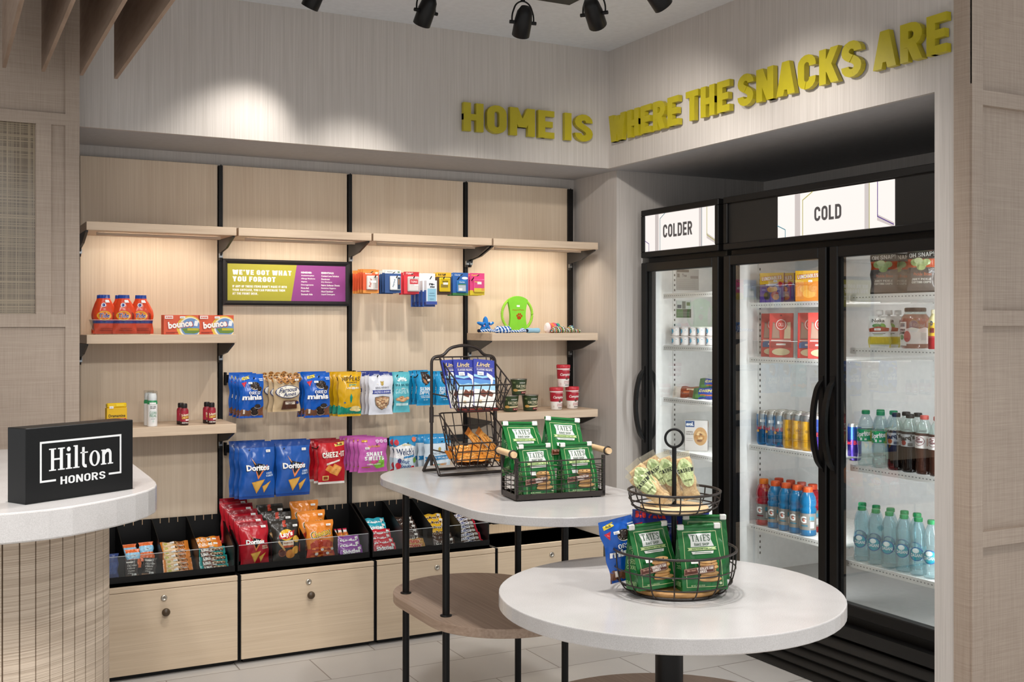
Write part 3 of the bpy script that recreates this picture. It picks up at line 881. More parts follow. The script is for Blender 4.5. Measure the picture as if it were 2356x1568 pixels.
# framed notice
t = thing('framed_sign', 'black framed lime and purple notice headed WE\'VE GOT WHAT YOU FORGOT', 'sign', (1.4935, YPAN - .014, 1.58))
A, B = PY(517, 593, 5.13), PY(808, 701, 5.13)
fw, z0, z1 = .627, 1.487, 1.704
z0, z1 = PY(517, 701, 5.13).z, PY(517, 594, 5.13).z
W2 = .31; zc = 1.58
g = G()
for k in range(4):
    o = [(-W2, z0 - zc), (W2, z0 - zc), (W2, z1 - zc), (-W2, z1 - zc)]; b = .022
    i_ = [(-W2 + b, z0 - zc + b), (W2 - b, z0 - zc + b), (W2 - b, z1 - zc - b), (-W2 + b, z1 - zc - b)]
    a, c = k, (k + 1) % 4
    m_ = lambda p, q, f: (p[0] + (q[0] - p[0]) * f, p[1] + (q[1] - p[1]) * f)
    P0, P1, Q0, Q1 = o[a], o[c], i_[a], i_[c]
    vs = [(P0[0], 0, P0[1]), (P1[0], 0, P1[1]), (P0[0], -.012, P0[1]), (P1[0], -.012, P1[1]), (m_(P0, Q0, .45)[0], -.018, m_(P0, Q0, .45)[1]), (m_(P1, Q1, .45)[0], -.018, m_(P1, Q1, .45)[1]), (Q0[0], -.007, Q0[1]), (Q1[0], -.007, Q1[1])]
    g.add(vs, [(0, 1, 3, 2), (2, 3, 5, 4), (4, 5, 7, 6)], CHAR)
g.obj('frame', t)
g = G(); PW, PH = 2 * W2 - .044, z1 - z0 - .044
S = lambda u, v, e: ((u - .5) * PW, -.006 - e, z0 - zc + .022 + v * PH)
ops = [('r', 0, 0, 1, 1, '#b3ae35'), ('p', [(.527, 0), (1, 0), (1, 1), (.575, 1)], '#95428f')]
ops += [('t', "WE'VE GOT WHAT", .285, .77, .49, .135, '#ffffff', {'f': 'd', 'wt': .24}), ('t', 'YOU FORGOT', .218, .585, .355, .14, '#ffffff', {'f': 'd', 'wt': .24})]
for k, (s_, w_) in enumerate((("IF ANY OF THESE ITEMS DIDN'T MAKE IT INTO", .45), ('YOUR SUITCASE, YOU CAN PURCHASE THEM', .435), ('AT THE FRONT DESK.', .21))):
    ops.append(('t', s_, .04 + w_ / 2, .385 - .098 * k, w_, .062, '#ffffff', {'f': 'd', 'wt': .22}))
for k, (s_, w_) in enumerate((('REMEDIES:', .092), ('Acetaminophen', .112), ('Allergy Medicine', .121), ('Aspirin', .052), ('Decongestants', .107), ('First-Aid', .066), ('Ibuprofen', .071), ('Stomach Aids', .099))):
    ops.append(('t', s_, .612 + w_ / 2, .80 - .087 * k, w_, .05, '#ffffff', {'f': 'B' if k == 0 else 'b'}))
for k, (s_, w_) in enumerate((('ESSENTIALS:', .11), ('Contact Lens Solution', .155), ('Deodorant', .075), ('Dry Shampoo', .095), ('Fabric Softener Sheets', .162), ('Feminine Hygiene', .128), ('Hand Sanitizer', .105), ('Liquid Detergent', .12))):
    ops.append(('t', s_, .787 + w_ / 2, .80 - .087 * k, w_, .05, '#ffffff', {'f': 'B' if k == 0 else 'b'}))
design(g, ops, S, PW, PH, mx=9, fin='paper', de=.00002)
g.obj('poster', t)

# hook bars
def hookbar(x0, x1, z, hooks, label, hl=.2):
    t = thing('hook_bar', label, 'hook bar', ((x0 + x1) / 2, YPAN - .03, z), 0, 'black bars with hooks')
    ox = (x0 + x1) / 2
    g = G(); g.box(x0 - ox, x1 - ox, 0, .012, -.018, .018, BLK); g.box(x0 - ox, x0 - ox + .008, -.01, .018, -.03, .03, BLK); g.box(x1 - ox - .008, x1 - ox, -.01, .018, -.03, .03, BLK); g.obj('rail', t)
    for x in hooks:
        h = G(); h.tube(fillet([(x - ox, 0, 0), (x - ox, -hl, 0), (x - ox, -hl - .02, .014)], .01, 3), .0028, BLK, 6); h.box(x - ox - .012, x - ox + .012, -.004, .002, -.02, .022, BLK); h.obj('hook', t)

# ================================================================== COOLERS
def rel(g, name, t, label=None):
    g.xf(Matrix.Translation(-Vector(t.location))); return g.obj(name, t, label)
XF, XB = 3.236, 3.95
HZ0, HZ1 = 1.838, 2.083
def cooler(name, label, cat, y0, y1, doors, panel, ops, shelves, hand):
    t = thing(name, label, cat, ((XF + XB) / 2, (y0 + y1) / 2, 0))
    zb, zt, th = .34, 1.80, .045
    g = G(); xb = XF + .052
    g.box(xb, XB, y0, y0 + .012, .06, HZ1, DGREY); g.box(xb, XB, y1 - .012, y1, .06, HZ1, DGREY)
    g.box(xb, XB, y0 + .012, y1 - .012, HZ1 - .02, HZ1, DGREY); g.box(XB - .012, XB, y0 + .012, y1 - .012, .06, HZ1 - .02, DGREY)
    g.box(xb, XB - .012, y0 + .012, y1 - .012, .06, .30, BLK)
    # face frame around the opening
    for a, b in ((y0 + .012, y0 + th), (y1 - th, y1 - .012)): g.box(xb, xb + .012, a, b, .30, 1.84, BLK)
    g.box(xb, xb + .012, y0 + th, y1 - th, zt, 1.84, BLK); g.box(xb, xb + .012, y0 + th, y1 - th, .30, zb, BLK)
    if len(doors) > 1: 
        ym = (doors[0][0] + doors[1][1]) / 2; g.box(xb, xb + .03, ym - .022, ym + .022, zb, zt, BLK)
    rel(g, 'cabinet_shell', t)
    g = G(); xi, xo = xb + .012, 3.88
    g.box(xi, xo, y0 + th - .01, y0 + th, zb, zt, LINER); g.box(xi, xo, y1 - th, y1 - th + .01, zb, zt, LINER)
    g.box(xo, xo + .01, y0 + th, y1 - th, zb, zt, LINER); g.box(xi, xo, y0 + th, y1 - th, zt, zt + .01, LINER)
    g.box(xi, xo, y0 + th, y1 - th, zb - .01, zb, col('#b9b8b6', 'satin'))
    rel(g, 'liner', t)
    for y, s in ((y1 - th, -1), (y0 + th, 1)):
        for x in (3.415, 3.80):
            g = G(); g.box(x - .009, x + .009, min(y, y + s * .006), max(y, y + s * .006), .40, 1.78, LINER)
            for k in range(52):
                z = .42 + k * .026; g.box(x - .0035, x + .0035, min(y + s * .0058, y + s * .0066), max(y + s * .0058, y + s * .0066), z, z + .011, col('#4c4c4c', 'matte'))
            rel(g, 'shelf_standard', t)
    for i, (a, b) in enumerate(doors):
        fw = .047; d0, d1 = .325, 1.812
        g = G()
        for q in ((a, a + fw, d0, d1), (b - fw, b, d0, d1)): g.bevbox(XF, XF + .044, *q, BLK, .004)
        for q in ((a + fw, b - fw, d0, d0 + fw), (a + fw, b - fw, d1 - fw, d1)): g.bevbox(XF, XF + .044, *q, BLK, .004)
        for q in ((a + fw, a + fw + .008, d0 + fw, d1 - fw), (b - fw - .008, b - fw, d0 + fw, d1 - fw)): g.box(XF + .012, XF + .04, *q, BLKG)
        d = rel(g, 'door', t)
        g = G(); g.add([(XF + .02, b - fw, d0 + fw), (XF + .02, a + fw, d0 + fw), (XF + .02, a + fw, d1 - fw), (XF + .02, b - fw, d1 - fw)], [(0, 1, 2, 3)], DOORG); rel(g, 'door_glass', t).parent = d
        g = G(); hy = (a + .024) if hand[i] == 'r' else (b - .024)
        pts = [(XF - .002, hy, 1.265), (XF - .03, hy, 1.235), (XF - .052, hy, 1.16), (XF - .058, hy, 1.08), (XF - .052, hy, 1.0), (XF - .03, hy, .925), (XF - .002, hy, .895)]
        out = []
        for p in fillet(pts, .05, 4): out.append(p)
        n = len(out)
        for k in range(n - 1):
            p, q = out[k], out[k + 1]; w = .011; tk = .016
            vs = [(p.x, hy - w, p.z), (p.x, hy + w, p.z), (p.x + tk, hy + w, p.z), (p.x + tk, hy - w, p.z), (q.x, hy - w, q.z), (q.x, hy + w, q.z), (q.x + tk, hy + w, q.z), (q.x + tk, hy - w, q.z)]
            g.add(vs, [(0, 1, 5, 4), (1, 2, 6, 5), (2, 3, 7, 6), (3, 0, 4, 7)], BLKS, False)
        g.box(XF - .004, XF + .002, hy - .012, hy + .012, 1.12, 1.28, BLKS); g.box(XF - .004, XF + .002, hy - .012, hy + .012, .885, 1.0, BLKS)
        rel(g, 'handle', t).parent = d
    # lit header
    g = G(); m = .03
    g.bevbox(XF, XB - .3, y0 + .002, y1 - .002, HZ0, HZ0 + m, BLK, .003); g.bevbox(XF, XB - .3, y0 + .002, y1 - .002, HZ1 - m, HZ1, BLK, .003)
    for a, b in ((y0 + .002, y0 + m), (y1 - m, y1 - .002)): g.bevbox(XF, XF + .1, a, b, HZ0 + m, HZ1 - m, BLK, .003)
    g.box(XF + .012, XF + .03, y0 + m, y1 - m, HZ0 + m, HZ1 - m, DGREY)
    h = rel(g, 'header', t)
    pl, pr, pz0, pz1 = panel
    g = G(); PW, PH = pl - pr, pz1 - pz0
    S = lambda u, v, e: (XF + .008 - e, pl - u * PW, pz0 + v * PH)
    g.box(XF + .0085, XF + .012, pr, pl, pz0, pz1, glow('header_light_panel', '#f3ebe6', .92))
    design(g, ops, S, PW, PH, mx=9)
    rel(g, 'light_panel', t).parent = h
    # louvred kick grille
    g = G(); zt_ = .275
    g.box(XF + .01, XF + .05, y0 + .004, y1 - .004, .225, zt_, DGREY)
    for k in range(5):
        z = .205 - k * .042
        g.prism([(XF + .004, z - .03), (XF + .03, z + .002), (XF + .05, z + .002), (XF + .05, z - .03), (XF + .01, z - .036)], y0 + .004, y1 - .004, DGREY, 'y')
    g.box(XF + .05, XF + .06, y0 + .004, y1 - .004, .0, zt_, BLK)
    rel(g, 'kick_grille', t)
    for (sy0, sy1, z, xf) in shelves:
        g = G()
        g.box(xf, xf + .004, sy0, sy1, z - .024, z + .001, WHITE)
        n = int((sy1 - sy0) / .017)
        for k in range(n):
            y = sy0 + .006 + k * .017; g.box(xf - .0006, xf + .0002, y, y + .007, z - .013, z - .009, col('#8d8d8b', 'matte'))
        for k in range(int((sy1 - sy0) / .014)):
            y = sy0 + .004 + k * .014; g.box(xf + .004, 3.86, y, y + .0035, z - .004, z, WHITE)
        for x in (xf + .02, xf + .2, xf + .38, 3.855): g.box(x, x + .005, sy0, sy1, z - .009, z - .004, WHITE)
        rel(g, 'shelf', t)
    for (ly, sg) in hand[-1]:
        g = G(); g.box(XF + .068, XF + .082, min(ly, ly + sg * .012), max(ly, ly + sg * .012), .42, 1.76, glow('cooler_led', '#f2f6ff', 3.0)); rel(g, 'light_tube', t)
        lamp('cooler_light', 'AREA', (XF + .085, ly + sg * .02, 1.1), 4.0, (.95, .98, 1.0), aim=(XF + .085 + .5, ly + sg * .42, 1.1), shape='RECTANGLE', size=1.3, size_y=.03).rotation_euler = Matrix(((0, 0, 0), (0, 0, 0), (0, 0, 0))).to_euler()
        o = COL.objects[-1] if False else bpy.data.objects[[x.name for x in bpy.data.objects if x.name.startswith('cooler_light')][-1]]
        zax = -Vector((.62, sg * .78, 0)).normalized(); xax = Vector((0, 0, 1)); yax = zax.cross(xax)
        o.rotation_euler = Matrix((xax, yax, zax)).transposed().to_euler()
    return t
GL = lambda h: glow('print_' + h, h, .85)
def pops(c1, c2, c3, word, wx, wy, ww, wh):
    return [('r', .165, 0, .215, 1, GL('#c9bfbc')), ('r', .77, 0, .81, 1, GL('#cfc6c4')), ('p', [(.87, .2), (1, .02), (1, .12), (.87, .33)], GL('#cfc4c0')),
            ('l', [(0, .33), (.075, .22), (.075, 0)], .006, GL(c1)), ('l', [(.24, 0), (.24, .84), (.33, 1)], .006, GL(c2)), ('l', [(.81, 0), (.81, 1)], .005, GL(c2)),
            ('l', [(.875, 1), (.875, .28), (1, .08)], .006, GL(c3)), ('t', word, wx, wy, ww, wh, GL('#4c4848'), {'f': 'd', 'wt': .19})]
fp = (PX(1479, 540, XF).y, PX(1647, 520, XF).y, PX(1478, 581, XF).z, PX(1480, 494, XF).z)
cooler('display_freezer', 'narrow black glass door freezer with lit header reading COLDER', 'freezer', 4.080, 4.718, [(4.083, 4.715)], fp,
       pops('#5a3a8a', '#4d7d8a', '#a9a54a', 'COLDER', .485, .50, .40, .34),
       [(4.14, 4.655, 1.652, 3.335), (4.14, 4.655, 1.385, 3.335), (4.14, 4.655, 1.117, 3.335), (4.14, 4.655, .85, 3.335), (4.14, 4.655, .56, 3.335)], ['l', [(4.14, 1)]])
cp = (PX(1786, 500, XF).y, PX(2054, 470, XF).y, PX(1786, 552, XF).z, PX(1786, 452.6, XF).z)
YD = 3.373
lsh = [(3.378, 3.985, z, 3.34) for z in (1.592, 1.341, .937, .568)]
rsh = [(2.755, 3.345, z, 3.335) for z in (1.613, 1.396, .915)] + [(2.755, 3.39, .527, 3.305)]
cooler('display_cooler', 'wide black two door glass cooler with lit header reading COLD', 'cooler', 2.700, 4.048, [(3.382, 4.045), (2.703, 3.364)], cp,
       pops('#4d8a9a', '#a9a54a', '#5a3a8a', 'COLD', .465, .49, .235, .32), lsh + rsh, ['r', 'l', [(3.40, 1), (2.75, 1)]])

# stickers on the freezer side wall
for (xa, xb_, za, zb_, lab, cc, oo) in ((3.43, 3.575, 1.675, 1.785, 'grey printed data sheet inside the freezer, above its top shelf', '#b5b2ae', [('r', .02, .85, .55, .97, '#55504e'), ('r', .03, .6, .14, .78, '#77726f'), ('t', 'True', .35, .7, .2, .14, '#3b3b3b'), ('r', .62, .55, .97, .68, '#8a8583')] + [('r', .05, .12 + k * .09, .85, .13 + k * .09, '#908c88') for k in range(5)]),
                                         (3.43, 3.525, 1.53, 1.62, 'green and black notice inside the freezer, under its top shelf', '#3c4a45', [('r', 0, .5, 1, 1, '#c9d3cd'), ('r', .05, .55, .33, .75, '#33495a'), ('r', .38, .52, .62, .95, '#5f6d68'), ('r', .68, .7, .92, .9, '#5a7a4a'), ('r', 0, 0, .45, .48, '#4d7a50')] + [('r', .05, .1 + .1 * k, .9, .12 + .1 * k, '#9aa8a0') for k in range(3)])):
    g = G(); w, h = xb_ - xa, zb_ - za
    g.box(xa, xb_, 4.671, 4.6725, za, zb_, col(cc, 'paper'))
    design(g, oo, lambda u, v, e: (xa + u * w, 4.671 - e, za + v * h), w, h, mx=9, fin='paper', de=.00005, e0=.0002)
    tag(g.obj('notice_sticker'), lab, 'sticker')

# ================================================================== TABLES
t = thing('round_table', 'round white topped pedestal table in front carrying a two tier basket', 'table', (1.778, 2.455, 0))
g = G(); slab(g, [(.467 * cos(2 * pi * i / 72), .467 * sin(2 * pi * i / 72)) for i in range(72)], .722, .762, QUARTZ); g.obj('tabletop', t)
g = G(); g.lathe([(.038, .04), (.038, .722)], BLK, 28); g.obj('pedestal', t)
g = G(); slab(g, [(.433 * cos(2 * pi * i / 64), .433 * sin(2 * pi * i / 64)) for i in range(64)], .37, .40, BROWNW); g.obj('lower_shelf', t)
g = G(); g.lathe([(.0001, .012), (.30, .010), (.30, .0), ], BLK, 40); g.lathe([(.06, .012), (.05, .03), (.038, .04)], BLK, 28); g.obj('base_plate', t)

t = thing('display_table', 'tall oblong white topped table on four black posts behind the round one', 'table', (1.802, 3.46, 0))
g = G(); slab(g, stadium(1.474 - 1.802, 2.131 - 1.802, 2.79 - 3.46, 4.13 - 3.46, .325, 14), .885, .914, QUARTZ); g.obj('tabletop', t)
g = G(); slab(g, stadium(1.495 - 1.802, 2.085 - 1.802, 3.165 - 3.46, 4.02 - 3.46, .29, 14), .458, .49, BROWNW, .002); g.obj('lower_shelf', t)
for x, y in ((1.552, 3.80), (1.552, 3.437), (2.026, 3.80), (2.026, 3.437)):
    g = G(); g.tube([(x - 1.802, y - 3.46, 0), (x - 1.802, y - 3.46, .885)], .0127, BLK, 14); l = g.obj('leg', t)
    g = G(); g.lathe([(.0127, .49), (.0205, .4905), (.0205, .4935), (.0127, .495)], BLK, 20, (x - 1.802, y - 3.46)); g.obj('collar', l)

# front desk at the left
t = thing('front_desk', 'curved front desk with a thick white top and ribbed wood base', 'front desk', (0, 3.2, 0))
def deskline(off):
    P = [(-1.2, 2.690), (-.2, 2.690), (.06, 2.690), (.127, 2.693), (.177, 2.697), (.228, 2.707), (.282, 2.730), (.34, 2.769), (.39, 2.808), (.442, 2.858), (.481, 2.91), (.507, 2.962), (.519, 3.01), (.525, 3.06), (.529, 3.17), (.532, 3.47), (.535, 4.1)]
    out = []
    for i, (x, y) in enumerate(P):
        a = P[max(0, i - 1)]; b = P[min(len(P) - 1, i + 1)]
        d = Vector((b[0] - a[0], b[1] - a[1])).normalized(); out.append((x - d.y * off, y + d.x * off - 3.2))
    return out
g = G(); slab(g, deskline(0) + [(-1.2, .9)], .997, 1.067, QUARTZ, .004); g.obj('desk_top', t)
base = deskline(.118)
# resample the base outline into slats
def resample(P, step):
    out = [P[0]]; acc = 0
    for a, b in zip(P, P[1:]):
        l = math.hypot(b[0] - a[0], b[1] - a[1]); d = step - acc
        while d <= l:
            out.append((a[0] + (b[0] - a[0]) * d / l, a[1] + (b[1] - a[1]) * d / l)); d += step
        acc = (acc + l) % step
    return out
SB = resample(base[1:], .0375)
g = G()
for a, b in zip(SB, SB[1:]):
    d = Vector((b[0] - a[0], b[1] - a[1])); n = Vector((d.y, -d.x)).normalized(); d *= .045
    p = [(a[0] + d.x, a[1] + d.y), (b[0] - d.x, b[1] - d.y)]
    q = [p[0], p[1], (p[1][0] - n.x * .01, p[1][1] - n.y * .01), (p[0][0] - n.x * .01, p[0][1] - n.y * .01)]
    g.prism(q, 0, .997, RIBW)
b2 = deskline(.123)
g.prism(b2 + [(-1.2, .9)], 0, .99, col('#6b5846', 'matte'))
g.obj('ribbed_base', t)

# black logo block on the desk
a0, a1 = PZ(59.2, 1161, 1.067), PZ(306, 1124, 1.067)
ang = math.atan2(a1.y - a0.y, a1.x - a0.x); SW = (a1 - a0).length; SH = .178; SD = .072
t = thing('logo_block', 'black block sign on the front desk with a white framed logo', 'desk sign', (a0 + a1) / 2, ang)
g = G(); g.bevbox(-SW / 2, SW / 2, 0, SD, 0, SH, col('#0a0a0a', 'black'), .0012); g.obj('block', t)
g = G(); WS = col('#d9dada', 'satin')
S = lambda u, v, e: ((u - .5) * SW, -.0004 - e, v * SH)
fr = [('l', [(.262, .275), (.128, .275), (.128, .795), (.872, .795), (.872, .265), (.755, .265)], .016, WS)]
fr += [('t', 'Hilton', .5, .555, .60, .30, WS, {'f': 's'}), ('t', 'HONORS', .512, .26, .42, .105, WS, {'f': 'd', 'wt': .17})]
design(g, fr, S, SW, SH, mx=9, de=.00005, e0=.0002); g.obj('logo', t)
g = G(); g.box(-SW / 2 - .003, SW / 2 + .003, -.003, SD + .003, -.0015 + .0015, .0018, ACRYL); g.obj('clear_foot', t)

# ================================================================== WIRE DISPLAYS
# two tier slanted rack on the tall table
t = thing('wire_rack', 'black two tier slanted wire rack of chocolate on the tall table', 'wire rack', (1.828, 3.88, .914))
g = G(); hw = .137
g.tube(fillet([(-hw, 0, .035), (-hw, 0, .452), (-hw + .05, 0, .456), (-.062, 0, .486), (0, 0, .499), (.062, 0, .486), (hw - .05, 0, .456), (hw, 0, .452), (hw, 0, .035)], .04, 5), .0062, BRONZE, 8)
g.obj('frame', t)
for sx in (-1, 1):
    g = G(); x = sx * hw
    g.tube(fillet([(x, -.075, .006), (x, -.055, .03), (x, 0, .085), (x, .055, .03), (x, .08, .006)], .03, 4), .006, BRONZE, 8); g.lathe([(.0085, .2), (.0085, .26)], BRONZE, 10, (x, 0)); g.obj('foot', t)
for y in (-.078, .083):
    g = G(); g.tube([(-hw - .0, y, .006), (hw + .0, y, .006)], .0056, BRONZE, 8); g.obj('foot_bar', t)
def wbasket(zb):
    # slanted open basket: low front, high back (local y forward is negative)
    hw = .098
    Bt, Ft = Vector((0, -.012, zb + .20)), Vector((0, -.195, zb + .098))      # rim back / front
    Bb, Fb = Vector((0, -.055, zb + .05)), Vector((0, -.15, zb + .0))           # floor back / front
    g = G(); r = .0021
    X = lambda p, x: Vector((x, p.y, p.z))
    hb = .110
    g.tube(fillet([X(Ft, -hb), X(Ft, hb), X(Bt, hb), X(Bt, -hb), X(Ft, -hb)], .012, 3), .0028, BRONZE, 6)
    for f in (.33, .66):
        a, b = Ft.lerp(Fb, f), Bt.lerp(Bb, f); h = hb + (hw - hb) * f
        g.tube(fillet([X(a, -h), X(a, h), X(b, h), X(b, -h), X(a, -h)], .012, 3), r, BRONZE, 5)
    g.tube([X(Fb, -hw), X(Fb, hw), X(Bb, hw), X(Bb, -hw), X(Fb, -hw)], r, BRONZE, 5)
    n = 6
    for k in range(n):
        s = -1 + 2 * (k + .5) / n
        g.tube([X(Ft, s * hb), X(Fb, s * hw), X(Bb, s * hw), X(Bt, s * hb)], r, BRONZE, 5)
    for sx in (-1, 1):
        for k in range(4):
            f0, f1 = k / 4, (k + 1) / 4
            top0, top1 = Bt.lerp(Ft, f0), Bt.lerp(Ft, f1); bo0, bo1 = Bb.lerp(Fb, f0), Bb.lerp(Fb, f1)
            g.tube([X(top0, sx * hb), X(bo1, sx * hw)], r, BRONZE, 5); g.tube([X(top1, sx * hb), X(bo0, sx * hw)], r, BRONZE, 5)
        g.tube([X(Bt, sx * hb) + Vector((0, .0, -.01)), (sx * .137, 0, zb + .19)], .0028, BRONZE, 5)
        g.tube([X(Bb, sx * hw), (sx * .137, 0, zb + .06)], .0028, BRONZE, 5)
    return g.obj('basket', t)
wbasket(.252); wbasket(.036)
RACK = t

# oblong wire basket with dowel handles
b0, b1 = PZ(1187, 1154, .914), PZ(1392, 1142, .914)
bang = math.atan2(b1.y - b0.y, b1.x - b0.x); BW = (b1 - b0).length; BD = .142
t = thing('wire_basket', 'dark wire basket with wood dowel handles full of green cookie bags', 'basket', b0, bang)
BASK = t
g = G(); z1 = .022
for q in ((0, BW, 0, .004), (0, BW, BD - .004, BD), ): g.box(q[0], q[1], q[2], q[3], .004, z1, BRONZE)
for q in ((0, .004), (BW - .004, BW)): g.box(q[0], q[1], 0, BD, .004, z1, BRONZE)
g.box(.003, BW - .003, .003, BD - .003, .006, .009, BRONZE)
for x in (.03, BW - .03):
    for y in (.01, BD - .01): g.box(x - .015, x + .015, y - .008, y + .008, 0, .005, BLK)
g.obj('base_tray', t)
g = G(); zr = .128
for x in (0.004, BW - .004):
    for y in (.005, BD - .005): g = G(); g.box(x - .005, x + .005, y - .005, y + .005, .01, zr + .012, BRONZE); g.obj('corner_post', t)
g = G(); o_ = .002
for k in range(7):
    z = .034 + (zr - .034) * k / 6.0
    if k == 6: pass
    g.tube([(o_, -o_, z), (BW - o_, -o_, z)], .0014 if k < 6 else .0024, BRONZE, 5); g.tube([(o_, BD + o_, z), (BW - o_, BD + o_, z)], .0014 if k < 6 else .0024, BRONZE, 5)
    if k < 5:
        g.tube([(-.0, 0, z), (-.0, BD, z)], .0014, BRONZE, 5); g.tube([(BW, 0, z), (BW, BD, z)], .0014, BRONZE, 5)
for k in range(1, 6):
    x = BW * k / 6; g.tube([(x, -o_, .02), (x, -o_, zr)], .0014, BRONZE, 5); g.tube([(x, BD + o_, .02), (x, BD + o_, zr)], .0014, BRONZE, 5)
for x in (0, BW):
    for k in range(1, 3): g.tube([(x, BD * k / 3, .02), (x, BD * k / 3, .09)], .0014, BRONZE, 5)
    g.tube(fillet([(x, .006, zr), (x, .02, .088), (x, BD - .02, .088), (x, BD - .006, zr)], .012, 3), .0022, BRONZE, 5)
g.obj('wire_sides', t)
for x, sx in ((-.010, -1), (BW + .010, 1)):
    g = G(); g.tube([(x, -.012, zr + .026), (x, BD + .012, zr + .026)], .0105, DOWEL, 16); h = g.obj('dowel_handle', t)
    g = G()
    for y in (.002, BD - .002):
        ring = [(x + .0125 * cos(2 * pi * i / 16), y, zr + .026 + .0125 * sin(2 * pi * i / 16)) for i in range(16)]
        g.tube(ring, .0032, BRONZE, 6, closed=True)
    g.obj('handle_ring', h)

# two tier round basket on the round table
TC = Vector((1.790, 2.448, .762))
t = thing('tiered_basket', 'two tier round wire basket with wood discs on the round table', 'basket stand', TC)
def ring(g, R0, z, r, n=40): g.tube([(R0 * cos(2 * pi * i / n), R0 * sin(2 * pi * i / n), z) for i in range(n)], r, BRONZE, 6, closed=True)
def bowl(z, rim, fl, h, nw):
    g = G()
    ring(g, rim, z + h, .0036); ring(g, rim * .985, z + h * .58, .002); ring(g, rim * .93, z + h * .25, .002); ring(g, fl + .006, z + .0, .0034)
    for k in range(nw):
        a = 2 * pi * (k + .4) / nw; c, s = cos(a), sin(a)
        pts = [(rim, h), (rim * .985, h * .58), (rim * .93, h * .25), (rim * .84, h * .06), (fl + .006, 0), (fl * .6, -.001)]
        g.tube(fillet([(r * c, r * s, z + q) for r, q in pts], .02, 3), .002, BRONZE, 5)
    return g.obj('basket_bowl', t)
bowl(.005, .168, .118, .112, 16); bowl(.222, .125, .084, .052, 14)
for z, r, th in ((.007, .122, .012), (.222, .093, .010)):
    g = G(); g.lathe([(.012, z), (r - .002, z), (r, z + .002), (r, z + th - .002), (r - .002, z + th), (.012, z + th)], DISCW if z < .1 else DOWEL, 40); g.obj('wood_disc', t)
g = G(); g.tube([(0, 0, .019), (0, 0, .222)], .0078, BLK, 14); g.tube([(0, 0, .232), (0, 0, .39)], .0062, BLK, 14); g.lathe([(.02, .019), (.018, .022), (.008, .024)], BLK, 18); g.lathe([(.02, .232), (.018, .235), (.007, .237)], BLK, 18); g.obj('centre_pole', t)
g = G(); vd = Vector((cos(YAW), -sin(YAW), 0)); g.tube([vd * .0245 * cos(2 * pi * i / 32) + Vector((0, 0, .4165 + .0245 * sin(2 * pi * i / 32))) for i in range(32)], .0036, BLK, 8, closed=True); g.obj('ring_handle', t)
TIER = t

# ================================================================== GOODS
def cookie(cx, cy, rx, ry, a=1.0):
    return [('e', cx, cy - ry * .16, rx, ry, '#e8dccb'), ('e', cx, cy, rx, ry, '#1f1714'), ('e', cx, cy + ry * .05, rx * .72, ry * .7, '#33251f')]
def chip_tri(pts): 
    m = [sum(p[k] for p in pts) / 3 for k in (0, 1)]
    return [('p', pts, '#d59a3b'), ('p', [(m[0] + (p[0] - m[0]) * .8, m[1] + (p[1] - m[1]) * .8) for p in pts], '#e3b052')]
def minis(W, H, seed=1):
    ops = [('p', [(0.0, .0), (1, .0), (1, .27), (.8, .2), (.6, .24), (.35, .17), (.1, .21), (0, .17)], '#7d5139'), ('r', .03, .0, .97, .055, '#0d4fae'),
           ('p', [(.12, .86), (.42, .9), (.4, .965), (.1, .92)], '#d8c23c'), ('t', 'NEW', .26, .912, .16, .03, '#4a4a38', {'f': 'd', 'rot': 4}), ('p', [(.1, .8), (.3, .83), (.2, .70)], '#d8283c')]
    ops += cookie(.62, .74, .19, .085) + cookie(.82, .66, .1, .055) + cookie(.6, .20, .16, .06) + cookie(.72, .27, .13, .05) + cookie(.62, .12, .15, .06)
    ops += [('t', 'OREO', .6, .575, .52, .085, '#0a3f96', {'f': 'd', 'wt': .34}), ('t', 'OREO', .6, .577, .49, .07, '#ffffff', {'f': 'd', 'wt': .17}), ('t', 'minis', .5, .47, .86, .125, '#0a3474', {'f': 'B'}), ('t', 'minis', .5, .475, .83, .115, '#ffffff', {'f': 'B'}),
            ('r', .12, .1, .2, .2, '#e8ddd0'), ('r', .78, .88, .95, .9, '#d5e2f2'), ('r', .8, .845, .95, .865, '#d5e2f2')]
    return bag(W, H, .042, [(1, '#0c5cc0')], ops, seed, (.42, .80, .16, .045))
def amos(W, H):
    ops = []
    for cx, cy, r in ((.12, .93, .1), (.36, .955, .1), (.6, .92, .12), (.84, .95, .11), (.22, .82, .11), (.45, .83, .13), (.7, .82, .12), (.95, .84, .09)):
        ops += [('e', cx, cy, r, r * .72, '#b07a3e')] + [('e', cx + r * dx, cy + r * dy * .7, r * .2, r * .16, '#4a2b1a') for dx, dy in ((-.4, .3), (.3, .4), (.1, -.4), (.5, -.2))]
    ops += [('e', .5, .53, .47, .17, '#24376e'), ('e', .5, .53, .44, .155, '#f3ede0'), ('t', 'Famous', .5, .585, .66, .12, '#1c2d63', {'f': 'b', 'sh': .3, 'rot': 6}), ('t', 'Amos', .55, .47, .48, .1, '#1c2d63', {'f': 'b', 'sh': .3, 'rot': 6}),
            ('p', [(.28, .06), (.82, .08), (.85, .3), (.3, .3)], '#5a3423'), ('r', .38, .2, .76, .27, '#f0e6d6'), ('t', 'CHOCOLATE', .57, .25, .34, .03, '#5a3423', {'f': 'd'}), ('t', 'CHIP', .57, .215, .14, .025, '#5a3423', {'f': 'd'}), ('e', .86, .24, .07, .04, '#2a3c7c')]
    return bag(W, H, .045, [(1, '#d8bc93')], ops, 3, (.82, .84, .15, .05))
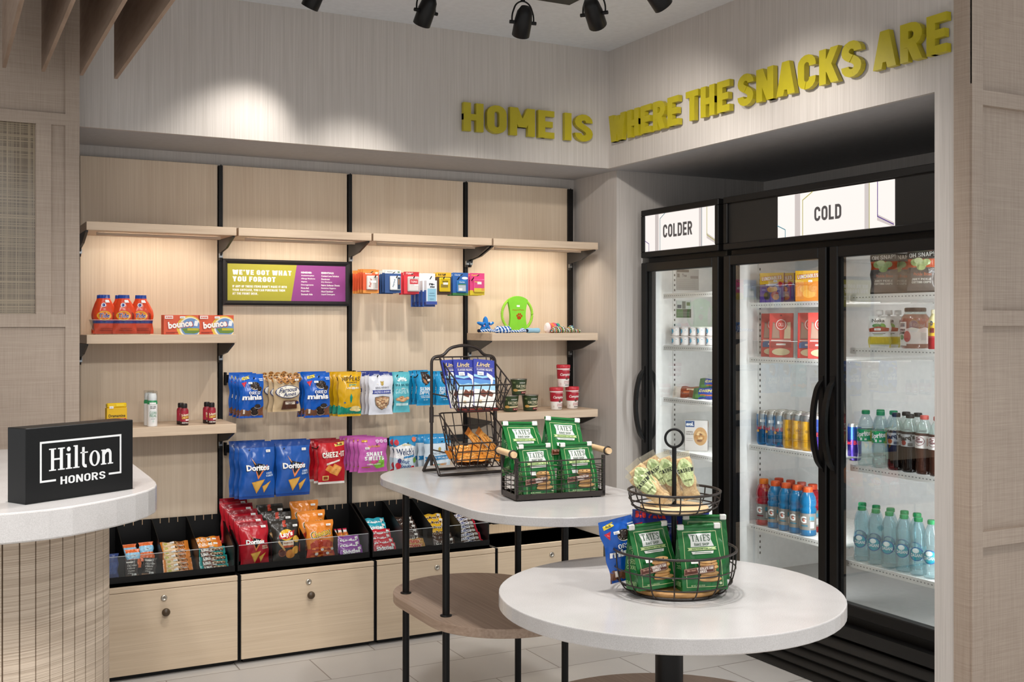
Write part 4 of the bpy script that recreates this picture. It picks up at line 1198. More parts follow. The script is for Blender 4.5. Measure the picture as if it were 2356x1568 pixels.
def hipp(W, H):
    ops = [('p', [(0, .05), (1, .05), (1, .16), (.6, .22), (.3, .19), (0, .26)], '#15937b'), ('t', 'HIPPEAS', .55, .845, .8, .095, '#3d2a14', {'f': 'd', 'wt': .15}), ('t', 'chickpea puffs', .55, .765, .5, .04, '#3d2a14'),
           ('t', 'groovy', .6, .705, .34, .05, '#2aa58e'), ('t', 'white cheddar', .6, .645, .6, .045, '#f6f2e0'), ('p', [(.5, .52), (.56, .44), (.55, .34), (.5, .3), (.45, .36), (.45, .45)], '#15937b'),
           ('e', .72, .2, .2, .035, '#edd89a'), ('e', .62, .16, .16, .04, '#e8cf88'), ('e', .8, .14, .15, .035, '#f0dea6'), ('r', .18, .3, .27, .33, '#3f6fa0')]
    return bag(W, H, .05, [(.05, '#d9a818'), (1, '#dba912')], ops, 5, (.6, .64, .12, .05))
def cashews(W, H):
    ops = [('r', 0, .92, 1, 1, '#2f3f8e'), ('t', 'SNACKS', .3, .96, .24, .022, '#dfe3f4', {'f': 'd'}), ('t', 'FOR A KING', .74, .96, .26, .022, '#dfe3f4', {'f': 'd'}), ('e', .52, .735, .06, .04, '#b59a4a'), ('p', [(.46, .76), (.58, .76), (.6, .8), (.52, .785), (.44, .8)], '#b59a4a'),
           ('t', "KING HENRY'S", .52, .645, .58, .045, '#4c4c5c', {'f': 'r'}), ('p', [(.1, .5), (.92, .5), (.88, .54), (.92, .585), (.1, .585), (.14, .54)], '#2a3c96'), ('t', 'SALTED CASHEWS', .51, .543, .68, .045, '#e6e9f6', {'f': 'b'}),
           ('p', [(.22, .42), (.52, .45), (.82, .42), (.8, .24), (.7, .17), (.52, .11), (.34, .17), (.24, .24)], '#6a6450'), ('p', [(.245, .41), (.52, .435), (.795, .41), (.775, .245), (.68, .18), (.52, .125), (.36, .18), (.265, .245)], '#b68d6e')]
    rr = random.Random(4)
    for k in range(26):
        u, v = rr.uniform(.3, .74), rr.uniform(.18, .39)
        ops.append(('e', u, v, .05, .022, rr.choice(['#dcb98f', '#e8cda6', '#c99f74'])))
    return bag(W, H, .03, [(1, '#dfe2ec')], ops, 7, (.3, .735, .08, .02), waist=.01)
def seasalt(W, H):
    ops = [('p', [(.5 + .33 * (1 if k % 2 else .72) * cos(pi * k / 12), .77 + .12 * (1 if k % 2 else .72) * sin(pi * k / 12)) for k in range(13)], '#eef4f4'), ('t', 'NUTS', .5, .79, .3, .04, '#4aa9b8', {'f': 'd'}), ('t', 'SEA SALTED', .5, .68, .86, .055, '#1c5f70', {'f': 'd'}),
           ('t', 'CASHEW', .5, .53, .82, .12, '#b9e2e8', {'f': 'd', 'wt': .14}), ('r', .1, .17, .9, .23, '#c6e6ea')]
    for u, v, r in ((.25, .33, .16), (.45, .37, .16), (.62, .33, .18), (.8, .35, .15), (.5, .30, .2)): ops += [('e', u, v, r, .04, '#c89062'), ('e', u, v + .01, r * .8, .025, '#e0b68a')]
    return bag(W, H, .03, [(1, '#5cb8c6')], ops, 8, (.5, .6, .2, .02))
def skinny(W, H):
    ops = [('p', [(.22, .98), (.72, .98), (.8, .8), (.68, .64), (.45, .58), (.28, .7)], '#2a1c16'), ('p', [(.3, .8), (.42, .66), (.6, .62), (.5, .74)], '#a06a42'), ('t', 'SKINNY', .5, .49, .76, .105, '#eef8fb', {'f': 'd', 'wt': .16}), ('t', 'DIPPED', .5, .375, .72, .1, '#eef8fb', {'f': 'd', 'wt': .16}),
           ('t', 'DARK CHOCOLATE', .5, .28, .6, .03, '#d8eef6', {'f': 'd'}), ('t', 'COCOA ALMONDS', .5, .235, .56, .03, '#d8eef6', {'f': 'd'}), ('e', .42, .17, .06, .02, '#a5d8ea'), ('e', .58, .17, .06, .02, '#a5d8ea')]
    return bag(W, H, .04, [(1, '#1391c9')], ops, 9, (.68, .74, .2, .06))
def dori(W, H, base, sub, c2, seed=10, stick=(.8, .84, .13, .045)):
    ops = [('p', [(.33, .72), (.42, .64), (.72, .60), (.62, .52), (.5, .36)], '#14110f'), ('p', [(.30, .745), (.44, .61), (.40, .62), (.335, .70)], '#e8a06a'), ('p', [(.42, .50), (.5, .345), (.78, .60), (.74, .595), (.505, .405), (.45, .50)], '#e8854a'),
           ('t', 'Doritos', .5, .55, .70, .115, '#12100f', {'f': 'B'}), ('t', 'Doritos', .5, .555, .67, .105, '#ffffff', {'f': 'B'}),
           ('t', sub[0], .84, .45, .2, .035, c2, {'f': 'd', 'rot': 4}), ('t', sub[1], .84, .405, .22, .035, c2, {'f': 'd', 'rot': 4})]
    ops += chip_tri([(.32, .30), (.68, .345), (.47, .09)]) + chip_tri([(.62, .22), (.86, .31), (.68, .10)])
    return bag(W, H, .055, [(.05, base[1]), (.92, base[0]), (1, base[1])], ops, seed, stick)
def cheez(W, H):
    ops = [('p', [(.62, .86), (.98, .89), (.97, .97), (.6, .94)], '#e0c85a'), ('t', '3oz', .8, .915, .24, .05, '#2a2a20', {'f': 'B', 'rot': 4}), ('t', 'CHEEZ-IT', .55, .68, .86, .145, '#7d0d14', {'f': 'd', 'wt': .3, 'rot': 3}), ('t', 'CHEEZ-IT', .55, .685, .82, .125, '#f7f2e6', {'f': 'd', 'wt': .2, 'rot': 3}),
           ('p', [(.26, .44), (.78, .53), (.78, .57), (.26, .49)], '#f2e2d6'), ('p', [(.22, .34), (.5, .24), (.62, .36), (.34, .46)], '#dc8a3a'), ('p', [(.38, .27), (.68, .18), (.86, .38), (.56, .48)], '#e79a48'), ('p', [(.44, .3), (.66, .23), (.8, .37), (.58, .44)], '#eda95a'), ('e', .62, .335, .02, .012, '#b0662a'),
           ('r', .14, .09, .36, .2, '#e8d27a'), ('r', .17, .11, .33, .18, '#9a3a20')]
    return bag(W, H, .045, [(.04, '#e6e0da'), (.96, '#be1622'), (1, '#8e1420')], ops, 11)
def smart(W, H):
    ops = [('p', [(.3, .34), (.62, .1), (.9, .14), (.86, .42), (.72, .5), (.66, .3)], '#86c441'), ('p', [(.36, .3), (.5, .22), (.66, .3), (.55, .38)], '#cf4a86'), ('t', 'SMART', .52, .545, .6, .12, '#ffffff', {'f': 'd', 'wt': .24}), ('t', 'SWEETS', .52, .415, .68, .12, '#ffffff', {'f': 'd', 'wt': .24}),
           ('t', '3g SUGAR', .52, .76, .42, .07, '#d9a03a', {'f': 'B'}), ('t', 'SOURMELON BITES', .5, .235, .5, .04, '#f3f8e8', {'f': 'd'}), ('r', .08, .14, .38, .17, '#a9843a'), ('p', [(.1, .9), (.3, .9), (.3, .96), (.1, .96)], '#d9a03a')]
    for k in range(3): ops += [('e', .64 + .14 * k, .91, .06, .05, '#f2dff0'), ('e', .64 + .14 * k, .91, .045, .035, '#c9a0c6')]
    return bag(W, H, .032, [(1, '#c85fb2')], ops, 12, (.27, .72, .14, .06))
def welch(W, H):
    ops = [('p', [(.0, .74), (.5, .84), (1, .74), (1, .5), (.5, .42), (0, .5)], '#f3f4f6'), ('t', "Welch's", .5, .63, .86, .17, '#1b3263', {'f': 'b'}), ('p', [(.4, .47), (.9, .5), (.9, .55), (.4, .52)], '#2f86c0'),
           ('t', 'Fruit', .5, .385, .34, .09, '#2a4c86', {'f': 'b', 'sh': .3}), ('t', 'Snacks', .52, .285, .5, .085, '#2a4c86', {'f': 'b', 'sh': .3}), ('e', .16, .3, .12, .08, '#c22638'), ('e', .1, .15, .11, .07, '#d8384a'), ('e', .85, .2, .13, .09, '#c22638'), ('e', .92, .42, .08, .07, '#6f9a3a'), ('e', .22, .42, .08, .06, '#3a3470'),
           ('e', .12, .86, .1, .07, '#c8303f'), ('e', .9, .92, .1, .06, '#e07a5a'), ('t', 'REDUCED SUGAR', .55, .8, .4, .03, '#d9c35a', {'f': 'd'})]
    return bag(W, H, .035, [(.52, '#cfe2ee'), (.74, '#e7edf2'), (1, '#2a8fc4')], ops, 13)
def gummy(W, H):
    ops = [('r', 0, .8, 1, 1, '#2b8fc9'), ('e', .55, .66, .06, .05, '#b59a4a'), ('t', "KING HENRY'S", .52, .56, .6, .05, '#55606c', {'f': 'r'}), ('p', [(.02, .38), (1, .42), (.96, .47), (1, .52), (.02, .48), (.06, .43)], '#2a86c0'), ('t', 'LION WORLD', .52, .452, .66, .05, '#e4f0f8', {'f': 'b'}),
           ('p', [(.2, .3), (.82, .32), (.78, .12), (.5, .06), (.24, .14)], '#c8a890')] + [('e', u, v, .09, .05, c) for u, v, c in ((.32, .24, '#c96a4a'), (.48, .25, '#58b0b0'), (.64, .25, '#e0a060'), (.4, .16, '#d88a5a'), (.58, .16, '#b85a52'), (.72, .2, '#70b89a'))]
    return bag(W, H, .03, [(1, '#d5e3ee')], ops, 14, waist=.01)
def hang(fn, box, desc, cat, name, n, dy=.042, dx=-.004, Y=4.93, group=None, rz=0, H=None):
    uL, uR, vT, vB = box
    a, b = PY(uL, vB, Y), PY(uR, vT, Y); uc = (uL + uR) / 2
    W = b.x - a.x; z0, z1 = PY(uc, vB, Y).z, PY(uc, vT, Y).z
    K = fn(W, H or z1 - z0); rr = random.Random(int(uL))
    for i in range(n):
        z = z1 - (H or z1 - z0)
        lb = (('%s of the ' % orank(i, n)).replace('of the of the', 'of the') if n > 1 else '') + desc
        put(K, name, lb, cat, ((a.x + b.x) / 2 + dx * i + (rr.uniform(-.004, .002) if i else 0), Y + dy * i, z + (rr.uniform(-.004, .004) if i else 0)), rz + (rr.uniform(-.06, .06) if i else 0), group=group or desc.split(' ', 1)[0] + ' ' + cat + ' group at ' + desc.split()[-1])
G1 = 'bags on the upper hook bars'; G2 = 'bags on the lower hook bars'
za = PY(700, 872, 5.13).z
hookbar(1.19, 1.80, PY(560, 868, 5.135).z - .004, (1.272, 1.432, 1.575, 1.73), 'upper hook bar left of centre carrying blue and tan cookie bags')
hookbar(1.82, 2.43, PY(1000, 860, 5.135).z - .004, (1.865, 1.965, 2.07, 2.2, 2.35), 'upper hook bar right of centre carrying white and turquoise nut bags')
hookbar(1.19, 1.80, PY(560, 1030, 5.135).z + .0, (1.25, 1.41, 1.57), 'lower hook bar left of centre carrying blue chip bags')
hookbar(1.82, 2.43, PY(960, 1012, 5.135).z + .0, (1.86, 2.02, 2.2), 'lower hook bar right of centre carrying pink candy bags')
hookbar(1.82, 2.43, PY(900, 644, 5.135).z, (1.87, 1.98, 2.07, 2.16, 2.23, 2.31, 2.39), 'short hook bar carrying the remedy cards', .16)
hang(minis, (549, 606, 860, 961), 'four blue mini cookie bags at far left', 'snack bag', 'snack_bag', 4, group=G1, dy=.045)
hang(amos, (628, 690, 859, 946), 'three tan cookie bags in the upper row', 'snack bag', 'snack_bag', 3, group=G1, dx=-.014)
hang(minis, (698.5, 759, 856.5, 960), 'three blue cookie bags beside the yellow puff bags', 'snack bag', 'snack_bag', 3, group=G1)
hang(hipp, (777, 830, 855, 957), 'three yellow puff bags in the upper row', 'snack bag', 'snack_bag', 3, group=G1, dx=-.008)
hang(cashews, (848.5, 903, 856.5, 953), 'four white cashew bags in the upper row', 'snack bag', 'snack_bag', 4, group=G1)
hang(seasalt, (905, 942, 855, 948), 'two narrow turquoise nut bags in the upper row', 'snack bag', 'snack_bag', 2, group=G1)
hang(skinny, (958, 995.5, 853, 932), 'three bright blue almond bags left of the wire rack', 'snack bag', 'snack_bag', 3, group=G1)
hang(skinny, (1003, 1041, 853, 931), 'two bright blue almond bags seen behind the wire rack', 'snack bag', 'snack_bag', 2, group=G1)
blue = lambda s: (lambda W, H: dori(W, H, ('#1d55a8', '#193f86'), ('COOL', 'RANCH'), '#c8dcf2', s))
hang(blue(20), (549, 632, 1016, 1146), 'three blue chip bags at the lower left', 'chip bag', 'chip_bag', 3, group=G2, dx=-.012)
hang(blue(21), (634, 713, 1012, 1139), 'two blue chip bags beside the red crackers', 'chip bag', 'chip_bag', 2, group=G2)
hang(cheez, (731, 793, 1013, 1112), 'three red cheese cracker bags in the lower row', 'snack bag', 'snack_bag', 3, group=G2, dx=-.008)
hang(smart, (824, 891, 1007.5, 1085), 'six pink sour candy bags in the lower row', 'candy bag', 'candy_bag', 6, group=G2, dx=-.009, dy=.03)
hang(welch, (905, 956, 1003, 1098), 'two blue and white fruit snack bags in the lower row', 'snack bag', 'snack_bag', 2, group=G2)
hang(gummy, (976, 1036, 1000, 1094), 'three white and blue gummy bags behind the wire rack', 'candy bag', 'candy_bag', 3, group=G2, dx=-.016)

# remedy cards
G3 = 'remedy cards on the hook bar'
def card(c, zones, ops, bub, bc, bops): return lambda W, H: blister(W, H, zones, ops, bub, bc, bops)
SLOT = [('p', [(.45, .84), (.62, .9), (.66, .95), (.5, .9)], '#15110f')]
hang(card(0, [(.12, '#e0913e'), (.86, '#dd5a30'), (1, '#e4923e')], [('t', 'Medicated', .35, .83, .4, .06, '#f6ead8', {'f': 'b'}), ('e', .85, .86, .1, .045, '#f2ddc0')] + SLOT, (.2, .14, .92, .74), '#cdc6c0', [('r', .05, .05, .55, .95, '#e4e0db'), ('r', .72, .1, .95, .9, '#a9a39d'), ('t', 'Relief', .3, .5, .7, .16, '#c2472c', {'f': 'b', 'rot': 80}), ('r', .3, .5, .8, .66, '#f5f3ef')]),
     (835, 871.5, 620, 674), 'five orange remedy cards at the left of the row', 'remedy card', 'remedy_card', 5, .028, -.003, 4.98, G3)
hang(card(1, [(.86, '#2d4f86'), (1, '#dfe2df')], [('t', 'DayQuil', .3, .93, .3, .05, '#33333c', {'f': 'b'}), ('r', .78, .9, .92, .95, '#3f6a44')] + SLOT, (.28, .12, .94, .74), '#d3d8da', [('r', .05, .05, .62, .95, '#eceeed'), ('r', .68, .08, .95, .92, '#33445c'), ('t', 'NyQuil', .35, .5, .7, .14, '#2c6488', {'f': 'b', 'rot': 75}), ('r', .75, .4, .85, .8, '#b98a62')]),
     (885.5, 922.5, 621.5, 673.5), 'four navy and white remedy cards in the row', 'remedy card', 'remedy_card', 4, .025, -.003, 4.98, G3)
hang(card(2, [(.84, '#d22f3c'), (1, '#b8242f')], [('t', 'TYLENOL', .38, .925, .5, .08, '#f7eeee', {'f': 'b', 'sh': .2})] + SLOT, (.22, .1, .95, .78), '#cfc6c2', [('r', .1, .1, .9, .85, '#ddd6d2'), ('r', .15, .5, .88, .82, '#c92f3a'), ('t', 'TYLENOL', .52, .66, .6, .14, '#f7eeee', {'f': 'b', 'sh': .2}), ('r', .55, .38, .92, .5, '#f4f2ee')]),
     (929, 964, 625, 675.5), 'three red remedy cards in the row', 'remedy card', 'remedy_card', 3, .025, -.003, 4.98, G3)
def renu(W, H):
    g = G(); g.box(-W / 2, W / 2, -.0005, .0005, 0, H, col('#2c4f9a', 'paper')); g.box(-W / 2, W / 2, -.0008, .0008, H * .45, H, col('#e2e6ec', 'paper'))
    k = G(); k.bevbox(-W * .38, W * .46, -.03, -.001, H * .06, H * .78, col('#e7eaef', 'paper'), .001)
    bw, bh = W * .84, H * .72
    design(k, [('r', 0, 0, 1, .13, '#3b4f9c'), ('r', .1, .14, .9, .66, '#8fc0d6'), ('t', 're-', .5, .84, .5, .09, '#23262e', {'f': 'B'}), ('t', 'nu', .55, .73, .4, .07, '#23262e', {'f': 'B'}), ('r', .2, .36, .8, .38, '#5f88a0'), ('r', .28, .46, .72, .48, '#5f88a0'), ('r', .3, .22, .7, .24, '#5f88a0')], lambda u, v, e: (-W * .38 + u * bw, -.03 - e, H * .06 + v * bh), bw, bh, mx=9, fin='paper')
    design(k, [('r', 0, 0, 1, .6, '#3f66b4'), ('r', 0, .6, 1, 1, '#dfe5ee'), ('r', 0, 0, 1, .1, '#313f8e')], lambda u, v, e: (-W * .38 - e, -.001 - u * .029, H * .06 + v * bh), .03, bh, mx=9, fin='paper')
    return dict(me=g.mesh('card'), kids=[('carton', k.mesh('carton'))], W=W, H=H)
hang(renu, (972, 1001, 628.5, 705), 'four hanging lens solution cartons below the remedy row', 'carton', 'hanging_carton', 4, .042, -.002, 4.975, G3)
hang(card(3, [(.8, '#47301f'), (1, '#d9ae2a')], [('t', 'BAYER', .38, .9, .5, .09, '#2a1c10', {'f': 'd'})] + SLOT, (.18, .12, .9, .76), '#d6b81e', [('t', 'BAYER', .5, .72, .5, .14, '#3b2c14', {'f': 'd'}), ('r', .1, .3, .75, .55, '#8f7a30'), ('r', .3, .5, .75, .66, '#efece2')]),
     (1003.5, 1038, 626.5, 677), 'two yellow and brown remedy cards in the row', 'remedy card', 'remedy_card', 2, .025, -.003, 4.98, G3)
hang(card(4, [(.1, '#3a7a3f'), (1, '#2a5fa6')], [('t', 'Claritin', .32, .9, .4, .06, '#dfeaf4', {'f': 'b'}), ('e', .78, .76, .2, .06, '#e8eef4')] + SLOT, (.22, .12, .84, .66), '#2f74b8', [('t', 'Claritin', .5, .85, .6, .12, '#d6e6f2', {'f': 'b'}), ('r', .12, .1, .9, .6, '#b9c0c8'), ('r', .2, .15, .55, .35, '#eef0f0'), ('r', .1, .62, .92, .7, '#4f8a52')]),
     (1041.5, 1077, 627, 678.5), 'three blue allergy remedy cards in the row', 'remedy card', 'remedy_card', 3, .025, -.003, 4.98, G3)
hang(card(5, [(.22, '#dcc32a'), (1, '#d9407f')], [('t', 'Pepto', .34, .9, .44, .08, '#e2cc3a', {'f': 'b', 'rot': 4})] + SLOT, (.22, .14, .94, .72), '#dc4f88', [('t', 'Pepto', .32, .78, .5, .14, '#e6d23a', {'f': 'b', 'rot': 4}), ('r', 0, 0, 1, .3, '#ddc63a'), ('r', .3, .6, .7, .8, '#f2efe9'), ('r', .7, .1, .95, .3, '#e39a4a')]),
     (1081, 1114.5, 628, 678.5), 'three pink remedy cards at the right of the row', 'remedy card', 'remedy_card', 3, .025, -.003, 4.98, G3)

# ---------------------------------------------------------------- shelves
def onshelf(K, name, label, cat, u, v, Y, zs, rz=0, group=None, rx=0):
    p = PY(u, v, Y); return put(K, name, label, cat, (p.x, Y, zs), rz, rx, group=group)
ZM, ZLO = 1.4495, 1.0535
ppm = lambda Y: 2520 / (Y * .93)
def tide():
    W, H = .093, .166
    out = [(0, 0), (1, 0), (1, .4), (.985, .55), (.9, .72), (.74, .84), (.7, .88), (.3, .88), (.22, .84), (.05, .74), (0, .6)]
    S0 = bagS(W, H, .036, seed=31, top=.02, bot=.03, crk=.0009, waist=0)
    def S(u, v, e, sd=1):
        k = 1.0; off = 0
        if v > .6: t = (v - .6) / .28; k = 1 - .52 * min(1, t) ** 1.4; off = -.04 * min(1, t)
        x, y, z = S0(u, v, e, sd); return ((x * k + off * W), y, z)
    g = G(); mf = lambda u, v: col('#1f3f8e') if v > .9 else col('#dc4a26')
    g.grid(lambda u, v: S(u, v, 0), 16, 22, None, matf=mf); g.grid(lambda u, v: S(u, v, 0, -1), 16, 22, None, matf=mf, flip=True)
    design(g, [('r', .0, .27, 1, .34, '#2c3f8a'), ('e', .43, .465, .3, .125, '#e8b030'), ('e', .43, .465, .24, .1, '#e4782c'), ('t', 'Tide', .43, .47, .46, .12, '#f4f0ec', {'f': 'B', 'sh': .15}), ('t', 'Tide', .43, .47, .44, .105, '#1f3f8e', {'f': 'b', 'sh': .15}), ('e', .4, .74, .13, .055, '#eef0f2'), ('e', .4, .74, .09, .04, '#2c3f8a'),
               ('p', [(.8, .33 + .02), (.9, .36), (.86, .52), (.78, .56)], '#8f2a14'), ('r', .25, .08, .8, .1, '#a83417'), ('r', .3, .13, .8, .145, '#a83417')], S, W, H)
    k = G(); design(k, [('r', .5, .8, .8, .87, '#f4f2ee')], S, W, H, fin='paper', e0=.005)
    return dict(me=g.mesh('pouch'), kids=[('price_sticker', k.mesh('price_sticker'))])
KT = tide(); GT = 'orange detergent pouches'
for (u, Y, rz, lb) in ((242, 4.925, .05, 'orange detergent pouch at the left of the clear tray'), (287, 4.915, -.03, 'orange detergent pouch in the middle of the clear tray'), (326, 4.925, -.08, 'orange detergent pouch at the right of the clear tray'), (280, 4.975, 0, 'orange detergent pouch behind the middle one in the clear tray'), (238, 4.975, 0, 'orange detergent pouch behind the left one in the clear tray')):
    onshelf(KT, 'detergent_pouch', lb, 'detergent', u, 760, Y, ZM + .003, rz, GT)
a, b = PY(213, 768, 4.885).x, PY(352, 768, 4.885).x
g = G(); w = (b - a) / 2; yf, yb, hh = -.06, .07, .062
g.box(-w + .012, w - .012, yf + .006, yb, 0, .002, ACRYL)
for q in ([(-w + .012, yf + .006, 0), (w - .012, yf + .006, 0), (w, yf, hh), (-w, yf, hh)], [(-w + .012, yb, 0), (-w + .012, yf + .006, 0), (-w, yf, hh), (-w, yb, hh)], [(w - .012, yf + .006, 0), (w - .012, yb, 0), (w, yb, hh), (w, yf, hh)]): g.add(q, [(0, 1, 2, 3)], ACRYL)
g.tube([(-w, yb, hh), (-w, yf, hh), (w, yf, hh), (w, yb, hh)], .0009, col('#d9dcdc', 'gloss'), 5)
o = g.obj('clear_tray'); o.location = ((a + b) / 2, 4.94, ZM); tag(o, 'clear plastic tray holding the orange detergent pouches', 'tray')
def bounce():
    ops = [('r', 0, 0, 1, 1, '#dd5a38'), ('e', .72, .35, .36, .62, '#edc34a'), ('e', .74, .36, .31, .54, '#f3ead0'), ('e', .75, .36, .27, .48, '#6f94c4'), ('p', [(.5, .3), (.75, .34), (1, .28), (1, .12), (.85, .04), (.6, .06)], '#6d8a3a'), ('r', .66, .2, .98, .32, '#c2b52f'), ('p', [(.84, .45), (.94, .42), (.97, .68), (.87, .72)], '#f2f4f8'),
           ('t', 'bounce', .46, .53, .72, .42, '#c23a2c', {'f': 'B', 'rot': 7}), ('t', 'bounce', .46, .53, .68, .36, '#fbf6f0', {'f': 'B', 'rot': 7}), ('r', .03, .8, .26, .97, '#f3e6de'), ('t', '40 MORE', .145, .88, .18, .08, '#d24a34', {'f': 'B'}), ('r', .06, .1, .4, .13, '#a03420'), ('r', .06, .05, .3, .08, '#a03420')]
    ops = [o for o in ops if not (o[0] == 'e' and o[1] + o[3] > 1.2)]
    for i, o in enumerate(ops):
        if o[0] == 'e':
            pts = [(min(1, max(0, o[1] + o[3] * cos(2 * pi * k / 40))), min(1, max(0, o[2] + o[4] * sin(2 * pi * k / 40)))) for k in range(40)]
            P = []
            for p in pts:
                if not P or abs(p[0] - P[-1][0]) + abs(p[1] - P[-1][1]) > 1e-4: P.append(p)
            ops[i] = ('p', P, o[5])
    return carton(.151, .084, .036, '#dd5a38', ops, [('r', 0, 0, 1, 1, '#e2653f'), ('r', .2, .1, .8, .9, '#d9512f')], None, (.52, .88, .15, .11))
KB = bounce(); GB = 'orange dryer sheet boxes'
for u, lb in ((416, 'left'), (495.5, 'right')):
    onshelf(KB, 'dryer_sheet_box', 'front orange dryer sheet box of the %s pair on the middle shelf' % lb, 'box', u, 765, 4.885, ZM, 0, GB)
    o = onshelf(KB, 'dryer_sheet_box', 'rear orange dryer sheet box of the %s pair on the middle shelf' % lb, 'box', u, 765, 4.924, ZM, 0, GB); o.location.x -= .004
K = carton(.084, .084, .03, '#e2b51a', [('r', 0, .0, 1, .3, '#e0952a'), ('t', 'Dramamine', .5, .6, .82, .15, '#23231f', {'f': 'b'}), ('r', .05, .36, .95, .47, '#b8402c'), ('t', 'MOTION SICKNESS', .5, .415, .7, .06, '#f2dfc6', {'f': 'd'}), ('t', 'CHEWABLE', .4, .25, .5, .07, '#f6ecc8', {'f': 'd'}), ('r', .1, .12, .6, .15, '#f6ecc8')], None, None, (.22, 1.03, .2, .12))
k = G(); k.bevbox(-.04, .042, -.014, .014, .084, .104, col('#e8c01c', 'gloss'), .004); k.bevbox(-.006, .03, -.016, -.012, .088, .1, col('#f2d23a', 'gloss'), .002); K['kids'].append(('hang_tab', k.mesh('hang_tab')))
onshelf(K, 'medicine_box', 'yellow motion sickness tablet box on the lower left shelf', 'box', 267, 965, 4.93, ZLO, .12)
SPR = bottle([(.0205, 0), (.0212, .003), (.0212, .104), (.0205, .108), (.018, .112), (.0185, .114), (.0185, .132), (.015, .142)], [(.096, col('#efefee', 'satin')), (.112, col('#2c9a5e', 'satin')), (.15, col('#f6f6f6', 'satin'))],
             (.012, .094, None, [('t', 'NOT YOUR', .5, .9, .4, .05, '#3c3c3c', {'f': 'd'}), ('t', "MOTHER'S", .5, .82, .4, .05, '#3c3c3c', {'f': 'd'}), ('t', 'CLEAN', .5, .58, .5, .14, '#3a8f66', {'f': 's'} if False else {'f': 'r'}), ('t', 'FREAK', .5, .42, .5, .14, '#3a8f66', {'f': 'r'}), ('r', .35, .25, .65, .27, '#8a8a8a'), ('e', .5, .14, .06, .06, '#c9d6cf'), ('r', .25, 1.02, .7, 1.12, '#f2f2ee')], .42))
k = G(); k.lathe([(.0212, .105), (.0214, .15), (.0195, .152), (.0001, .152)], ACRYL, 22); SPR['kids'].append(('clear_cap', k.mesh('clear_cap')))
onshelf(SPR, 'spray_can', 'front white and green dry shampoo spray can', 'spray can', 350.5, 975, 4.905, ZLO, 0, 'white spray cans')
onshelf(SPR, 'spray_can', 'rear white and green dry shampoo spray can', 'spray can', 342.5, 975, 4.965, ZLO, 1.4, 'white spray cans')
FIV = bottle([(.0165, 0), (.0178, .003), (.0178, .062), (.0165, .068), (.0115, .074), (.0112, .078)], [(.016, col('#2a1512', 'satin')), (.062, col('#a8243a', 'satin')), (.08, col('#8a1c2c', 'satin'))],
             (.006, .064, None, [('t', '5-hour', .5, .68, .72, .18, '#f0e2c0', {'f': 'B', 'rot': 8}), ('t', 'ENERGY', .55, .48, .74, .17, '#e8c65a', {'f': 'd', 'rot': 8}), ('r', .5, .24, .85, .34, '#f4f2ee'), ('t', 'EXTRA', .5, .08, .6, .1, '#f0e6dc', {'f': 'd'})], .42), (.0118, .074, .094, '#1c1414'))
for u, Y, rz, lb in ((424, 4.905, .1, 'front small red energy shot of the left pair'), (416, 4.955, .5, 'rear small red energy shot of the left pair'), (487, 4.905, .1, 'front small red energy shot of the right pair'), (476, 4.96, .5, 'rear small red energy shot of the right pair')):
    onshelf(FIV, 'energy_shot_bottle', lb, 'bottle', u, 970, Y, ZLO, rz, 'small red energy shots')

# dog toys
def star_toy():
    t = Vector((PY(1117, 765, 4.97).x, 4.97, ZM)); g = G(); c = col('#2f7fd0', 'cloth')
    def rad(a): return .033 + .014 * cos(5 * (a - pi / 2)) + .002 * cos(10 * (a - pi / 2))
    for sg in (-1, 1):
        def f(u, v):
            a = 2 * pi * u; r = rad(a) * v * 1.0; return (r * cos(a) * 1.05, sg * .022 * math.sqrt(max(0, 1 - v ** 2.4)), .041 + r * sin(a) * .92)
        g.grid(f, 50, 8, c, flip=sg > 0)
    o = g.obj('star_toy'); o.location = t; tag(o, 'blue plush star dog toy with a small face', 'dog toy', 'dog toys')
    k = G()
    for x in (-.014, .012): k.lathe([(.0001, .004), (.003, .003), (.0042, 0)], col('#16161c', 'gloss'), 10); k.v[-0:] = k.v
    k = G()
    for x in (-.013, .011):
        q = G(); q.lathe([(.0042, 0), (.003, .003), (.0001, .004)], col('#16161c', 'gloss'), 10); q.xf(Matrix.Translation((x, -.021, .047)) @ Matrix.Rotation(R(90), 4, 'X')); q.obj('eye', o)
        q = G(); q.lathe([(.004, 0), (.0001, .0012)], col('#e79ab0', 'cloth'), 10); q.xf(Matrix.Translation((x * 1.35, -.0212, .038)) @ Matrix.Rotation(R(90), 4, 'X')); q.obj('cheek', o)
    q = G(); q.tube([(-.005, -.0225, .041), (-.001, -.0228, .039), (.003, -.0225, .041)], .0006, BLK, 5); q.obj('mouth', o)
    q = G(); q.box(.018, .026, -.019, -.017, .044, .058, col('#f3f1ec', 'paper')); q.obj('price_sticker', o)
star_toy()
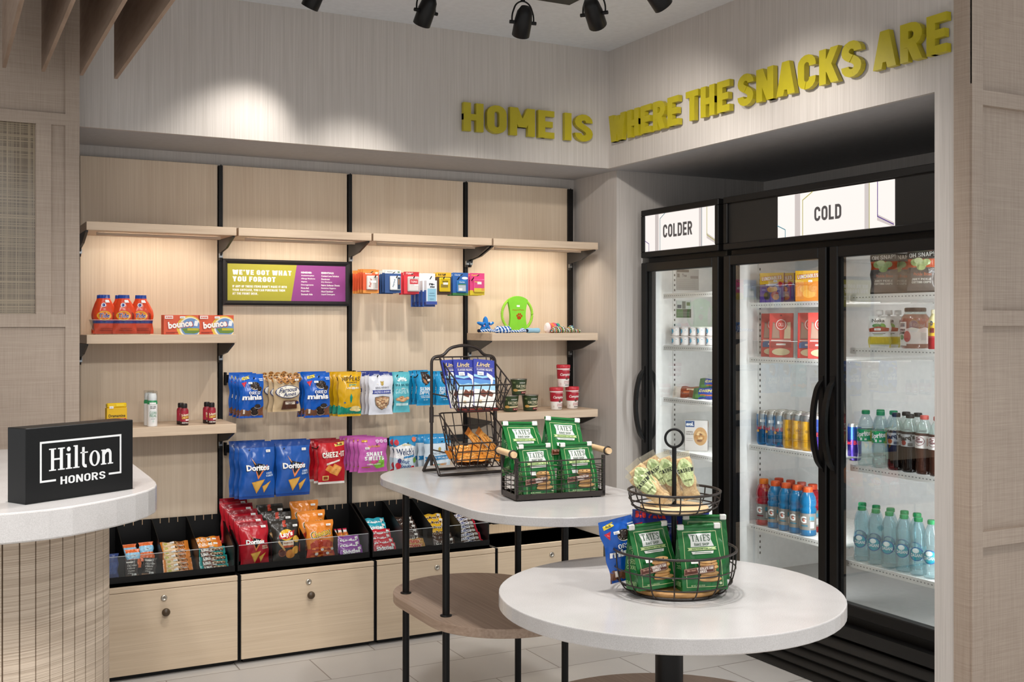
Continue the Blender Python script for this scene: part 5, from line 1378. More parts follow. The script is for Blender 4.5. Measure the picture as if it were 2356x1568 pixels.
def rope(name, label, pts, rads, cols, loc, seed=0, turns=14):
    g = G(); n = 90; P = [Vector(p) for p in pts]
    def at(t):
        x = t * (len(P) - 1); i = min(len(P) - 2, int(x)); return P[i].lerp(P[i + 1], x - i), rads[i] + (rads[i + 1] - rads[i]) * (x - i)
    for si, c in enumerate(cols):
        L = []
        for k in range(n + 1):
            p, r = at(k / n); a = 2 * pi * (turns * k / n + si / len(cols)); L.append(p + Vector((0, cos(a), sin(a))) * r * .55)
        rr = [at(k / n)[1] for k in range(n + 1)]
        m = G(); m.tube(L, 1.0, col(c, 'cloth'), 6)
        for k in range(n + 1):
            for j in range(6):
                q = Vector(m.v[k * 6 + j]); m.v[k * 6 + j] = tuple(L[k] + (q - L[k]).normalized() * rr[k] * .62)
        m2 = [m.v[i] for i in range((n + 1) * 6)]
        g.add(m2, [f for f in m.f if max(f) < (n + 1) * 6], col(c, 'cloth'), True)
    o = g.obj(name); o.location = loc
    return tag(o, label, 'dog toy', 'dog toys')
x0, x1 = PY(1104, 765, 4.89).x, PY(1210, 765, 4.89).x; L = x1 - x0
o = rope('rope_toy', 'blue and white braided rope dog toy in front of the green disc', [(-L / 2, 0, .009), (-L * .3, .004, .014), (-L * .17, 0, .0085), (-L * .13, 0, .016), (L * .12, 0, .016), (L * .16, 0, .008), (L * .36, 0, .008), (L * .42, 0, .014), (L * .5, 0, .009)], [.006, .007, .006, .017, .017, .006, .006, .011, .006], ['#2b62ac', '#e6ecf4', '#2b62ac', '#dfe8f2'], ((x0 + x1) / 2, 4.89, ZM + .002))
for sx in (-1, 1):
    q = G(); q.lathe([(.0001, -.009), (.007, -.006), (.009, 0), (.007, .006), (.0001, .009)], col('#1c2236', 'cloth'), 10); q.xf(Matrix.Translation((sx * L * .52, 0, .011)) @ Matrix.Rotation(R(90), 4, 'Y')); q.obj('rope_tip', o)
cx = PY(1194, 765, 4.99).x; rf = .088
t = thing('fabric_disc_toy', 'lime green fabric disc dog toy with a red paw print', 'dog toy', (cx, 4.99, ZM), 0, 'dog toys')
g = G(); ropec = col('#9fd648', 'cloth'); n = 120
for s_ in range(3):
    g.tube([((rf + .0035 * cos(22 * 2 * pi * k / n + s_ * 2.09)) * cos(2 * pi * k / n), .02 + .0035 * sin(22 * 2 * pi * k / n + s_ * 2.09), rf + .009 + (rf + .0035 * cos(22 * 2 * pi * k / n + s_ * 2.09)) * sin(2 * pi * k / n)) for k in range(n)], .0042, ropec, 6, closed=True)
g.obj('rope_rim', t)
g = G(); P = []
for k in range(25): a = R(52 + 76 * k / 24); P.append((rf * 1.07 * cos(a), rf * 1.07 * sin(a)))
P += [(x, y) for x, y in bez(P[-1], (-.048, .03), (-.036, .0), (-.05, -.07), 10)[1:]]
for k in range(25): a = R(234 + 72 * k / 24); P.append((rf * 1.07 * cos(a), rf * 1.05 * sin(a)))
P += [(x, y) for x, y in bez(P[-1], (.036, .0), (.048, .03), P[0], 10)[1:-1]]
g.prism([(x, y + rf + .009) for x, y in P], .010, .026, col('#86d23e', 'cloth'), 'y')
S = lambda u, v, e: ((u - .5) * .1, .0099 - e, rf + .009 + (v - .5) * .1)
design(g, [('t', 'AipperPets', .5, .72, .68, .1, '#b05a1c', {'f': 'r'}), ('r', .42, .88, .6, .98, '#eef4ea')] + [('e', u, v, a, b, '#b8441c') for u, v, a, b in ((.56, .32, .12, .09), (.44, .43, .045, .06), (.52, .5, .045, .065), (.62, .5, .045, .065), (.7, .42, .045, .06))], S, .1, .1, mx=9, fin='cloth')
g.obj('fabric_centre', t)
g = G(); L2 = .085
def bone(u, v):
    a = 2 * pi * u; x = (v - .5) * L2; r = .0135 * (1 - abs(2 * v - 1) ** 6) ** .5 * (1 + .12 * cos(2 * pi * v)); return (x, r * cos(a), .0135 + r * sin(a))
g.grid(bone, 16, 18, col('#8fb9d3', 'cloth')); o = g.obj('bone_toy'); o.location = (PY(1226, 760, 4.93).x, 4.93, ZM); tag(o, 'pale blue plush bone dog toy', 'dog toy', 'dog toys')
g = G()
for k, c in enumerate(('#ecdfe0', '#e8677a', '#ee8a4a', '#e0606c', '#5a4a9c', '#3aa088')):
    x = -.04 + k * .0145; 
    def f(u, v, k=k, x=x):
        a = 2 * pi * u; s = k + v; r = .026 * (1 + .1 * cos(2.2 * (s - 1))) * min(1, .55 + s * .6); return (x + v * .0145, r * .85 * cos(a), .026 + r * sin(a))
    g.grid(f, 20, 4, col(c, 'cloth'))
g.lathe([(.0001, 0), (.016, .0)], col('#ecdfe0', 'cloth'), 20); g.v[-40:] = [(-.0398, x * .8, .026 + y) for x, y, z in g.v[-40:]]
o = g.obj('rainbow_toy'); o.location = (PY(1268, 760, 4.95).x, 4.95, ZM); o.rotation_euler = (0, 0, .25); tag(o, 'rainbow striped plush dog toy lying on its side', 'dog toy', 'dog toys')
q = G(); q.box(.0, .012, -.0262, -.0245, .026, .037, col('#f3f1ec', 'paper')); q.obj('price_sticker', o)
x0, x1 = PY(1268, 765, 4.885).x, PY(1333, 765, 4.885).x; L = x1 - x0
rope('rope_toy', 'multicoloured knotted rope dog toy at the right end', [(-L / 2, 0, .012), (-L * .35, 0, .015), (-L * .1, .0, .016), (L * .05, 0, .01), (L * .2, 0, .02), (L * .3, 0, .012), (L * .5, 0, .008)], [.008, .015, .015, .008, .018, .008, .008], ['#c8b84a', '#c2476a', '#3a7a8a', '#e9e2d2', '#5a8a3c', '#3a2a5a'], ((x0 + x1) / 2, 4.885, ZM + .002), turns=9)

# cups
OAT = bottle([(.033, 0), (.034, .002), (.0425, .074), (.0428, .078), (.045, .079), (.045, .081), (.0425, .082)], [(.006, col('#22301c', 'satin')), (.078, col('#2f4020', 'satin')), (.084, col('#b9b6b0', 'metal'))],
             (.006, .074, None, [('t', 'KODIAK', .56, .82, .3, .08, '#d9d6cc', {'f': 'd'}), ('t', 'OATMEAL', .58, .57, .66, .2, '#d8cfae', {'f': 'd', 'wt': .16}), ('t', 'POWER CUP', .6, .42, .34, .05, '#c9c09c', {'f': 'd'}), ('p', [(.2, .3), (.95, .34), (.95, .24), (.3, .2)], '#e0cfa4'), ('e', .2, .27, .13, .1, '#c79a52'), ('r', .5, .02, .95, .17, '#8a2a2a'), ('t', '14g PROTEIN', .73, .1, .34, .06, '#f0d8d0', {'f': 'd'}), ('r', .1, .78, .22, .9, '#6f7a50')], .42))
k = G(); k.prism([(-.062, -.01), (-.04, -.016), (-.04, .012), (-.056, .006)], .0805, .082, col('#b9b6b0', 'metal')); OAT['kids'].append(('pull_tab', k.mesh('pull_tab')))
for u, Y, z, lb in ((1174, 4.925, ZLO, 'lower left dark green oatmeal cup'), (1219.5, 4.925, ZLO, 'lower right dark green oatmeal cup'), (1193, 4.925, ZLO + .083, 'dark green oatmeal cup on top of the other two')):
    onshelf(OAT, 'oatmeal_cup', lb, 'cup', u, 930, Y, z, -.1, 'green oatmeal cups')
SOUP = bottle([(.028, 0), (.029, .002), (.0305, .03), (.0335, .06), (.034, .085), (.0345, .096)], [(.042, col('#f1ece6', 'satin')), (.09, col('#b01c30', 'satin')), (.098, col('#f1e6e2', 'satin'))],
              (.004, .094, None, [('t', "Campbell's", .56, .66, .82, .2, '#f4ece6', {'f': 'b', 'sh': .25}), ('e', .56, .44, .08, .07, '#5c3a2c'), ('t', 'Chicken & Mini', .62, .28, .45, .06, '#b03040', {'f': 'b'}), ('t', 'Round Noodles', .62, .19, .45, .06, '#b03040', {'f': 'b'}), ('r', .45, .05, .75, .09, '#5a4a44'), ('r', .15, .1, .22, .2, '#d8c9bc'), ('r', .3, .9, .9, .92, '#e9c8c4')], .42), (.0355, .096, .115, '#c4303c'))
for u, Y, z, lb in ((1280, 4.925, ZLO, 'lower left red and white soup cup'), (1316.5, 4.95, ZLO, 'lower right red and white soup cup'), (1296, 4.935, ZLO + .116, 'red and white soup cup on top of the other two')):
    onshelf(SOUP, 'soup_cup', lb, 'cup', u, 930, Y, z, -.1, 'red soup cups')

# ---------------------------------------------------------------- bins on the cabinets
def bar(W, H, D, zones, ops, seed=0, sticker=None):
    """flow wrapped bar lying sideways, crimps at left and right"""
    S0 = bagS(H, W, D, top=.06, bot=.06, seed=seed, crk=.0008, waist=0, tk=.3)
    def S(u, v, e, sd=1):
        x, y, z = S0(v, u, e, sd); return (z - W / 2, y, x + H / 2)
    g = G()
    def mf(u, v):
        for ut, c in zones:
            if u <= ut: return col(c)
        return col(zones[-1][1])
    g.grid(lambda u, v: S(u, v, 0), 18, 8, None, matf=mf); g.grid(lambda u, v: S(u, v, 0, -1), 18, 8, None, matf=mf, flip=True)
    design(g, ops, S, W, H)
    kids = []
    if sticker:
        k = G(); u, v, w, h = sticker; design(k, [('r', u - w / 2, v - h / 2, u + w / 2, v + h / 2, '#f4f2ee'), ('r', u - w * .3, v - h * .15, u + w * .3, v, '#a0a0a0')], S, W, H, fin='paper', e0=.0011 + .00035 * len(ops)); kids.append(('price_sticker', k.mesh('price_sticker')))
    return dict(me=g.mesh('bar'), kids=kids, W=W, H=H)
ZT = ZC + .009
def pile(K, name, desc, cat, group, x, n, y0=4.895, z0=ZT, dy=.024, dz=.016, tilt=42, k0=0, jit=.004, total=None, rz=0):
    rr = random.Random(int(x * 1000)); tot = total or n
    for i in range(n):
        put(K, name, '%s of the %s' % (orank(i, n), desc) if n > 1 else desc, cat, (x + rr.uniform(-jit, jit), y0 + dy * (i + k0), z0 + dz * (i + k0)), rz + rr.uniform(-.05, .05), R(-tilt), group=group)
BG = 'packets in the sloped snack bins'
RX = bag(.056, .088, .018, [(.12, '#3a2f28'), (.26, '#b98f6c'), (1, '#3b322d')], [('t', '3 Egg Whites', .55, .72, .74, .07, '#ece6de', {'f': 'b'}), ('t', '6 Almonds', .46, .60, .56, .07, '#ece6de', {'f': 'b'}), ('t', '4 Cashews', .46, .48, .56, .07, '#ece6de', {'f': 'b'}), ('t', '2 Dates', .38, .37, .4, .07, '#ece6de', {'f': 'b'}), ('r', .1, .86, .6, .91, '#e6e0d6')], 41, (.66, .29, .34, .09))
OB = bag(.062, .085, .018, [(.45, '#dd6a30'), (.78, '#8cc2e0'), (1, '#dd6a30')], [('e', .5, .6, .28, .12, '#b7d8ea'), ('l', [(.3, .58), (.5, .64), (.7, .57)], .03, '#7a4a3a')], 42)
put(RX, 'protein_bar', 'dark brown protein bar at the left front of the leftmost bin', 'protein bar', (PY(303, 1300, 4.885).x, 4.888, ZT), .05, -.12, group=BG)
put(RX, 'protein_bar', 'dark brown protein bar leaning at the right front of the leftmost bin', 'protein bar', (PY(342, 1300, 4.885).x, 4.892, ZT), -.08, -.15, .1, group=BG)
for u, Y, z, lb in ((309, 4.945, .04, 'orange and pale blue bar behind the left dark protein bar'), (301, 4.985, .055, 'rearmost orange and pale blue bar at the bin divider'), (340, 4.965, .062, 'orange and pale blue bar behind the right dark protein bar')):
    put(OB, 'protein_bar', lb, 'protein bar', (PY(u, 1270, Y).x, Y, ZT + z), .06, -.5, group=BG)
K = bag(.07, .12, .02, [(1, '#27407e')], [('r', .1, .3, .9, .7, '#39579a')], 43)
put(K, 'snack_pouch', 'dark blue pouch half hidden behind the ribbed desk base', 'snack bag', (.652, 4.89, ZT), 0, -.1, group=BG)
BOB = bar(.124, .036, .02, [(.1, '#dd8433'), (.62, '#d9a263'), (1, '#dd8433')], [('p', [(.08, .1), (.45, .05), (.5, .9), (.1, .95)], '#d9b98c'), ('e', .27, .5, .14, .3, '#e9d3ab'), ('e', .2, .6, .06, .2, '#b8ad4a'), ('t', "BOBO'S", .68, .66, .34, .34, '#3a2416', {'f': 'b'}), ('t', 'PEANUT BUTTER', .68, .36, .26, .12, '#8a4a1c', {'f': 'd'}), ('r', .5, .1, .85, .24, '#b9c9cc')], 44, (.42, .68, .14, .3))
pile(BOB, 'oat_bar', 'seven orange oat bars in the leftmost bin', 'oat bar', BG, .938, 7, dy=.021, dz=.0155)
KND = bar(.122, .034, .019, [(.1, '#1f8f8c'), (.5, '#8a4a2c'), (1, '#1f8f8c')], [('r', .1, .1, .42, .9, '#3a2b26'), ('t', 'KIND', .26, .52, .27, .5, '#f2eee6', {'f': 'd'}), ('r', .44, .22, .93, .72, '#4f3a2c')] + [('e', .48 + .05 * k, .47 + .1 * (k % 2), .03, .13, '#a98862' if k % 3 else '#d8c9ae') for k in range(9)], 45, (.5, .86, .14, .22))
pile(KND, 'nut_bar', 'five teal nut bars in the leftmost bin', 'nut bar', BG, 1.094, 5, dy=.022, dz=.0155)
ONE = bar(.122, .038, .019, [(.85, '#e38c2a'), (1, '#d5672c')], [('t', 'ONE', .24, .5, .42, .5, '#fbf3e6', {'f': 'd', 'wt': .1}), ('e', .56, .5, .08, .28, '#f4ead8'), ('e', .56, .7, .05, .1, '#2a2420'), ('r', .68, .4, .84, .6, '#f4f2ee')], 46)
pile(ONE, 'protein_bar', 'two orange protein bars behind the teal nut bars', 'protein bar', BG, 1.088, 2, k0=5, dy=.022, dz=.0165)

def inbin(K, name, desc, cat, px, n, Y=4.893, dy=.05, dz=.03, lean=.16, dx=-.012):
    uL, uR, vT, vB = px; x = (PY(uL, vB, Y).x + PY(uR, vB, Y).x) / 2; rr = random.Random(int(uL))
    for i in range(n):
        put(K, name, '%s of the %s' % (orank(i, n), desc), cat, (x + dx * i, Y + dy * i, ZT + .003 + dz * i), rr.uniform(-.08, .08), -lean, group=BG)
def dims(px, Y=4.893): return PY(px[1], px[3], Y).x - PY(px[0], px[3], Y).x, PY(px[0], px[2], Y).z - PY(px[0], px[3], Y).z
p = (553, 620, 1198, 1297); W, H = dims(p)
RD = dori(W, H * 1.05, ('#b51c2a', '#8c1622'), ('NACHO', 'CHEESE'), '#f0d8b8', 47, (.82, .88, .17, .05))
inbin(RD, 'chip_bag', 'five red chip bags in the middle bin', 'chip bag', p, 5, dy=.042, dz=.022)
p = (628, 690, 1196, 1292); W, H = dims(p)
LY = bag(W, H * 1.04, .05, [(1, '#2f2a24')], [('p', [(.4, .84), (.54, .85), (.54, 1), (.42, .99)], '#b8402c'), ('e', .5, .66, .27, .13, '#e8b52a'), ('p', [(.2, .66), (.85, .76), (.8, .62), (.5, .56), (.22, .58)], '#c22a30'), ('t', "Lay's", .5, .665, .5, .15, '#f7f2ea', {'f': 'B', 'rot': 6}), ('r', .33, .42, .74, .53, '#f0dcc4'), ('t', 'BARBECUE', .535, .475, .34, .035, '#8a3a20', {'f': 'd'}), ('r', .33, .37, .74, .42, '#c9562c'), ('e', .88, .55, .15, .08, '#e0b046'), ('e', .62, .22, .19, .1, '#d98a32'), ('e', .84, .3, .15, .09, '#e0a03c'), ('e', .3, .26, .15, .09, '#8a4a34'), ('e', .3, .26, .12, .07, '#5a2a20'), ('p', [(.14, .52), (.2, .55), (.42, .32), (.36, .3)], '#d8a86a')], 48, (.85, .86, .18, .05))
inbin(LY, 'chip_bag', 'three black potato chip bags', 'chip bag', p, 3, dy=.055, dz=.03, dx=-.02)
p = (706, 770, 1190, 1281); W, H = dims(p)
CH = bag(W, H, .05, [(.3, '#c2381f'), (1, '#e0852a')], [('p', [(.1, .42), (.3, .52), (.75, .50), (.95, .42), (.95, .04), (.1, .04)], '#c23c1f'), ('t', 'Cheetos', .5, .675, .78, .19, '#f4ecd8', {'f': 'B', 'rot': 10}), ('t', 'Cheetos', .5, .675, .75, .17, '#1a1512', {'f': 'B', 'rot': 10}), ('t', 'Cheetos', .5, .675, .7, .14, '#ecc23a', {'f': 'b', 'rot': 10}), ('t', 'Crunchy', .6, .56, .35, .05, '#b84a20', {'f': 'b', 'rot': 10})] + [('e', .2 + .11 * (k % 7), .12 + .09 * (k // 7) + .02 * (k % 2), .075, .025, ['#e0702a', '#d4561f', '#ee8a3a'][k % 3]) for k in range(21)] + [('e', .3 + .2 * k, .17 + .1 * (k % 2), .06, .035, '#e6ddd4') for k in range(4)], 49, (.78, .88, .17, .05))
inbin(CH, 'snack_bag', 'three orange cheese puff bags in the middle bin', 'snack bag', p, 3, dy=.055, dz=.04, dx=-.02)
def skit(base, seed): return bar(.112, .055, .018, [(1, base)], [('t', 'Skittles', .5, .5, .8, .42, '#5a1030' if base != '#2aa6bb' else '#1a5a6a', {'f': 'B', 'rot': 3}), ('t', 'Skittles', .5, .5, .77, .37, '#ffffff', {'f': 'B', 'rot': 3})] + [('e', .25 + .09 * k, .14 + .03 * (k % 2), .035, .06, ['#e0b030', '#6fae3a', '#d8632a', '#8a3a9a', '#d83a3a'][k % 5]) for k in range(7)], seed, (.86, .72, .14, .22))
pile(skit('#8a3f9c', 50), 'candy_packet', 'three purple candy packets in the middle bin', 'candy', BG, 1.727, 3, dy=.026, dz=.02, tilt=30)
STB = bar(.135, .022, .018, [(.12, '#c2304c'), (.85, '#c8782a'), (.93, '#e6e0dc'), (1, '#c2304c')], [('p', [(.15, .3), (.8, .25), (.8, .75), (.15, .7)], '#b0402c'), ('r', .2, .4, .75, .6, '#dca03a')], 51)
for i in range(4):
    o = put(STB, 'candy_stick', '%s of four upright candy sticks behind the purple packets' % ['leftmost', 'second from left', 'third from left', 'rightmost'][i], 'candy', (1.672 + .0255 * i, 4.99, ZT + .062), group=BG)
    o.rotation_euler = Matrix(((0, -1, 0), (sin(R(40)), 0, -cos(R(40))), (cos(R(40)), 0, sin(R(40))))).to_euler()
    M_ = Matrix(((0, 1, 0), (.64, 0, .77), (.77, 0, -.64)))
    # x (length) runs up and back, face looks forward and up
    X_ = Vector((0, .64, .77)); Z_ = Vector((-1, 0, 0)); Y_ = Z_.cross(X_)
    o.rotation_euler = Matrix((X_, Y_, Z_)).transposed().to_euler()
SKR = skit('#c41f34', 52)
pile(SKR, 'candy_packet', 'four red candy packets in the right bin', 'candy', BG, 1.892, 4, dy=.024, dz=.018, tilt=30)
pile(skit('#2aa6bb', 53), 'candy_packet', 'two turquoise candy packets behind the red ones', 'candy', BG, 1.884, 2, k0=4, dy=.026, dz=.02, tilt=30)
TW = bar(.11, .04, .018, [(1, '#b98a4a')], [('p', [(.5, .05), (.95, .1), (.95, .5), (.5, .45)], '#d9b06a'), ('t', 'TWIX', .5, .52, .7, .55, '#f4e6cc', {'f': 'B', 'sh': .3}), ('t', 'TWIX', .5, .52, .66, .46, '#c0281f', {'f': 'B', 'sh': .3})], 54)
pile(TW, 'candy_bar', 'two gold candy bars in the right bin', 'candy', BG, 2.05, 2, dy=.024, dz=.017, tilt=32)
mm = lambda base, tx, seed: bar(.11, .05, .02, [(1, base)], [('t', 'm&m\'s', .5, .52, .8, .48, '#f2ede4', {'f': 'B', 'rot': 4}), ('t', 'm&m\'s', .5, .52, .75, .4, tx, {'f': 'B', 'rot': 4}), ('e', .3, .16, .06, .07, '#b8402c'), ('e', .55, .13, .06, .07, '#3f8a4a')], seed, (.84, .78, .15, .22))
pile(mm('#3a2720', '#2a1a14', 55), 'candy_packet', 'five dark brown candy packets behind the gold bars', 'candy', BG, 2.04, 5, k0=2, dy=.022, dz=.0165, tilt=32)
pile(mm('#432c22', '#2a1a14', 56), 'candy_packet', 'two brown candy packets in front of the yellow ones', 'candy', BG, 2.205, 2, dy=.024, dz=.017, tilt=30)
pile(mm('#dfae1f', '#4a2c1a', 57), 'candy_packet', 'four yellow candy packets in the right bin', 'candy', BG, 2.197, 4, k0=2, dy=.026, dz=.02, tilt=30)
SN = bar(.115, .026, .018, [(.9, '#4a2f24'), (1, '#b8283a')], [('p', [(.04, .15), (.66, .15), (.7, .85), (.08, .85)], '#e9e4e0'), ('t', 'SNICKERS', .36, .5, .54, .44, '#24408a', {'f': 'd', 'wt': .22}), ('r', .7, .3, .86, .72, '#b9b4ac')], 58)
pile(SN, 'candy_bar', 'eight brown and white candy bars', 'candy', BG, 2.357, 8, dy=.018, dz=.016, tilt=35)

# ---------------------------------------------------------------- rack goods
GR = 'chocolate in the wire rack'
LIN = carton(.083, .176, .009, '#2a3694', [('r', 0, 0, 1, .36, '#e9e4dc'), ('p', [(0, .36), (1, .36), (1, .46), (.6, .5), (.3, .47), (0, .5)], '#9cc8e2'), ('p', [(0, .5), (.3, .47), (.6, .5), (1, .46), (1, .56), (0, .58)], '#4f86c4'), ('p', [(0, .62), (.4, .59), (.7, .62), (1, .57), (1, .62), (.7, .67), (.4, .64), (0, .67)], '#8fc0e0'), ('p', [(.62, .72), (.86, .66), (.92, .6), (.84, .44), (.8, .44), (.78, .58), (.6, .66)], '#f0ece6'),
         ('p', [(.22, .25), (.5, .2), (.62, .3), (.4, .37)], '#6a3524'), ('p', [(.5, .26), (.84, .22), (.92, .3), (.62, .35)], '#74402c'), ('t', 'Lindt', .46, .885, .62, .09, '#d8bf86', {'f': 'b', 'sh': .3}), ('r', .08, .815, .92, .82, '#d8bf86'), ('t', 'CLASSIC RECIPE', .5, .775, .74, .04, '#e9e4dc', {'f': 'd', 'wt': .14}), ('e', .28, .1, .08, .03, '#c9b088')], None, None, (.3, .69, .3, .075))
LT = RACK.location
for i, (x, rz, ry, lb) in enumerate(((-.062, .15, -.02, 'leftmost blue milk chocolate bar in the rack, mostly hidden'), (-.03, .05, .03, 'middle blue milk chocolate bar in the rack'), (.03, -.12, .1, 'rightmost blue milk chocolate bar in the rack'))):
    put(LIN, 'chocolate_bar', lb, 'chocolate bar', (LT.x + x, LT.y - .115 - .012 * i + .015, LT.z + .262), rz, -.34, ry, group=GR, sc=(1.04, 1, 1.08))
K = carton(.09, .17, .01, '#8a2420', [('r', .1, .4, .9, .6, '#c08a4a')])
put(K, 'chocolate_bar', 'dark red chocolate box lying under the blue bars in the rack', 'chocolate bar', (LT.x + .085, LT.y - .1, LT.z + .252), R(90), R(-90), 0, group=GR, sc=(.8, 1, .85))
ORB = bar(.135, .038, .014, [(.12, '#a8601f'), (1, '#d98a35')], [('p', [(.15, .1), (.6, .1), (.7, .9), (.2, .9)], '#e0a050'), ('t', 'Chocolove', .5, .6, .5, .3, '#7a4216', {'f': 'b', 'sh': .2}), ('r', .2, .2, .8, .3, '#b8702c')], 60)
DKB = bar(.15, .04, .02, [(1, '#4a2c20')], [], 61)
OR = [(-.03, -.13, .046, 0, -.9, 0, 'front orange toffee bar lying flat in the rack'), (.0, -.115, .052, .06, -.9, 0, 'second orange toffee bar lying flat in the rack'), (-.055, -.1, .06, .3, -.75, .0, 'orange toffee bar at the left of the lower rack basket'), (-.04, -.1, .072, .1, -.6, 0, 'upper orange toffee bar at the left of the rack')]
for x, y, z, rz, rx, ry, lb in OR: put(ORB, 'toffee_bar', lb, 'toffee bar', (LT.x + x, LT.y + y - .005, LT.z + z + .012), rz, rx, ry, group=GR)
for k, (x, lb) in enumerate(((-.01, 'long orange toffee bar leaning down right in the rack'), (.035, 'second long orange toffee bar leaning down right in the rack'))):
    put(ORB, 'toffee_bar', lb, 'toffee bar', (LT.x + x + .02, LT.y - .09, LT.z + .112), -.1, -.65, R(47), group=GR)
put(ORB, 'toffee_bar', 'orange toffee bar at the lower right corner of the rack', 'toffee bar', (LT.x + .06, LT.y - .105, LT.z + .068), -.2, -.8, R(25), group=GR)
put(DKB, 'chocolate_bar', 'dark brown chocolate bar under the orange toffee bars', 'chocolate bar', (LT.x, LT.y - .105, LT.z + .044), 0, -1.3, 0, group=GR)

# green cookie bags
def tates():
    W, H, D = .124, .166, .066; gr = col('#1b6a30'); rr = random.Random(70)
    ph = [rr.uniform(0, 6.28) for _ in range(4)]
    def half(v): return D / 2 * (1 - .97 * min(1, max(0, (v - .3) / .62)) ** 1.15) if v < .93 else .001
    def wr(u, v): return .0012 * (sin(17 * u + 9 * v + ph[0]) * sin(11 * v + ph[1]) + .6 * sin(24 * v - 9 * u + ph[2]))
    def S(u, v, e, sd=1):
        x = (u - .5) * W * (1 - .03 * v); y = -half(v) - .003 * sin(pi * u) * (1 - v)
        return (x, (y - e) * sd + wr(u, v), v * H)
    def SL(s, v, e, k=-1):
        h = half(v); pin = .026 * max(0, min(1, (v - .12) / .6)) * sin(pi * s)
        return (k * (W / 2 * (1 - .03 * v) - pin + e), (h - 2 * h * s) if k < 0 else (-h + 2 * h * s), v * H)
    g = G()
    g.grid(lambda u, v: S(u, v, 0), 16, 24, gr); g.grid(lambda u, v: S(u, v, 0, -1), 16, 24, gr, flip=True)
    for k in (-1, 1): g.grid(lambda u, v, k=k: SL(u, v, 0, k), 8, 24, gr)
    g.add([(-W / 2, -D / 2, 0), (W / 2, -D / 2, 0), (W / 2, D / 2, 0), (-W / 2, D / 2, 0)], [(3, 2, 1, 0)], gr)
    # rolled top
    g.tube([(-W * .49, 0, H), (W * .49, 0, H)], .005, gr, 8)
    bd = '#cfd8a0'
    ops = [('l', [(.1, .06), (.1, .5), (.12, .72), (.12, .91), (.88, .91), (.88, .72), (.9, .5), (.9, .06)], .011, bd, 1), ('p', [(.24, .875), (.76, .88), (.74, .785), (.79, .68), (.26, .675), (.28, .78)], '#d8dad4'), ('t', "TATE'S", .51, .81, .43, .1, '#1f4a2a', {'f': 's'}), ('t', 'BAKE SHOP', .52, .712, .34, .042, '#1f4a2a', {'f': 'd', 'wt': .13}),
           ('p', [(.18, .62), (.84, .625), (.81, .647), (.84, .67), (.18, .665), (.21, .642)], '#bcd08e'), ('t', 'SOUTHAMPTON, NY', .51, .644, .46, .024, '#1b5a2a', {'f': 'd', 'wt': .14}), ('p', [(.28, .565), (.74, .57), (.76, .61), (.26, .605)], '#dfe0d8'), ('r', .33, .583, .70, .593, '#7a8a76')]
    for k, (cx, cy, rx) in enumerate(((.62, .18, .25), (.58, .225, .2), (.6, .275, .21), (.56, .325, .19), (.61, .37, .2), (.58, .42, .22), (.585, .465, .2))):
        ops += [('e', cx, cy - .012, rx, .034, '#9a6a34'), ('e', cx, cy, rx, .034, '#c8955a' if k % 2 else '#d6a86c')]
        if k in (5, 6): ops += [('e', cx - .05, cy + .005, .022, .009, '#6a4424'), ('e', cx + .08, cy, .02, .009, '#6a4424')]
    ops += [('p', [(.02, .24), (.7, .29), (.71, .40), (.03, .35)], '#5a2c1e'), ('l', [(.04, .255), (.68, .302), (.69, .388), (.045, .34)], .006, '#d8b8a0', 1), ('t', 'CHOCOLATE CHIP', .5, .35, .36, .036, '#f0e2d6', {'f': 'd', 'rot': 3}), ('t', 'COOKIES', .43, .305, .2, .036, '#f0e2d6', {'f': 'd', 'rot': 3}), ('t', 'THIN & CRISPY', .19, .325, .2, .025, '#c99a82', {'f': 'd', 'rot': 3}), ('t', 'NET WT. 3.5 OZ (99 G)', .32, .09, .3, .022, '#b5cf9a', {'f': 'd'}), ('e', .82, .115, .03, .022, '#cfd8b0'), ('r', .2, .43, .36, .495, '#efede8')]
    design(g, ops, S, W, H)
    side = [('t', 'SIGNATURE', .5, .66, .8, .05, '#9fc486', {'f': 'd', 'wt': .14}), ('t', 'THIN', .5, .56, .6, .12, '#9fc486', {'f': 'd', 'wt': .12}), ('t', 'CRISPY', .5, .44, .8, .08, '#9fc486', {'f': 'd', 'wt': .14}), ('t', 'COOKIES', .5, .35, .8, .06, '#9fc486', {'f': 'd', 'wt': .14}), ('t', 'BAKING', .5, .1, .8, .08, '#9fc486', {'f': 'd', 'wt': .14})]
    for k in (-1, 1): design(g, side, lambda u, v, e, k=k: SL(u, v, e, k), D, H)
    kids = []
    for u in (.09, .91):
        k = G(); k.bevbox((u - .5) * W - .009, (u - .5) * W + .009, -.0068, .0062, H * .945, H + .0056, col('#e9e6e0', 'paper'), .002); kids.append(('tie_tab', k.mesh('tie_tab')))
    return dict(me=g.mesh('pouch'), kids=kids)
KTA = tates()
BL = BASK.location; ca, sa = cos(bang), sin(bang)
def bk(x, y, z): return (BL.x + x * ca - y * sa, BL.y + x * sa + y * ca, BL.z + z)
GTA = 'green cookie bags'
put(KTA, 'cookie_pouch', 'green cookie bag at the lower left of the wire basket', 'cookie bag', bk(.085, .042, .0095), bang + .12, -.06, group=GTA)
put(KTA, 'cookie_pouch', 'green cookie bag at the lower right of the wire basket', 'cookie bag', bk(.236, .042, .0095), bang + .08, -.08, group=GTA)
put(KTA, 'cookie_pouch', 'green cookie bag raised at the upper left of the wire basket', 'cookie bag', bk(.072, .108, .074), bang + .12, -.3, .04, group=GTA, sc=(1.1, 1.05, 1.05))
put(KTA, 'cookie_pouch', 'green cookie bag raised at the upper right of the wire basket', 'cookie bag', bk(.210, .108, .082), bang + .06, -.22, .1, group=GTA, sc=(1.1, 1.05, 1.05))
TL = TIER.location
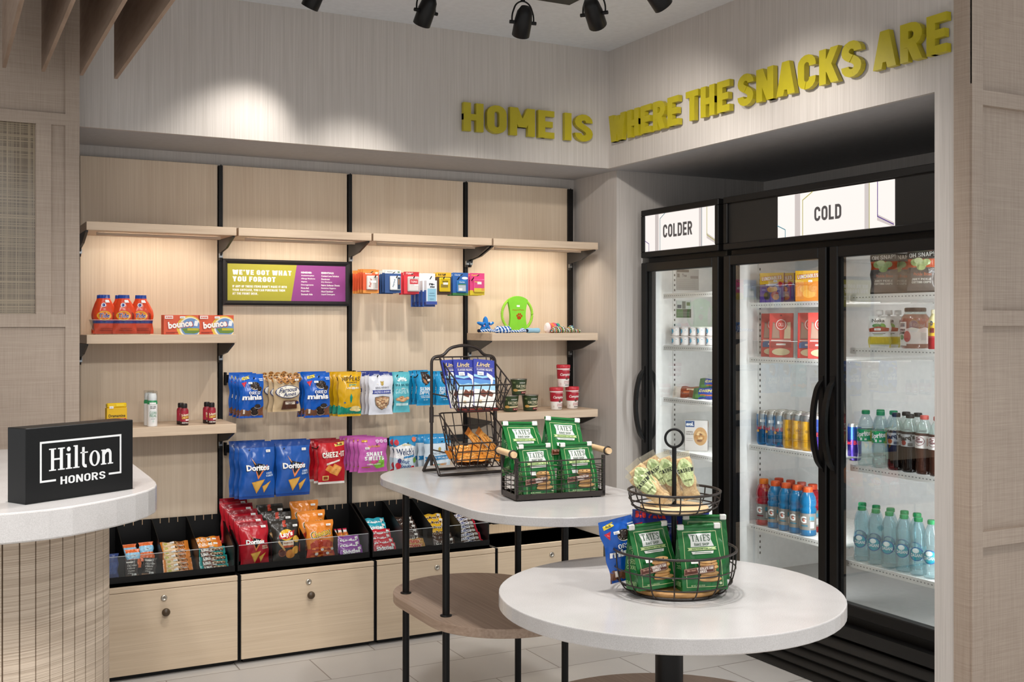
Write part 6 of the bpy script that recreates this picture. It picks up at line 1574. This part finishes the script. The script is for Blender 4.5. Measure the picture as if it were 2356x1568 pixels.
fr = Vector((-_s, -_c, 0)); rt = Vector((_c, -_s, 0))
def tb(a, b, z): p = Vector(TL) + rt * a + fr * b; return (p.x, p.y, TL.z + z)
FZ = -YAW
put(KTA, 'cookie_pouch', 'green cookie bag at the left front of the round basket', 'cookie bag', tb(-.066, .052, .022), FZ + .42, -.10, -.04, group=GTA)
put(KTA, 'cookie_pouch', 'large faced green cookie bag at the right front of the round basket', 'cookie bag', tb(.062, .072, .022), FZ + .14, -.10, -.02, group=GTA)
put(KTA, 'cookie_pouch', 'green cookie bag behind the right front one in the round basket', 'cookie bag', tb(.085, -.01, .034), FZ + .02, -.04, 0, group=GTA)
KM = minis(.10, .17, 72)
put(KM, 'snack_bag', 'blue mini cookie bag leaning out at the left of the round basket', 'snack bag', tb(-.125, .0, .03), FZ + .15, -.05, -.22, group='blue cookie bags in the round basket')
def bigpack(seed):
    ops = [('r', 0, .0, 1, .5, '#3f7fc0'), ('t', 'BIG PACK', .45, .93, .75, .1, '#e8433a', {'f': 'd', 'wt': .26}), ('p', [(.05, .78), (.26, .82), (.2, .68)], '#d8283c'), ('r', .7, .8, .95, .82, '#c8d8f0'), ('r', .7, .76, .95, .78, '#c8d8f0')] + cookie(.45, .70, .15, .07) + cookie(.8, .72, .1, .07) + cookie(.2, .52, .13, .05)
    return bag(.118, .18, .04, [(.6, '#3a74ba'), (1, '#2b3fa0')], ops, seed, (.74, .56, .2, .07))
put(bigpack(73), 'snack_bag', 'wide blue cookie bag at the back left of the round basket', 'snack bag', tb(-.062, -.055, .03), FZ + .05, -.02, .06, group='blue cookie bags in the round basket')
K = bag(.118, .175, .04, [(1, '#22389a')], [('p', [(.04, .8), (.26, .84), (.2, .68)], '#b0283c'), ('t', 'ALWAYS', .8, .74, .3, .035, '#c8d4f0', {'f': 'd'}), ('t', 'REAL COCOA', .8, .69, .3, .035, '#c8d4f0', {'f': 'd'})] + cookie(.5, .72, .1, .08), 74)
put(K, 'snack_bag', 'dark blue cookie bag behind the pole of the round basket', 'snack bag', tb(.05, -.085, .03), FZ - .05, -.02, 0, group='blue cookie bags in the round basket')
# cashew bars in the upper bowl
def nutbar():
    g = G(); W, H, D = .05, .148, .018
    S = bagS(W, H, D, seed=80, top=.09, bot=.09, crk=.0009, waist=.0, tk=.35)
    film = thin_glass('wrapper_film', '#fdfaf2', 1.2, .08, ('#f4ead2', .10))
    g.grid(lambda u, v: S(u, v, .0012), 12, 20, film); g.grid(lambda u, v: S(u, v, .0012, -1), 12, 20, film, flip=True)
    k = G(); nut = streak('pressed_nut_bar', '#b98a52', '#ecd2a0', (90, 90, 90), (220, 220, 220), .5, .6, .36, .62, .6)
    S2 = bagS(W * .86, H * .78, D * .8, seed=81, top=.0, bot=.0, crk=.0014, waist=0, tk=.2)
    k.grid(lambda u, v: tuple(Vector(S2(u, v, 0)) + Vector((0, 0, H * .11))), 10, 18, nut); k.grid(lambda u, v: tuple(Vector(S2(u, v, 0, -1)) + Vector((0, 0, H * .11))), 10, 18, nut, flip=True)
    l = G(); design(l, [('e', .5, .6, .42, .27, '#c9d69a'), ('e', .5, .6, .36, .23, '#dbe3b8'), ('e', .5, .6, .345, .22, '#c9d69a'), ('t', 'CASHEW', .5, .64, .86, .075, '#23281c', {'f': 'd'}), ('t', 'SNACK COMPANY', .5, .45, .5, .03, '#5a6a3c', {'f': 'd'}), ('p', [(.3, .72), (.5, .8), (.7, .72), (.6, .7), (.4, .7)], '#8fa268')], S, W, H, mx=.005, fin='satin', e0=.0022)
    return dict(me=g.mesh('wrapper'), kids=[('nut_slab', k.mesh('nut_slab')), ('label', l.mesh('label'))])
KN = nutbar(); GN = 'cashew bars in the upper basket'
for a, b, z, rz, rx, ry, lb in ((-.02, .01, .238, FZ + .1, -.35, R(-40), 'clear wrapped cashew bar leaning furthest left in the upper basket'), (-.02, .04, .236, FZ, -.5, R(-48), 'clear wrapped cashew bar lowest at the front left of the upper basket'), (.0, -.01, .245, FZ, -.25, R(-30), 'clear wrapped cashew bar reaching highest in the upper basket'), (.015, .0, .238, FZ - .05, -.25, R(-20), 'clear wrapped cashew bar just left of the upper pole'), (.052, .01, .236, FZ, -.3, R(-12), 'clear wrapped cashew bar right of the upper pole')):
    put(KN, 'cashew_bar', lb, 'cashew bar', tb(a, b, z), rz, rx, ry, group=GN)

# ---------------------------------------------------------------- inside the freezer and the cooler
FR = R(-58)
CUPM = col('#ece4e0', 'satin')
def cuppack(nx):
    p = .049; W = nx * p; g = G()
    for i in range(nx):
        for j in range(2):
            g.lathe([(.017, 0), (.0195, .002), (.0225, .04), (.0245, .042), (.0245, .044), (.0001, .0445)], CUPM, 14, ((i - (nx - 1) / 2) * p, j * p), 0)
    g.bevbox(-W / 2, W / 2, -p / 2, p * 1.5, .044, .047, CUPM, .001)
    k = G()
    for i in range(nx):
        cx = (i - (nx - 1) / 2) * p
        S = lambda u, v, e, cx=cx: (cx + (.0215 + e) * sin((u - .5) * 2.6), -(.0215 + e) * cos((u - .5) * 2.6), .004 + .034 * v)
        design(k, [('r', .0, 0, 1, 1, '#efe8e4'), ('p', [(.0, .25), (.28, .15), (.42, .6), (.3, .95), (0, .9)], '#3a5f9c'), ('p', [(.2, .3), (.42, .4), (.4, .85), (.25, .9)], '#58b4d4'), ('t', 'yo', .16, .5, .2, .3, '#e8eef6', {'f': 'b', 'rot': 80}), ('r', .62, .75, .72, .82, '#3a8fb0')], S, .055, .034, mx=.01, fin='satin')
    return dict(me=g.mesh('cup_pack'), kids=[('printed_bands', k.mesh('printed_bands'))])
GY = 'yogurt cup packs in the freezer'
K3, K2 = cuppack(3), cuppack(2)
for z, zn in ((0, 'lower'), (.048, 'upper')):
    o = put(K3, 'yogurt_pack', 'white and blue yogurt cup pack, %s left in the freezer' % zn, 'yogurt', (3.405, 4.565, 1.387 + z), FR, group=GY)
    o = put(K2, 'yogurt_pack', 'white and blue yogurt cup pack, %s right in the freezer' % zn, 'yogurt', (3.455, 4.455, 1.387 + z), FR, group=GY)
GBU = 'frozen wraps in the freezer'
BU = bar(.16, .062, .045, [(.25, '#e0d4c8'), (1, '#8c4a2c')], [('p', [(.05, .2), (.3, .1), (.3, .9), (.05, .8)], '#e4d8ca'), ('r', .5, .55, .85, .7, '#e0c9a8'), ('r', .4, .3, .6, .42, '#c9713f')], 90)
BG_ = bar(.15, .06, .042, [(.2, '#3a6a3c'), (.45, '#3a4c9c'), (.8, '#3a4c9c'), (1, '#3f7a3c')], [('p', [(.1, .1), (.5, .1), (.4, .3), (.1, .35)], '#4f8a44'), ('t', 'CHIMI', .5, .62, .5, .25, '#d8c87a', {'f': 'd', 'sh': .2}), ('r', .3, .2, .8, .3, '#b86a3a')], 91)
put(BU, 'frozen_wrap', 'brown frozen wrap lying on the freezer shelf', 'frozen wrap', (3.40, 4.54, 1.119), FR, R(-25), group=GBU)
put(BG_, 'frozen_wrap', 'green and blue frozen wrap in front on the freezer shelf', 'frozen wrap', (3.415, 4.40, 1.119), FR, R(-25), group=GBU)
put(BG_, 'frozen_wrap', 'green and blue frozen wrap stacked at the back on the freezer shelf', 'frozen wrap', (3.47, 4.42, 1.165), FR, R(-25), group=GBU)
EV = carton(.115, .155, .04, '#d8d2cc', [('r', .03, .78, .42, .98, '#2f5486'), ('t', 'evol.', .22, .88, .32, .12, '#f4f2ee', {'f': 'B'}), ('e', .68, .48, .3, .3, '#c99a62'), ('t', 'CHICKEN', .2, .62, .3, .05, '#77706a', {'f': 'd', 'wt': .12}), ('t', 'ENCHILADA', .22, .55, .34, .05, '#77706a', {'f': 'd', 'wt': .12}), ('r', .05, .4, .35, .415, '#a9a29c'), ('r', .05, .34, .35, .355, '#a9a29c')] + [('e', .68 + .2 * cos(k * 2.4) * (.3 + .07 * (k % 9)), .48 + .2 * sin(k * 2.4) * (.3 + .07 * (k % 9)), .07, .03, ['#dcb47a', '#b8803f', '#e6c48e', '#8a5a34'][k % 4]) for k in range(26)],
            [('r', 0, 0, 1, 1, '#d3ccc6'), ('r', .2, .06, .8, .32, '#2f5486'), ('t', 'evol.', .5, .19, .2, .5, '#f4f2ee', {'f': 'b'}), ('e', .5, .86, .38, .11, '#b8895a'), ('r', .35, .4, .42, .72, '#77706a'), ('r', .55, .4, .62, .72, '#77706a')])
o = put(EV, 'frozen_meal_box', 'grey frozen meal box with a pasta picture low in the freezer', 'box', (3.43, 4.50, .852), R(-42))

def pouch(W, H, D, zones, ops, seed, sticker=None): return bag(W, H, D, zones, ops, seed, sticker, waist=.0, crk=.0008)
LUN = carton(.108, .135, .026, '#d9cfe0', [('r', 0, 0, 1, .62, '#5a3a9a'), ('p', [(0, .6), (1, .66), (1, 1), (0, 1)], '#e6b81e'), ('t', 'LUNCHABLES', .5, .82, .86, .15, '#b8252c', {'f': 'd', 'wt': .3, 'rot': 5}), ('t', 'LUNCHABLES', .5, .82, .82, .12, '#f7f0e2', {'f': 'd', 'wt': .2, 'rot': 5}), ('e', .45, .44, .14, .1, '#e0983a'), ('e', .62, .44, .12, .1, '#e8a848'), ('e', .3, .22, .13, .14, '#2e2626'), ('e', .64, .25, .16, .13, '#c23a2a'), ('e', .68, .18, .14, .1, '#dd8a3a'), ('r', .25, .58, .7, .62, '#e8e0f2'), ('e', .85, .62, .1, .08, '#c82a30')], [('r', 0, 0, 1, .5, '#4a3a5c'), ('r', 0, .5, 1, 1, '#7a2420')], None, (.66, .72, .16, .07))
LUO = carton(.108, .135, .026, '#e28c26', [('p', [(0, .62), (1, .66), (1, 1), (0, 1)], '#e8b21c'), ('t', 'LUNCHABLES', .5, .82, .86, .15, '#b8252c', {'f': 'd', 'wt': .3, 'rot': 5}), ('t', 'LUNCHABLES', .5, .82, .82, .12, '#f7f0e2', {'f': 'd', 'wt': .2, 'rot': 5}), ('e', .4, .4, .22, .12, '#eaa63c'), ('e', .55, .25, .26, .14, '#f0b24a'), ('e', .7, .42, .2, .12, '#e29434')], [('r', 0, 0, 1, 1, '#c27a22')], None, (.6, .66, .16, .07))
GLU = 'snack kits in the cooler'
for i in range(3): put(LUN, 'snack_kit', '%s of three yellow and purple snack kits in the cooler' % orank(i, 3), 'snack kit', (3.40 + .05 * i, 3.895 - .012 * i, 1.594), R(-52), group=GLU)
for i in range(2): put(LUO, 'snack_kit', '%s of two orange snack kits beside the cooler door edge' % ['front', 'rear'][i], 'snack kit', (3.40 + .05 * i, 3.66 - .012 * i, 1.594), R(-52), group=GLU)
def olli(c):
    ops = [('r', 0, 0, 1, 1, '#d3413a'), ('p', [(.1, .42), (.45, .42), (.4, .75), (.14, .8)], '#8a6a5c'), ('p', [(.12, .44), (.42, .44), (.38, .73), (.16, .77)], '#b08a78'), ('p', [(.62, .42), (.9, .42), (.9, .8), (.66, .78)], '#e6d3ae'), ('e', .5, .74, .26, .14, '#d3413a'), ('e', .5, .74, .22, .12, '#efd6cf'), ('e', .5, .74, .18, .1, '#c8362f'), ('t', 'OLLI', .5, .74, .24, .08, '#f2e2da', {'f': 'r'}), ('r', .08, .37, .92, .395, '#f0cfc2'), ('p', [(.06, .22), (.94, .22), (.94, .33), (.8, .36), (.2, .36), (.06, .33)], c), ('r', .3, .27, .7, .31, '#e0d8d2'), ('e', .5, .12, .38, .08, '#d8c49a'), ('e', .5, .95, .04, .02, '#7a1c1c')]
    return carton(.105, .20, .018, '#d3413a', ops, [('r', 0, 0, 1, 1, '#c0352f')])
OA, OBB = olli('#a8302c'), olli('#3a5f96'); GO = 'red deli trays in the cooler'
put(OA, 'deli_tray', 'red deli snack tray with a red label, in front', 'deli tray', (3.40, 3.835, 1.344), R(-50), -.06, group=GO)
put(OBB, 'deli_tray', 'red deli snack tray with a blue label at the left', 'deli tray', (3.43, 3.925, 1.344), R(-50), -.06, group=GO)
put(OBB, 'deli_tray', 'red deli snack tray with a blue label beside the cooler door edge', 'deli tray', (3.41, 3.66, 1.344), R(-50), -.06, group=GO)
put(OA, 'deli_tray', 'red deli snack tray just hidden at the cooler door edge', 'deli tray', (3.40, 3.585, 1.344), R(-50), -.06, group=GO)
def can(zs, ops):
    return bottle([(.022, 0), (.0255, .004), (.0285, .012), (.0285, .142), (.0245, .153), (.0255, .156), (.0235, .157)], zs, (.014, .140, None, ops, .5))
AL = col('#c8c4bc', 'metal')
RB = can([(.075, col('#1f74b0', 'metal')), (.143, col('#b9c3cc', 'metal')), (.158, AL)], [('p', [(0, .0), (.3, 0), (.3, 1), (0, 1)], '#2a78b4'), ('t', 'Red Bull', .55, .52, .8, .14, '#c8283a', {'f': 'b'}), ('e', .3, .4, .1, .05, '#e8a52a'), ('r', .45, .72, .75, .82, '#f2f0ec')])
YB = can([(.128, col('#dea61a', 'satin')), (.158, AL)], [('e', .55, .56, .08, .05, '#a87c1c'), ('r', .2, .25, .7, .265, '#a87c1c'), ('r', .2, .18, .6, .195, '#a87c1c')])
PB = can([(.09, col('#4a3a92', 'metal')), (.143, col('#3a5fae', 'metal')), (.158, AL)], [('t', 'Red Bull', .5, .5, .8, .14, '#c8283a', {'f': 'b'})])
GC = 'slim cans in the cooler'
PLC = ['at the far left', 'second from the left', 'third from the left', 'fourth from the left', 'fifth from the left', 'sixth from the left', 'seventh from the left', 'eighth from the left']
RWS = ['front row', 'second row', 'third row']
for r in range(3):
    for i in range(8):
        if r and i > 6: continue
        kk, cn = (RB, 'blue and silver') if i < 3 else ((YB, 'yellow') if i < 6 else (PB, 'blue and purple'))
        put(kk, 'drink_can', '%s slim can %s in the %s' % (cn, PLC[i], RWS[r]), 'drink can', (3.392 + .0585 * r, 3.948 - .0585 * i, .939), R(-60), group=GC)
def gat(c, capc):
    return bottle([(.033, 0), (.0362, .004), (.0362, .02), (.0345, .024), (.0345, .1), (.0362, .106), (.0362, .118), (.031, .123), (.035, .132), (.0362, .145), (.033, .165), (.024, .184), (.017, .19), (.0165, .194)], [(.2, thin_glass('sports_drink_' + c.strip('#'), c, 1.0, .02, (c, .72)))],
                  (.026, .098, '#8f8a84', [('t', 'G', .42, .62, .24, .42, '#f6f4f0', {'f': 'B'}), ('p', [(.4, .72), (.48, .66), (.42, .58), (.5, .6), (.47, .5), (.4, .58), (.44, .64)], '#d8562a'), ('r', .33, .22, .58, .3, '#2a7f9a' if c != '#b8182c' else '#7a1c28'), ('r', .66, .12, .8, .5, '#dcdad6'), ('r', .64, .6, .8, .82, '#3f94aa')], .6), (.0195, .186, .211, capc))
GA, GRD = gat('#1683bd', '#e2602a'), gat('#b8182c', '#e27a22'); GG = 'sports drink bottles in the cooler'
GRB = gat('#b01628', '#d0481f')
gy = [PX(u, 1200, 3.388).y for u in (1757.5, 1784, 1809, 1834, 1859)]
for i, y in enumerate(gy):
    put(GRD if i == 0 else GA, 'sports_drink_bottle', 'red sports drink bottle at the left of the front row' if i == 0 else 'blue sports drink bottle, %s in the front row' % ['', 'second from left', 'third from left', 'fourth from left', 'fifth from left'][i], 'bottle', (3.388, y, .570), R(-62), group=GG)
for i in range(4):
    put(GRB, 'sports_drink_bottle', 'red sports drink bottle in the second row, %s' % ['first from left', 'second from left', 'third from left', 'fourth from left'][i], 'bottle', (3.468, gy[i] - .012, .570), R(-62), group=GG)

# right hand door
SODA = [(.028, 0), (.0325, .004), (.0335, .02), (.031, .05), (.0335, .085), (.0345, .1), (.0345, .15), (.033, .16), (.026, .185), (.016, .205), (.0125, .21), (.0125, .219)]
CLR = thin_glass('clear_bottle', '#eef6f4', 1.6, .02, ('#dfe9e6', .16)); CLB = thin_glass('water_bottle', '#e2f3f6', 1.6, .02, ('#cfe8ee', .14))
DKS = col('#1a0f0c', 'gloss'); BRS = col('#4a2c22', 'gloss')
def soda(liq, wrapc, ops, capc):
    return bottle(SODA, [(.158, liq), (.22, CLR)], (.1, .148, wrapc, ops, 1.0), (.0155, .209, .225, capc))
SP = soda(CLR, '#22a458', [('t', 'Sprite', .5, .58, .3, .55, '#fbfbf4', {'f': 'B', 'rot': 8}), ('r', .63, .1, .68, .9, '#d9cf3a'), ('r', .44, .08, .48, .3, '#e6f2e6'), ('r', .52, .1, .56, .26, '#e6f2e6')], '#1f8f50')
BQ = soda(DKS, '#a9acae', [('t', "Barq's", .48, .66, .28, .5, '#1a1a1c', {'f': 'B', 'rot': 10}), ('e', .42, .3, .05, .2, '#8a2f26'), ('r', .5, .2, .58, .28, '#3a3a3a'), ('r', .5, .08, .58, .16, '#3a3a3a')], '#1c1a1a')
DP = soda(BRS, '#ece6e2', [('e', .44, .58, .1, .36, '#8a2a3a'), ('e', .44, .58, .09, .32, '#ece6e2'), ('t', 'Dr', .43, .74, .08, .24, '#7a1f30', {'f': 'B'}), ('t', 'Pepper', .44, .52, .15, .26, '#7a1f30', {'f': 'b'}), ('r', .57, .2, .63, .8, '#c9a89a')], '#c0564e')
DA = bottle([(.026, 0), (.031, .004), (.032, .02), (.0295, .03), (.032, .045), (.0325, .065), (.0325, .1), (.0305, .115), (.0285, .13), (.0315, .15), (.03, .165), (.02, .19), (.0125, .205), (.0125, .214)], [(.22, CLB)],
            (.062, .105, None, [('p', [(.1, .3), (.9, .3), (.9, .75), (.1, .75)], '#7cc8d0'), ('e', .5, .5, .135, .62, '#2f57a0'), ('e', .5, .5, .115, .56, '#2fa6b8'), ('e', .49, .8, .06, .22, '#e9f4f2'), ('t', 'DASANI', .5, .4, .2, .3, '#f4f9f8', {'f': 'b'})], 1.0), (.0155, .204, .22, '#17985a'))
GS = 'soda bottles in the cooler'; GW = 'water bottles in the cooler'
fx = 3.372
for u, kk, lb in ((1992, SP, 'clear green labelled soda bottle at the left of its shelf'), (2026, SP, 'clear green labelled soda bottle second from the left'), (2062, BQ, 'dark soda bottle with a grey label, left one'), (2094, BQ, 'dark soda bottle with a grey label, right one'), (2127, DP, 'brown soda bottle with a white label and red cap'), (2158, DP, 'brown soda bottle cut by the right wall edge')):
    put(kk, 'soda_bottle', lb, 'bottle', (fx, PX(u, 1050, fx).y, .917), R(-62), group=GS)
for u, kk, lb in ((2026, SP, 'green capped soda bottle in the back row, left one'), (2056, SP, 'green capped soda bottle in the back row, right one'), (2085, BQ, 'black capped soda bottle in the back row, left one'), (2112, BQ, 'black capped soda bottle in the back row, right one')):
    put(kk, 'soda_bottle', lb, 'bottle', (fx + .075, PX(u, 1050, fx + .075).y, .917), R(-62), group=GS)
put(PB, 'drink_can', 'blue and purple can behind the leftmost green soda bottle', 'drink can', (fx + .075, PX(1966, 1050, fx + .075).y, .917), R(-62), group=GC)
us = (1983, 2015, 2046, 2080, 2113, 2144); wx = 3.352
for i, u in enumerate(us): put(DA, 'water_bottle', 'green capped water bottle in the front row, %s from the left' % ['first', 'second', 'third', 'fourth', 'fifth', 'sixth'][i], 'bottle', (wx, PX(u, 1260, wx).y, .529), R(-62), group=GW)
for i, u in enumerate((1984, 2016, 2049, 2081, 2110)): put(DA, 'water_bottle', 'green capped water bottle in the back row, %s from the left' % ['first', 'second', 'third', 'fourth', 'fifth'][i], 'bottle', (wx + .075, PX(u, 1240, wx + .075).y, .529), R(-62), group=GW)
PK = pouch(.105, .165, .03, [(.03, '#2a2624'), (.58, '#6b625e'), (.8, '#c8562e'), (1, '#2a2624')], [('r', 0, .46, 1, .58, '#5c534f'), ('e', .3, .72, .2, .09, '#a9b878'), ('e', .5, .66, .2, .09, '#c4cf96'), ('e', .68, .72, .16, .08, '#b4c284'), ('e', .4, .76, .16, .07, '#cfd8a4'), ('e', .5, .6, .16, .07, '#b0bd7e'), ('t', 'OH SNAP!', .5, .9, .84, .1, '#e6e2da', {'f': 'd', 'wt': .14, 'rot': 4}), ('t', 'Pickle Bites', .55, .44, .6, .07, '#d0704a', {'f': 'r'}), ('t', 'JUICY PICKLE', .5, .32, .7, .05, '#dcd8d0', {'f': 'd'}), ('t', 'CUTTING CHIPS', .5, .25, .7, .05, '#dcd8d0', {'f': 'd'})], 95)
GP = 'pickle pouches in the cooler'; px_ = 3.40
for u, dx, lb in ((2034, 0, 'front pickle chip pouch of the left pair on the top shelf'), (2066, .06, 'rear pickle chip pouch of the left pair on the top shelf'), (2121, 0, 'front pickle chip pouch of the right pair on the top shelf'), (2152, .06, 'rear pickle chip pouch of the right pair on the top shelf')):
    put(PK, 'pickle_pouch', lb, 'pickle pouch', (px_ + dx, PX(u, 640, px_ + dx).y, 1.615), R(-58), group=GP)
NK = pouch(.088, .128, .03, [(.36, '#d9c95a'), (.38, '#f0efe8'), (1, '#f1f0ec')], [('r', .05, 0, .95, .1, '#eceae2'), ('r', .1, .14, .9, .34, '#e0c63a'), ('t', 'Noka', .45, .86, .6, .11, '#3a3a38', {'f': 'b'}), ('e', .65, .68, .14, .09, '#6aa83a'), ('e', .4, .7, .2, .06, '#4a8a4a'), ('p', [(.05, .5), (.92, .52), (.92, .62), (.5, .68), (.05, .6)], '#b04a34'), ('r', .2, .44, .8, .46, '#8a8a84'), ('r', .25, .4, .7, .415, '#a8bf6a')], 96, (.45, .58, .28, .07))
k = G(); k.lathe([(.006, .126), (.006, .133), (.014, .134), (.0145, .138), (.0135, .152), (.0001, .153)], col('#f4f4f2', 'satin'), 16); NK['kids'].append(('cap', k.mesh('cap')))
GNK = 'white smoothie pouches in the cooler'
for i in range(3): put(NK, 'smoothie_pouch', '%s of three white smoothie pouches with spout caps' % orank(i, 3), 'smoothie pouch', (3.39 + .05 * i, PX(2024 + 21 * i, 760, 3.39 + .05 * i).y, 1.398), R(-58), group=GNK)
JAR = bottle([(.05, 0), (.054, .004), (.0555, .02), (.0555, .105), (.052, .122), (.04, .138), (.0375, .145), (.0375, .150)], [(.134, thin_glass('cloudy_lemonade', '#b98a76', 1.2, .03, ('#b07f6c', .8))), (.152, CLR)],
             (.018, .09, None, [('p', [(.42, .0), (.72, .0), (.72, .8), (.65, .9), (.58, .82), (.5, .9), (.42, .8)], '#eadfd9'), ('p', [(.31, -.1), (.44, -.1), (.44, 1.2), (.31, 1.2)], '#f2ebe4'), ('r', .33, 1.05, .42, 1.1, '#3a3432'), ('r', .33, .95, .42, 1.0, '#3a3432'), ('t', 'LEMONADE', .375, .76, .1, .09, '#3a3432', {'f': 'd'}), ('t', 'STAND', .375, .6, .1, .14, '#3a3432', {'f': 'd'}), ('e', .375, .36, .03, .14, '#7a9a6a'), ('e', .45, .4, .04, .3, '#c0605a'), ('r', .6, .2, .66, .6, '#cfc4be')], 1.0), (.040, .144, .160, '#4a3a34'))
put(JAR, 'lemonade_jar', 'wide glass jar of pink lemonade with a dark lid', 'jar', (3.42, PX(2106, 760, 3.42).y, 1.398), R(-62))
YJ = bottle([(.024, 0), (.026, .003), (.026, .1), (.022, .118), (.015, .13), (.014, .138)], [(.05, col('#a8282c', 'satin')), (.1, col('#d9b02a', 'satin')), (.14, col('#e6d9a0', 'satin'))], (.05, .11, None, [('t', 'D', .42, .8, .1, .3, '#2a2a4a', {'f': 'B'}), ('r', .34, .2, .52, .5, '#7a2a2c')], .6), (.015, .134, .15, '#efe4c0'))
put(YJ, 'juice_bottle', 'small yellow and red bottle right of the lemonade jar', 'bottle', (3.36, PX(2152, 760, 3.36).y, 1.398), R(-62))
# clear bins that front the goods on two cooler shelves
for (y0, y1, z, h, lb) in ((3.70, 3.965, 1.594, .075, 'clear plastic bin around the purple snack kits'), (3.70, 3.965, 1.343, .075, 'clear plastic bin around the red deli trays')):
    g = G()
    for q in ([(3.352, y1, z), (3.352, y0, z), (3.345, y0, z + h), (3.345, y1, z + h)], [(3.352, y1, z), (3.345, y1, z + h), (3.60, y1, z + h), (3.60, y1, z)], [(3.352, y0, z), (3.60, y0, z), (3.60, y0, z + h), (3.345, y0, z + h)]): g.add(q, [(0, 1, 2, 3)], ACRYL)
    g.tube([(3.6, y1, z + h), (3.345, y1, z + h), (3.345, y0, z + h), (3.6, y0, z + h)], .0009, col('#d9dcdc', 'gloss'), 5)
    tag(g.obj('clear_bin'), lb, 'bin')
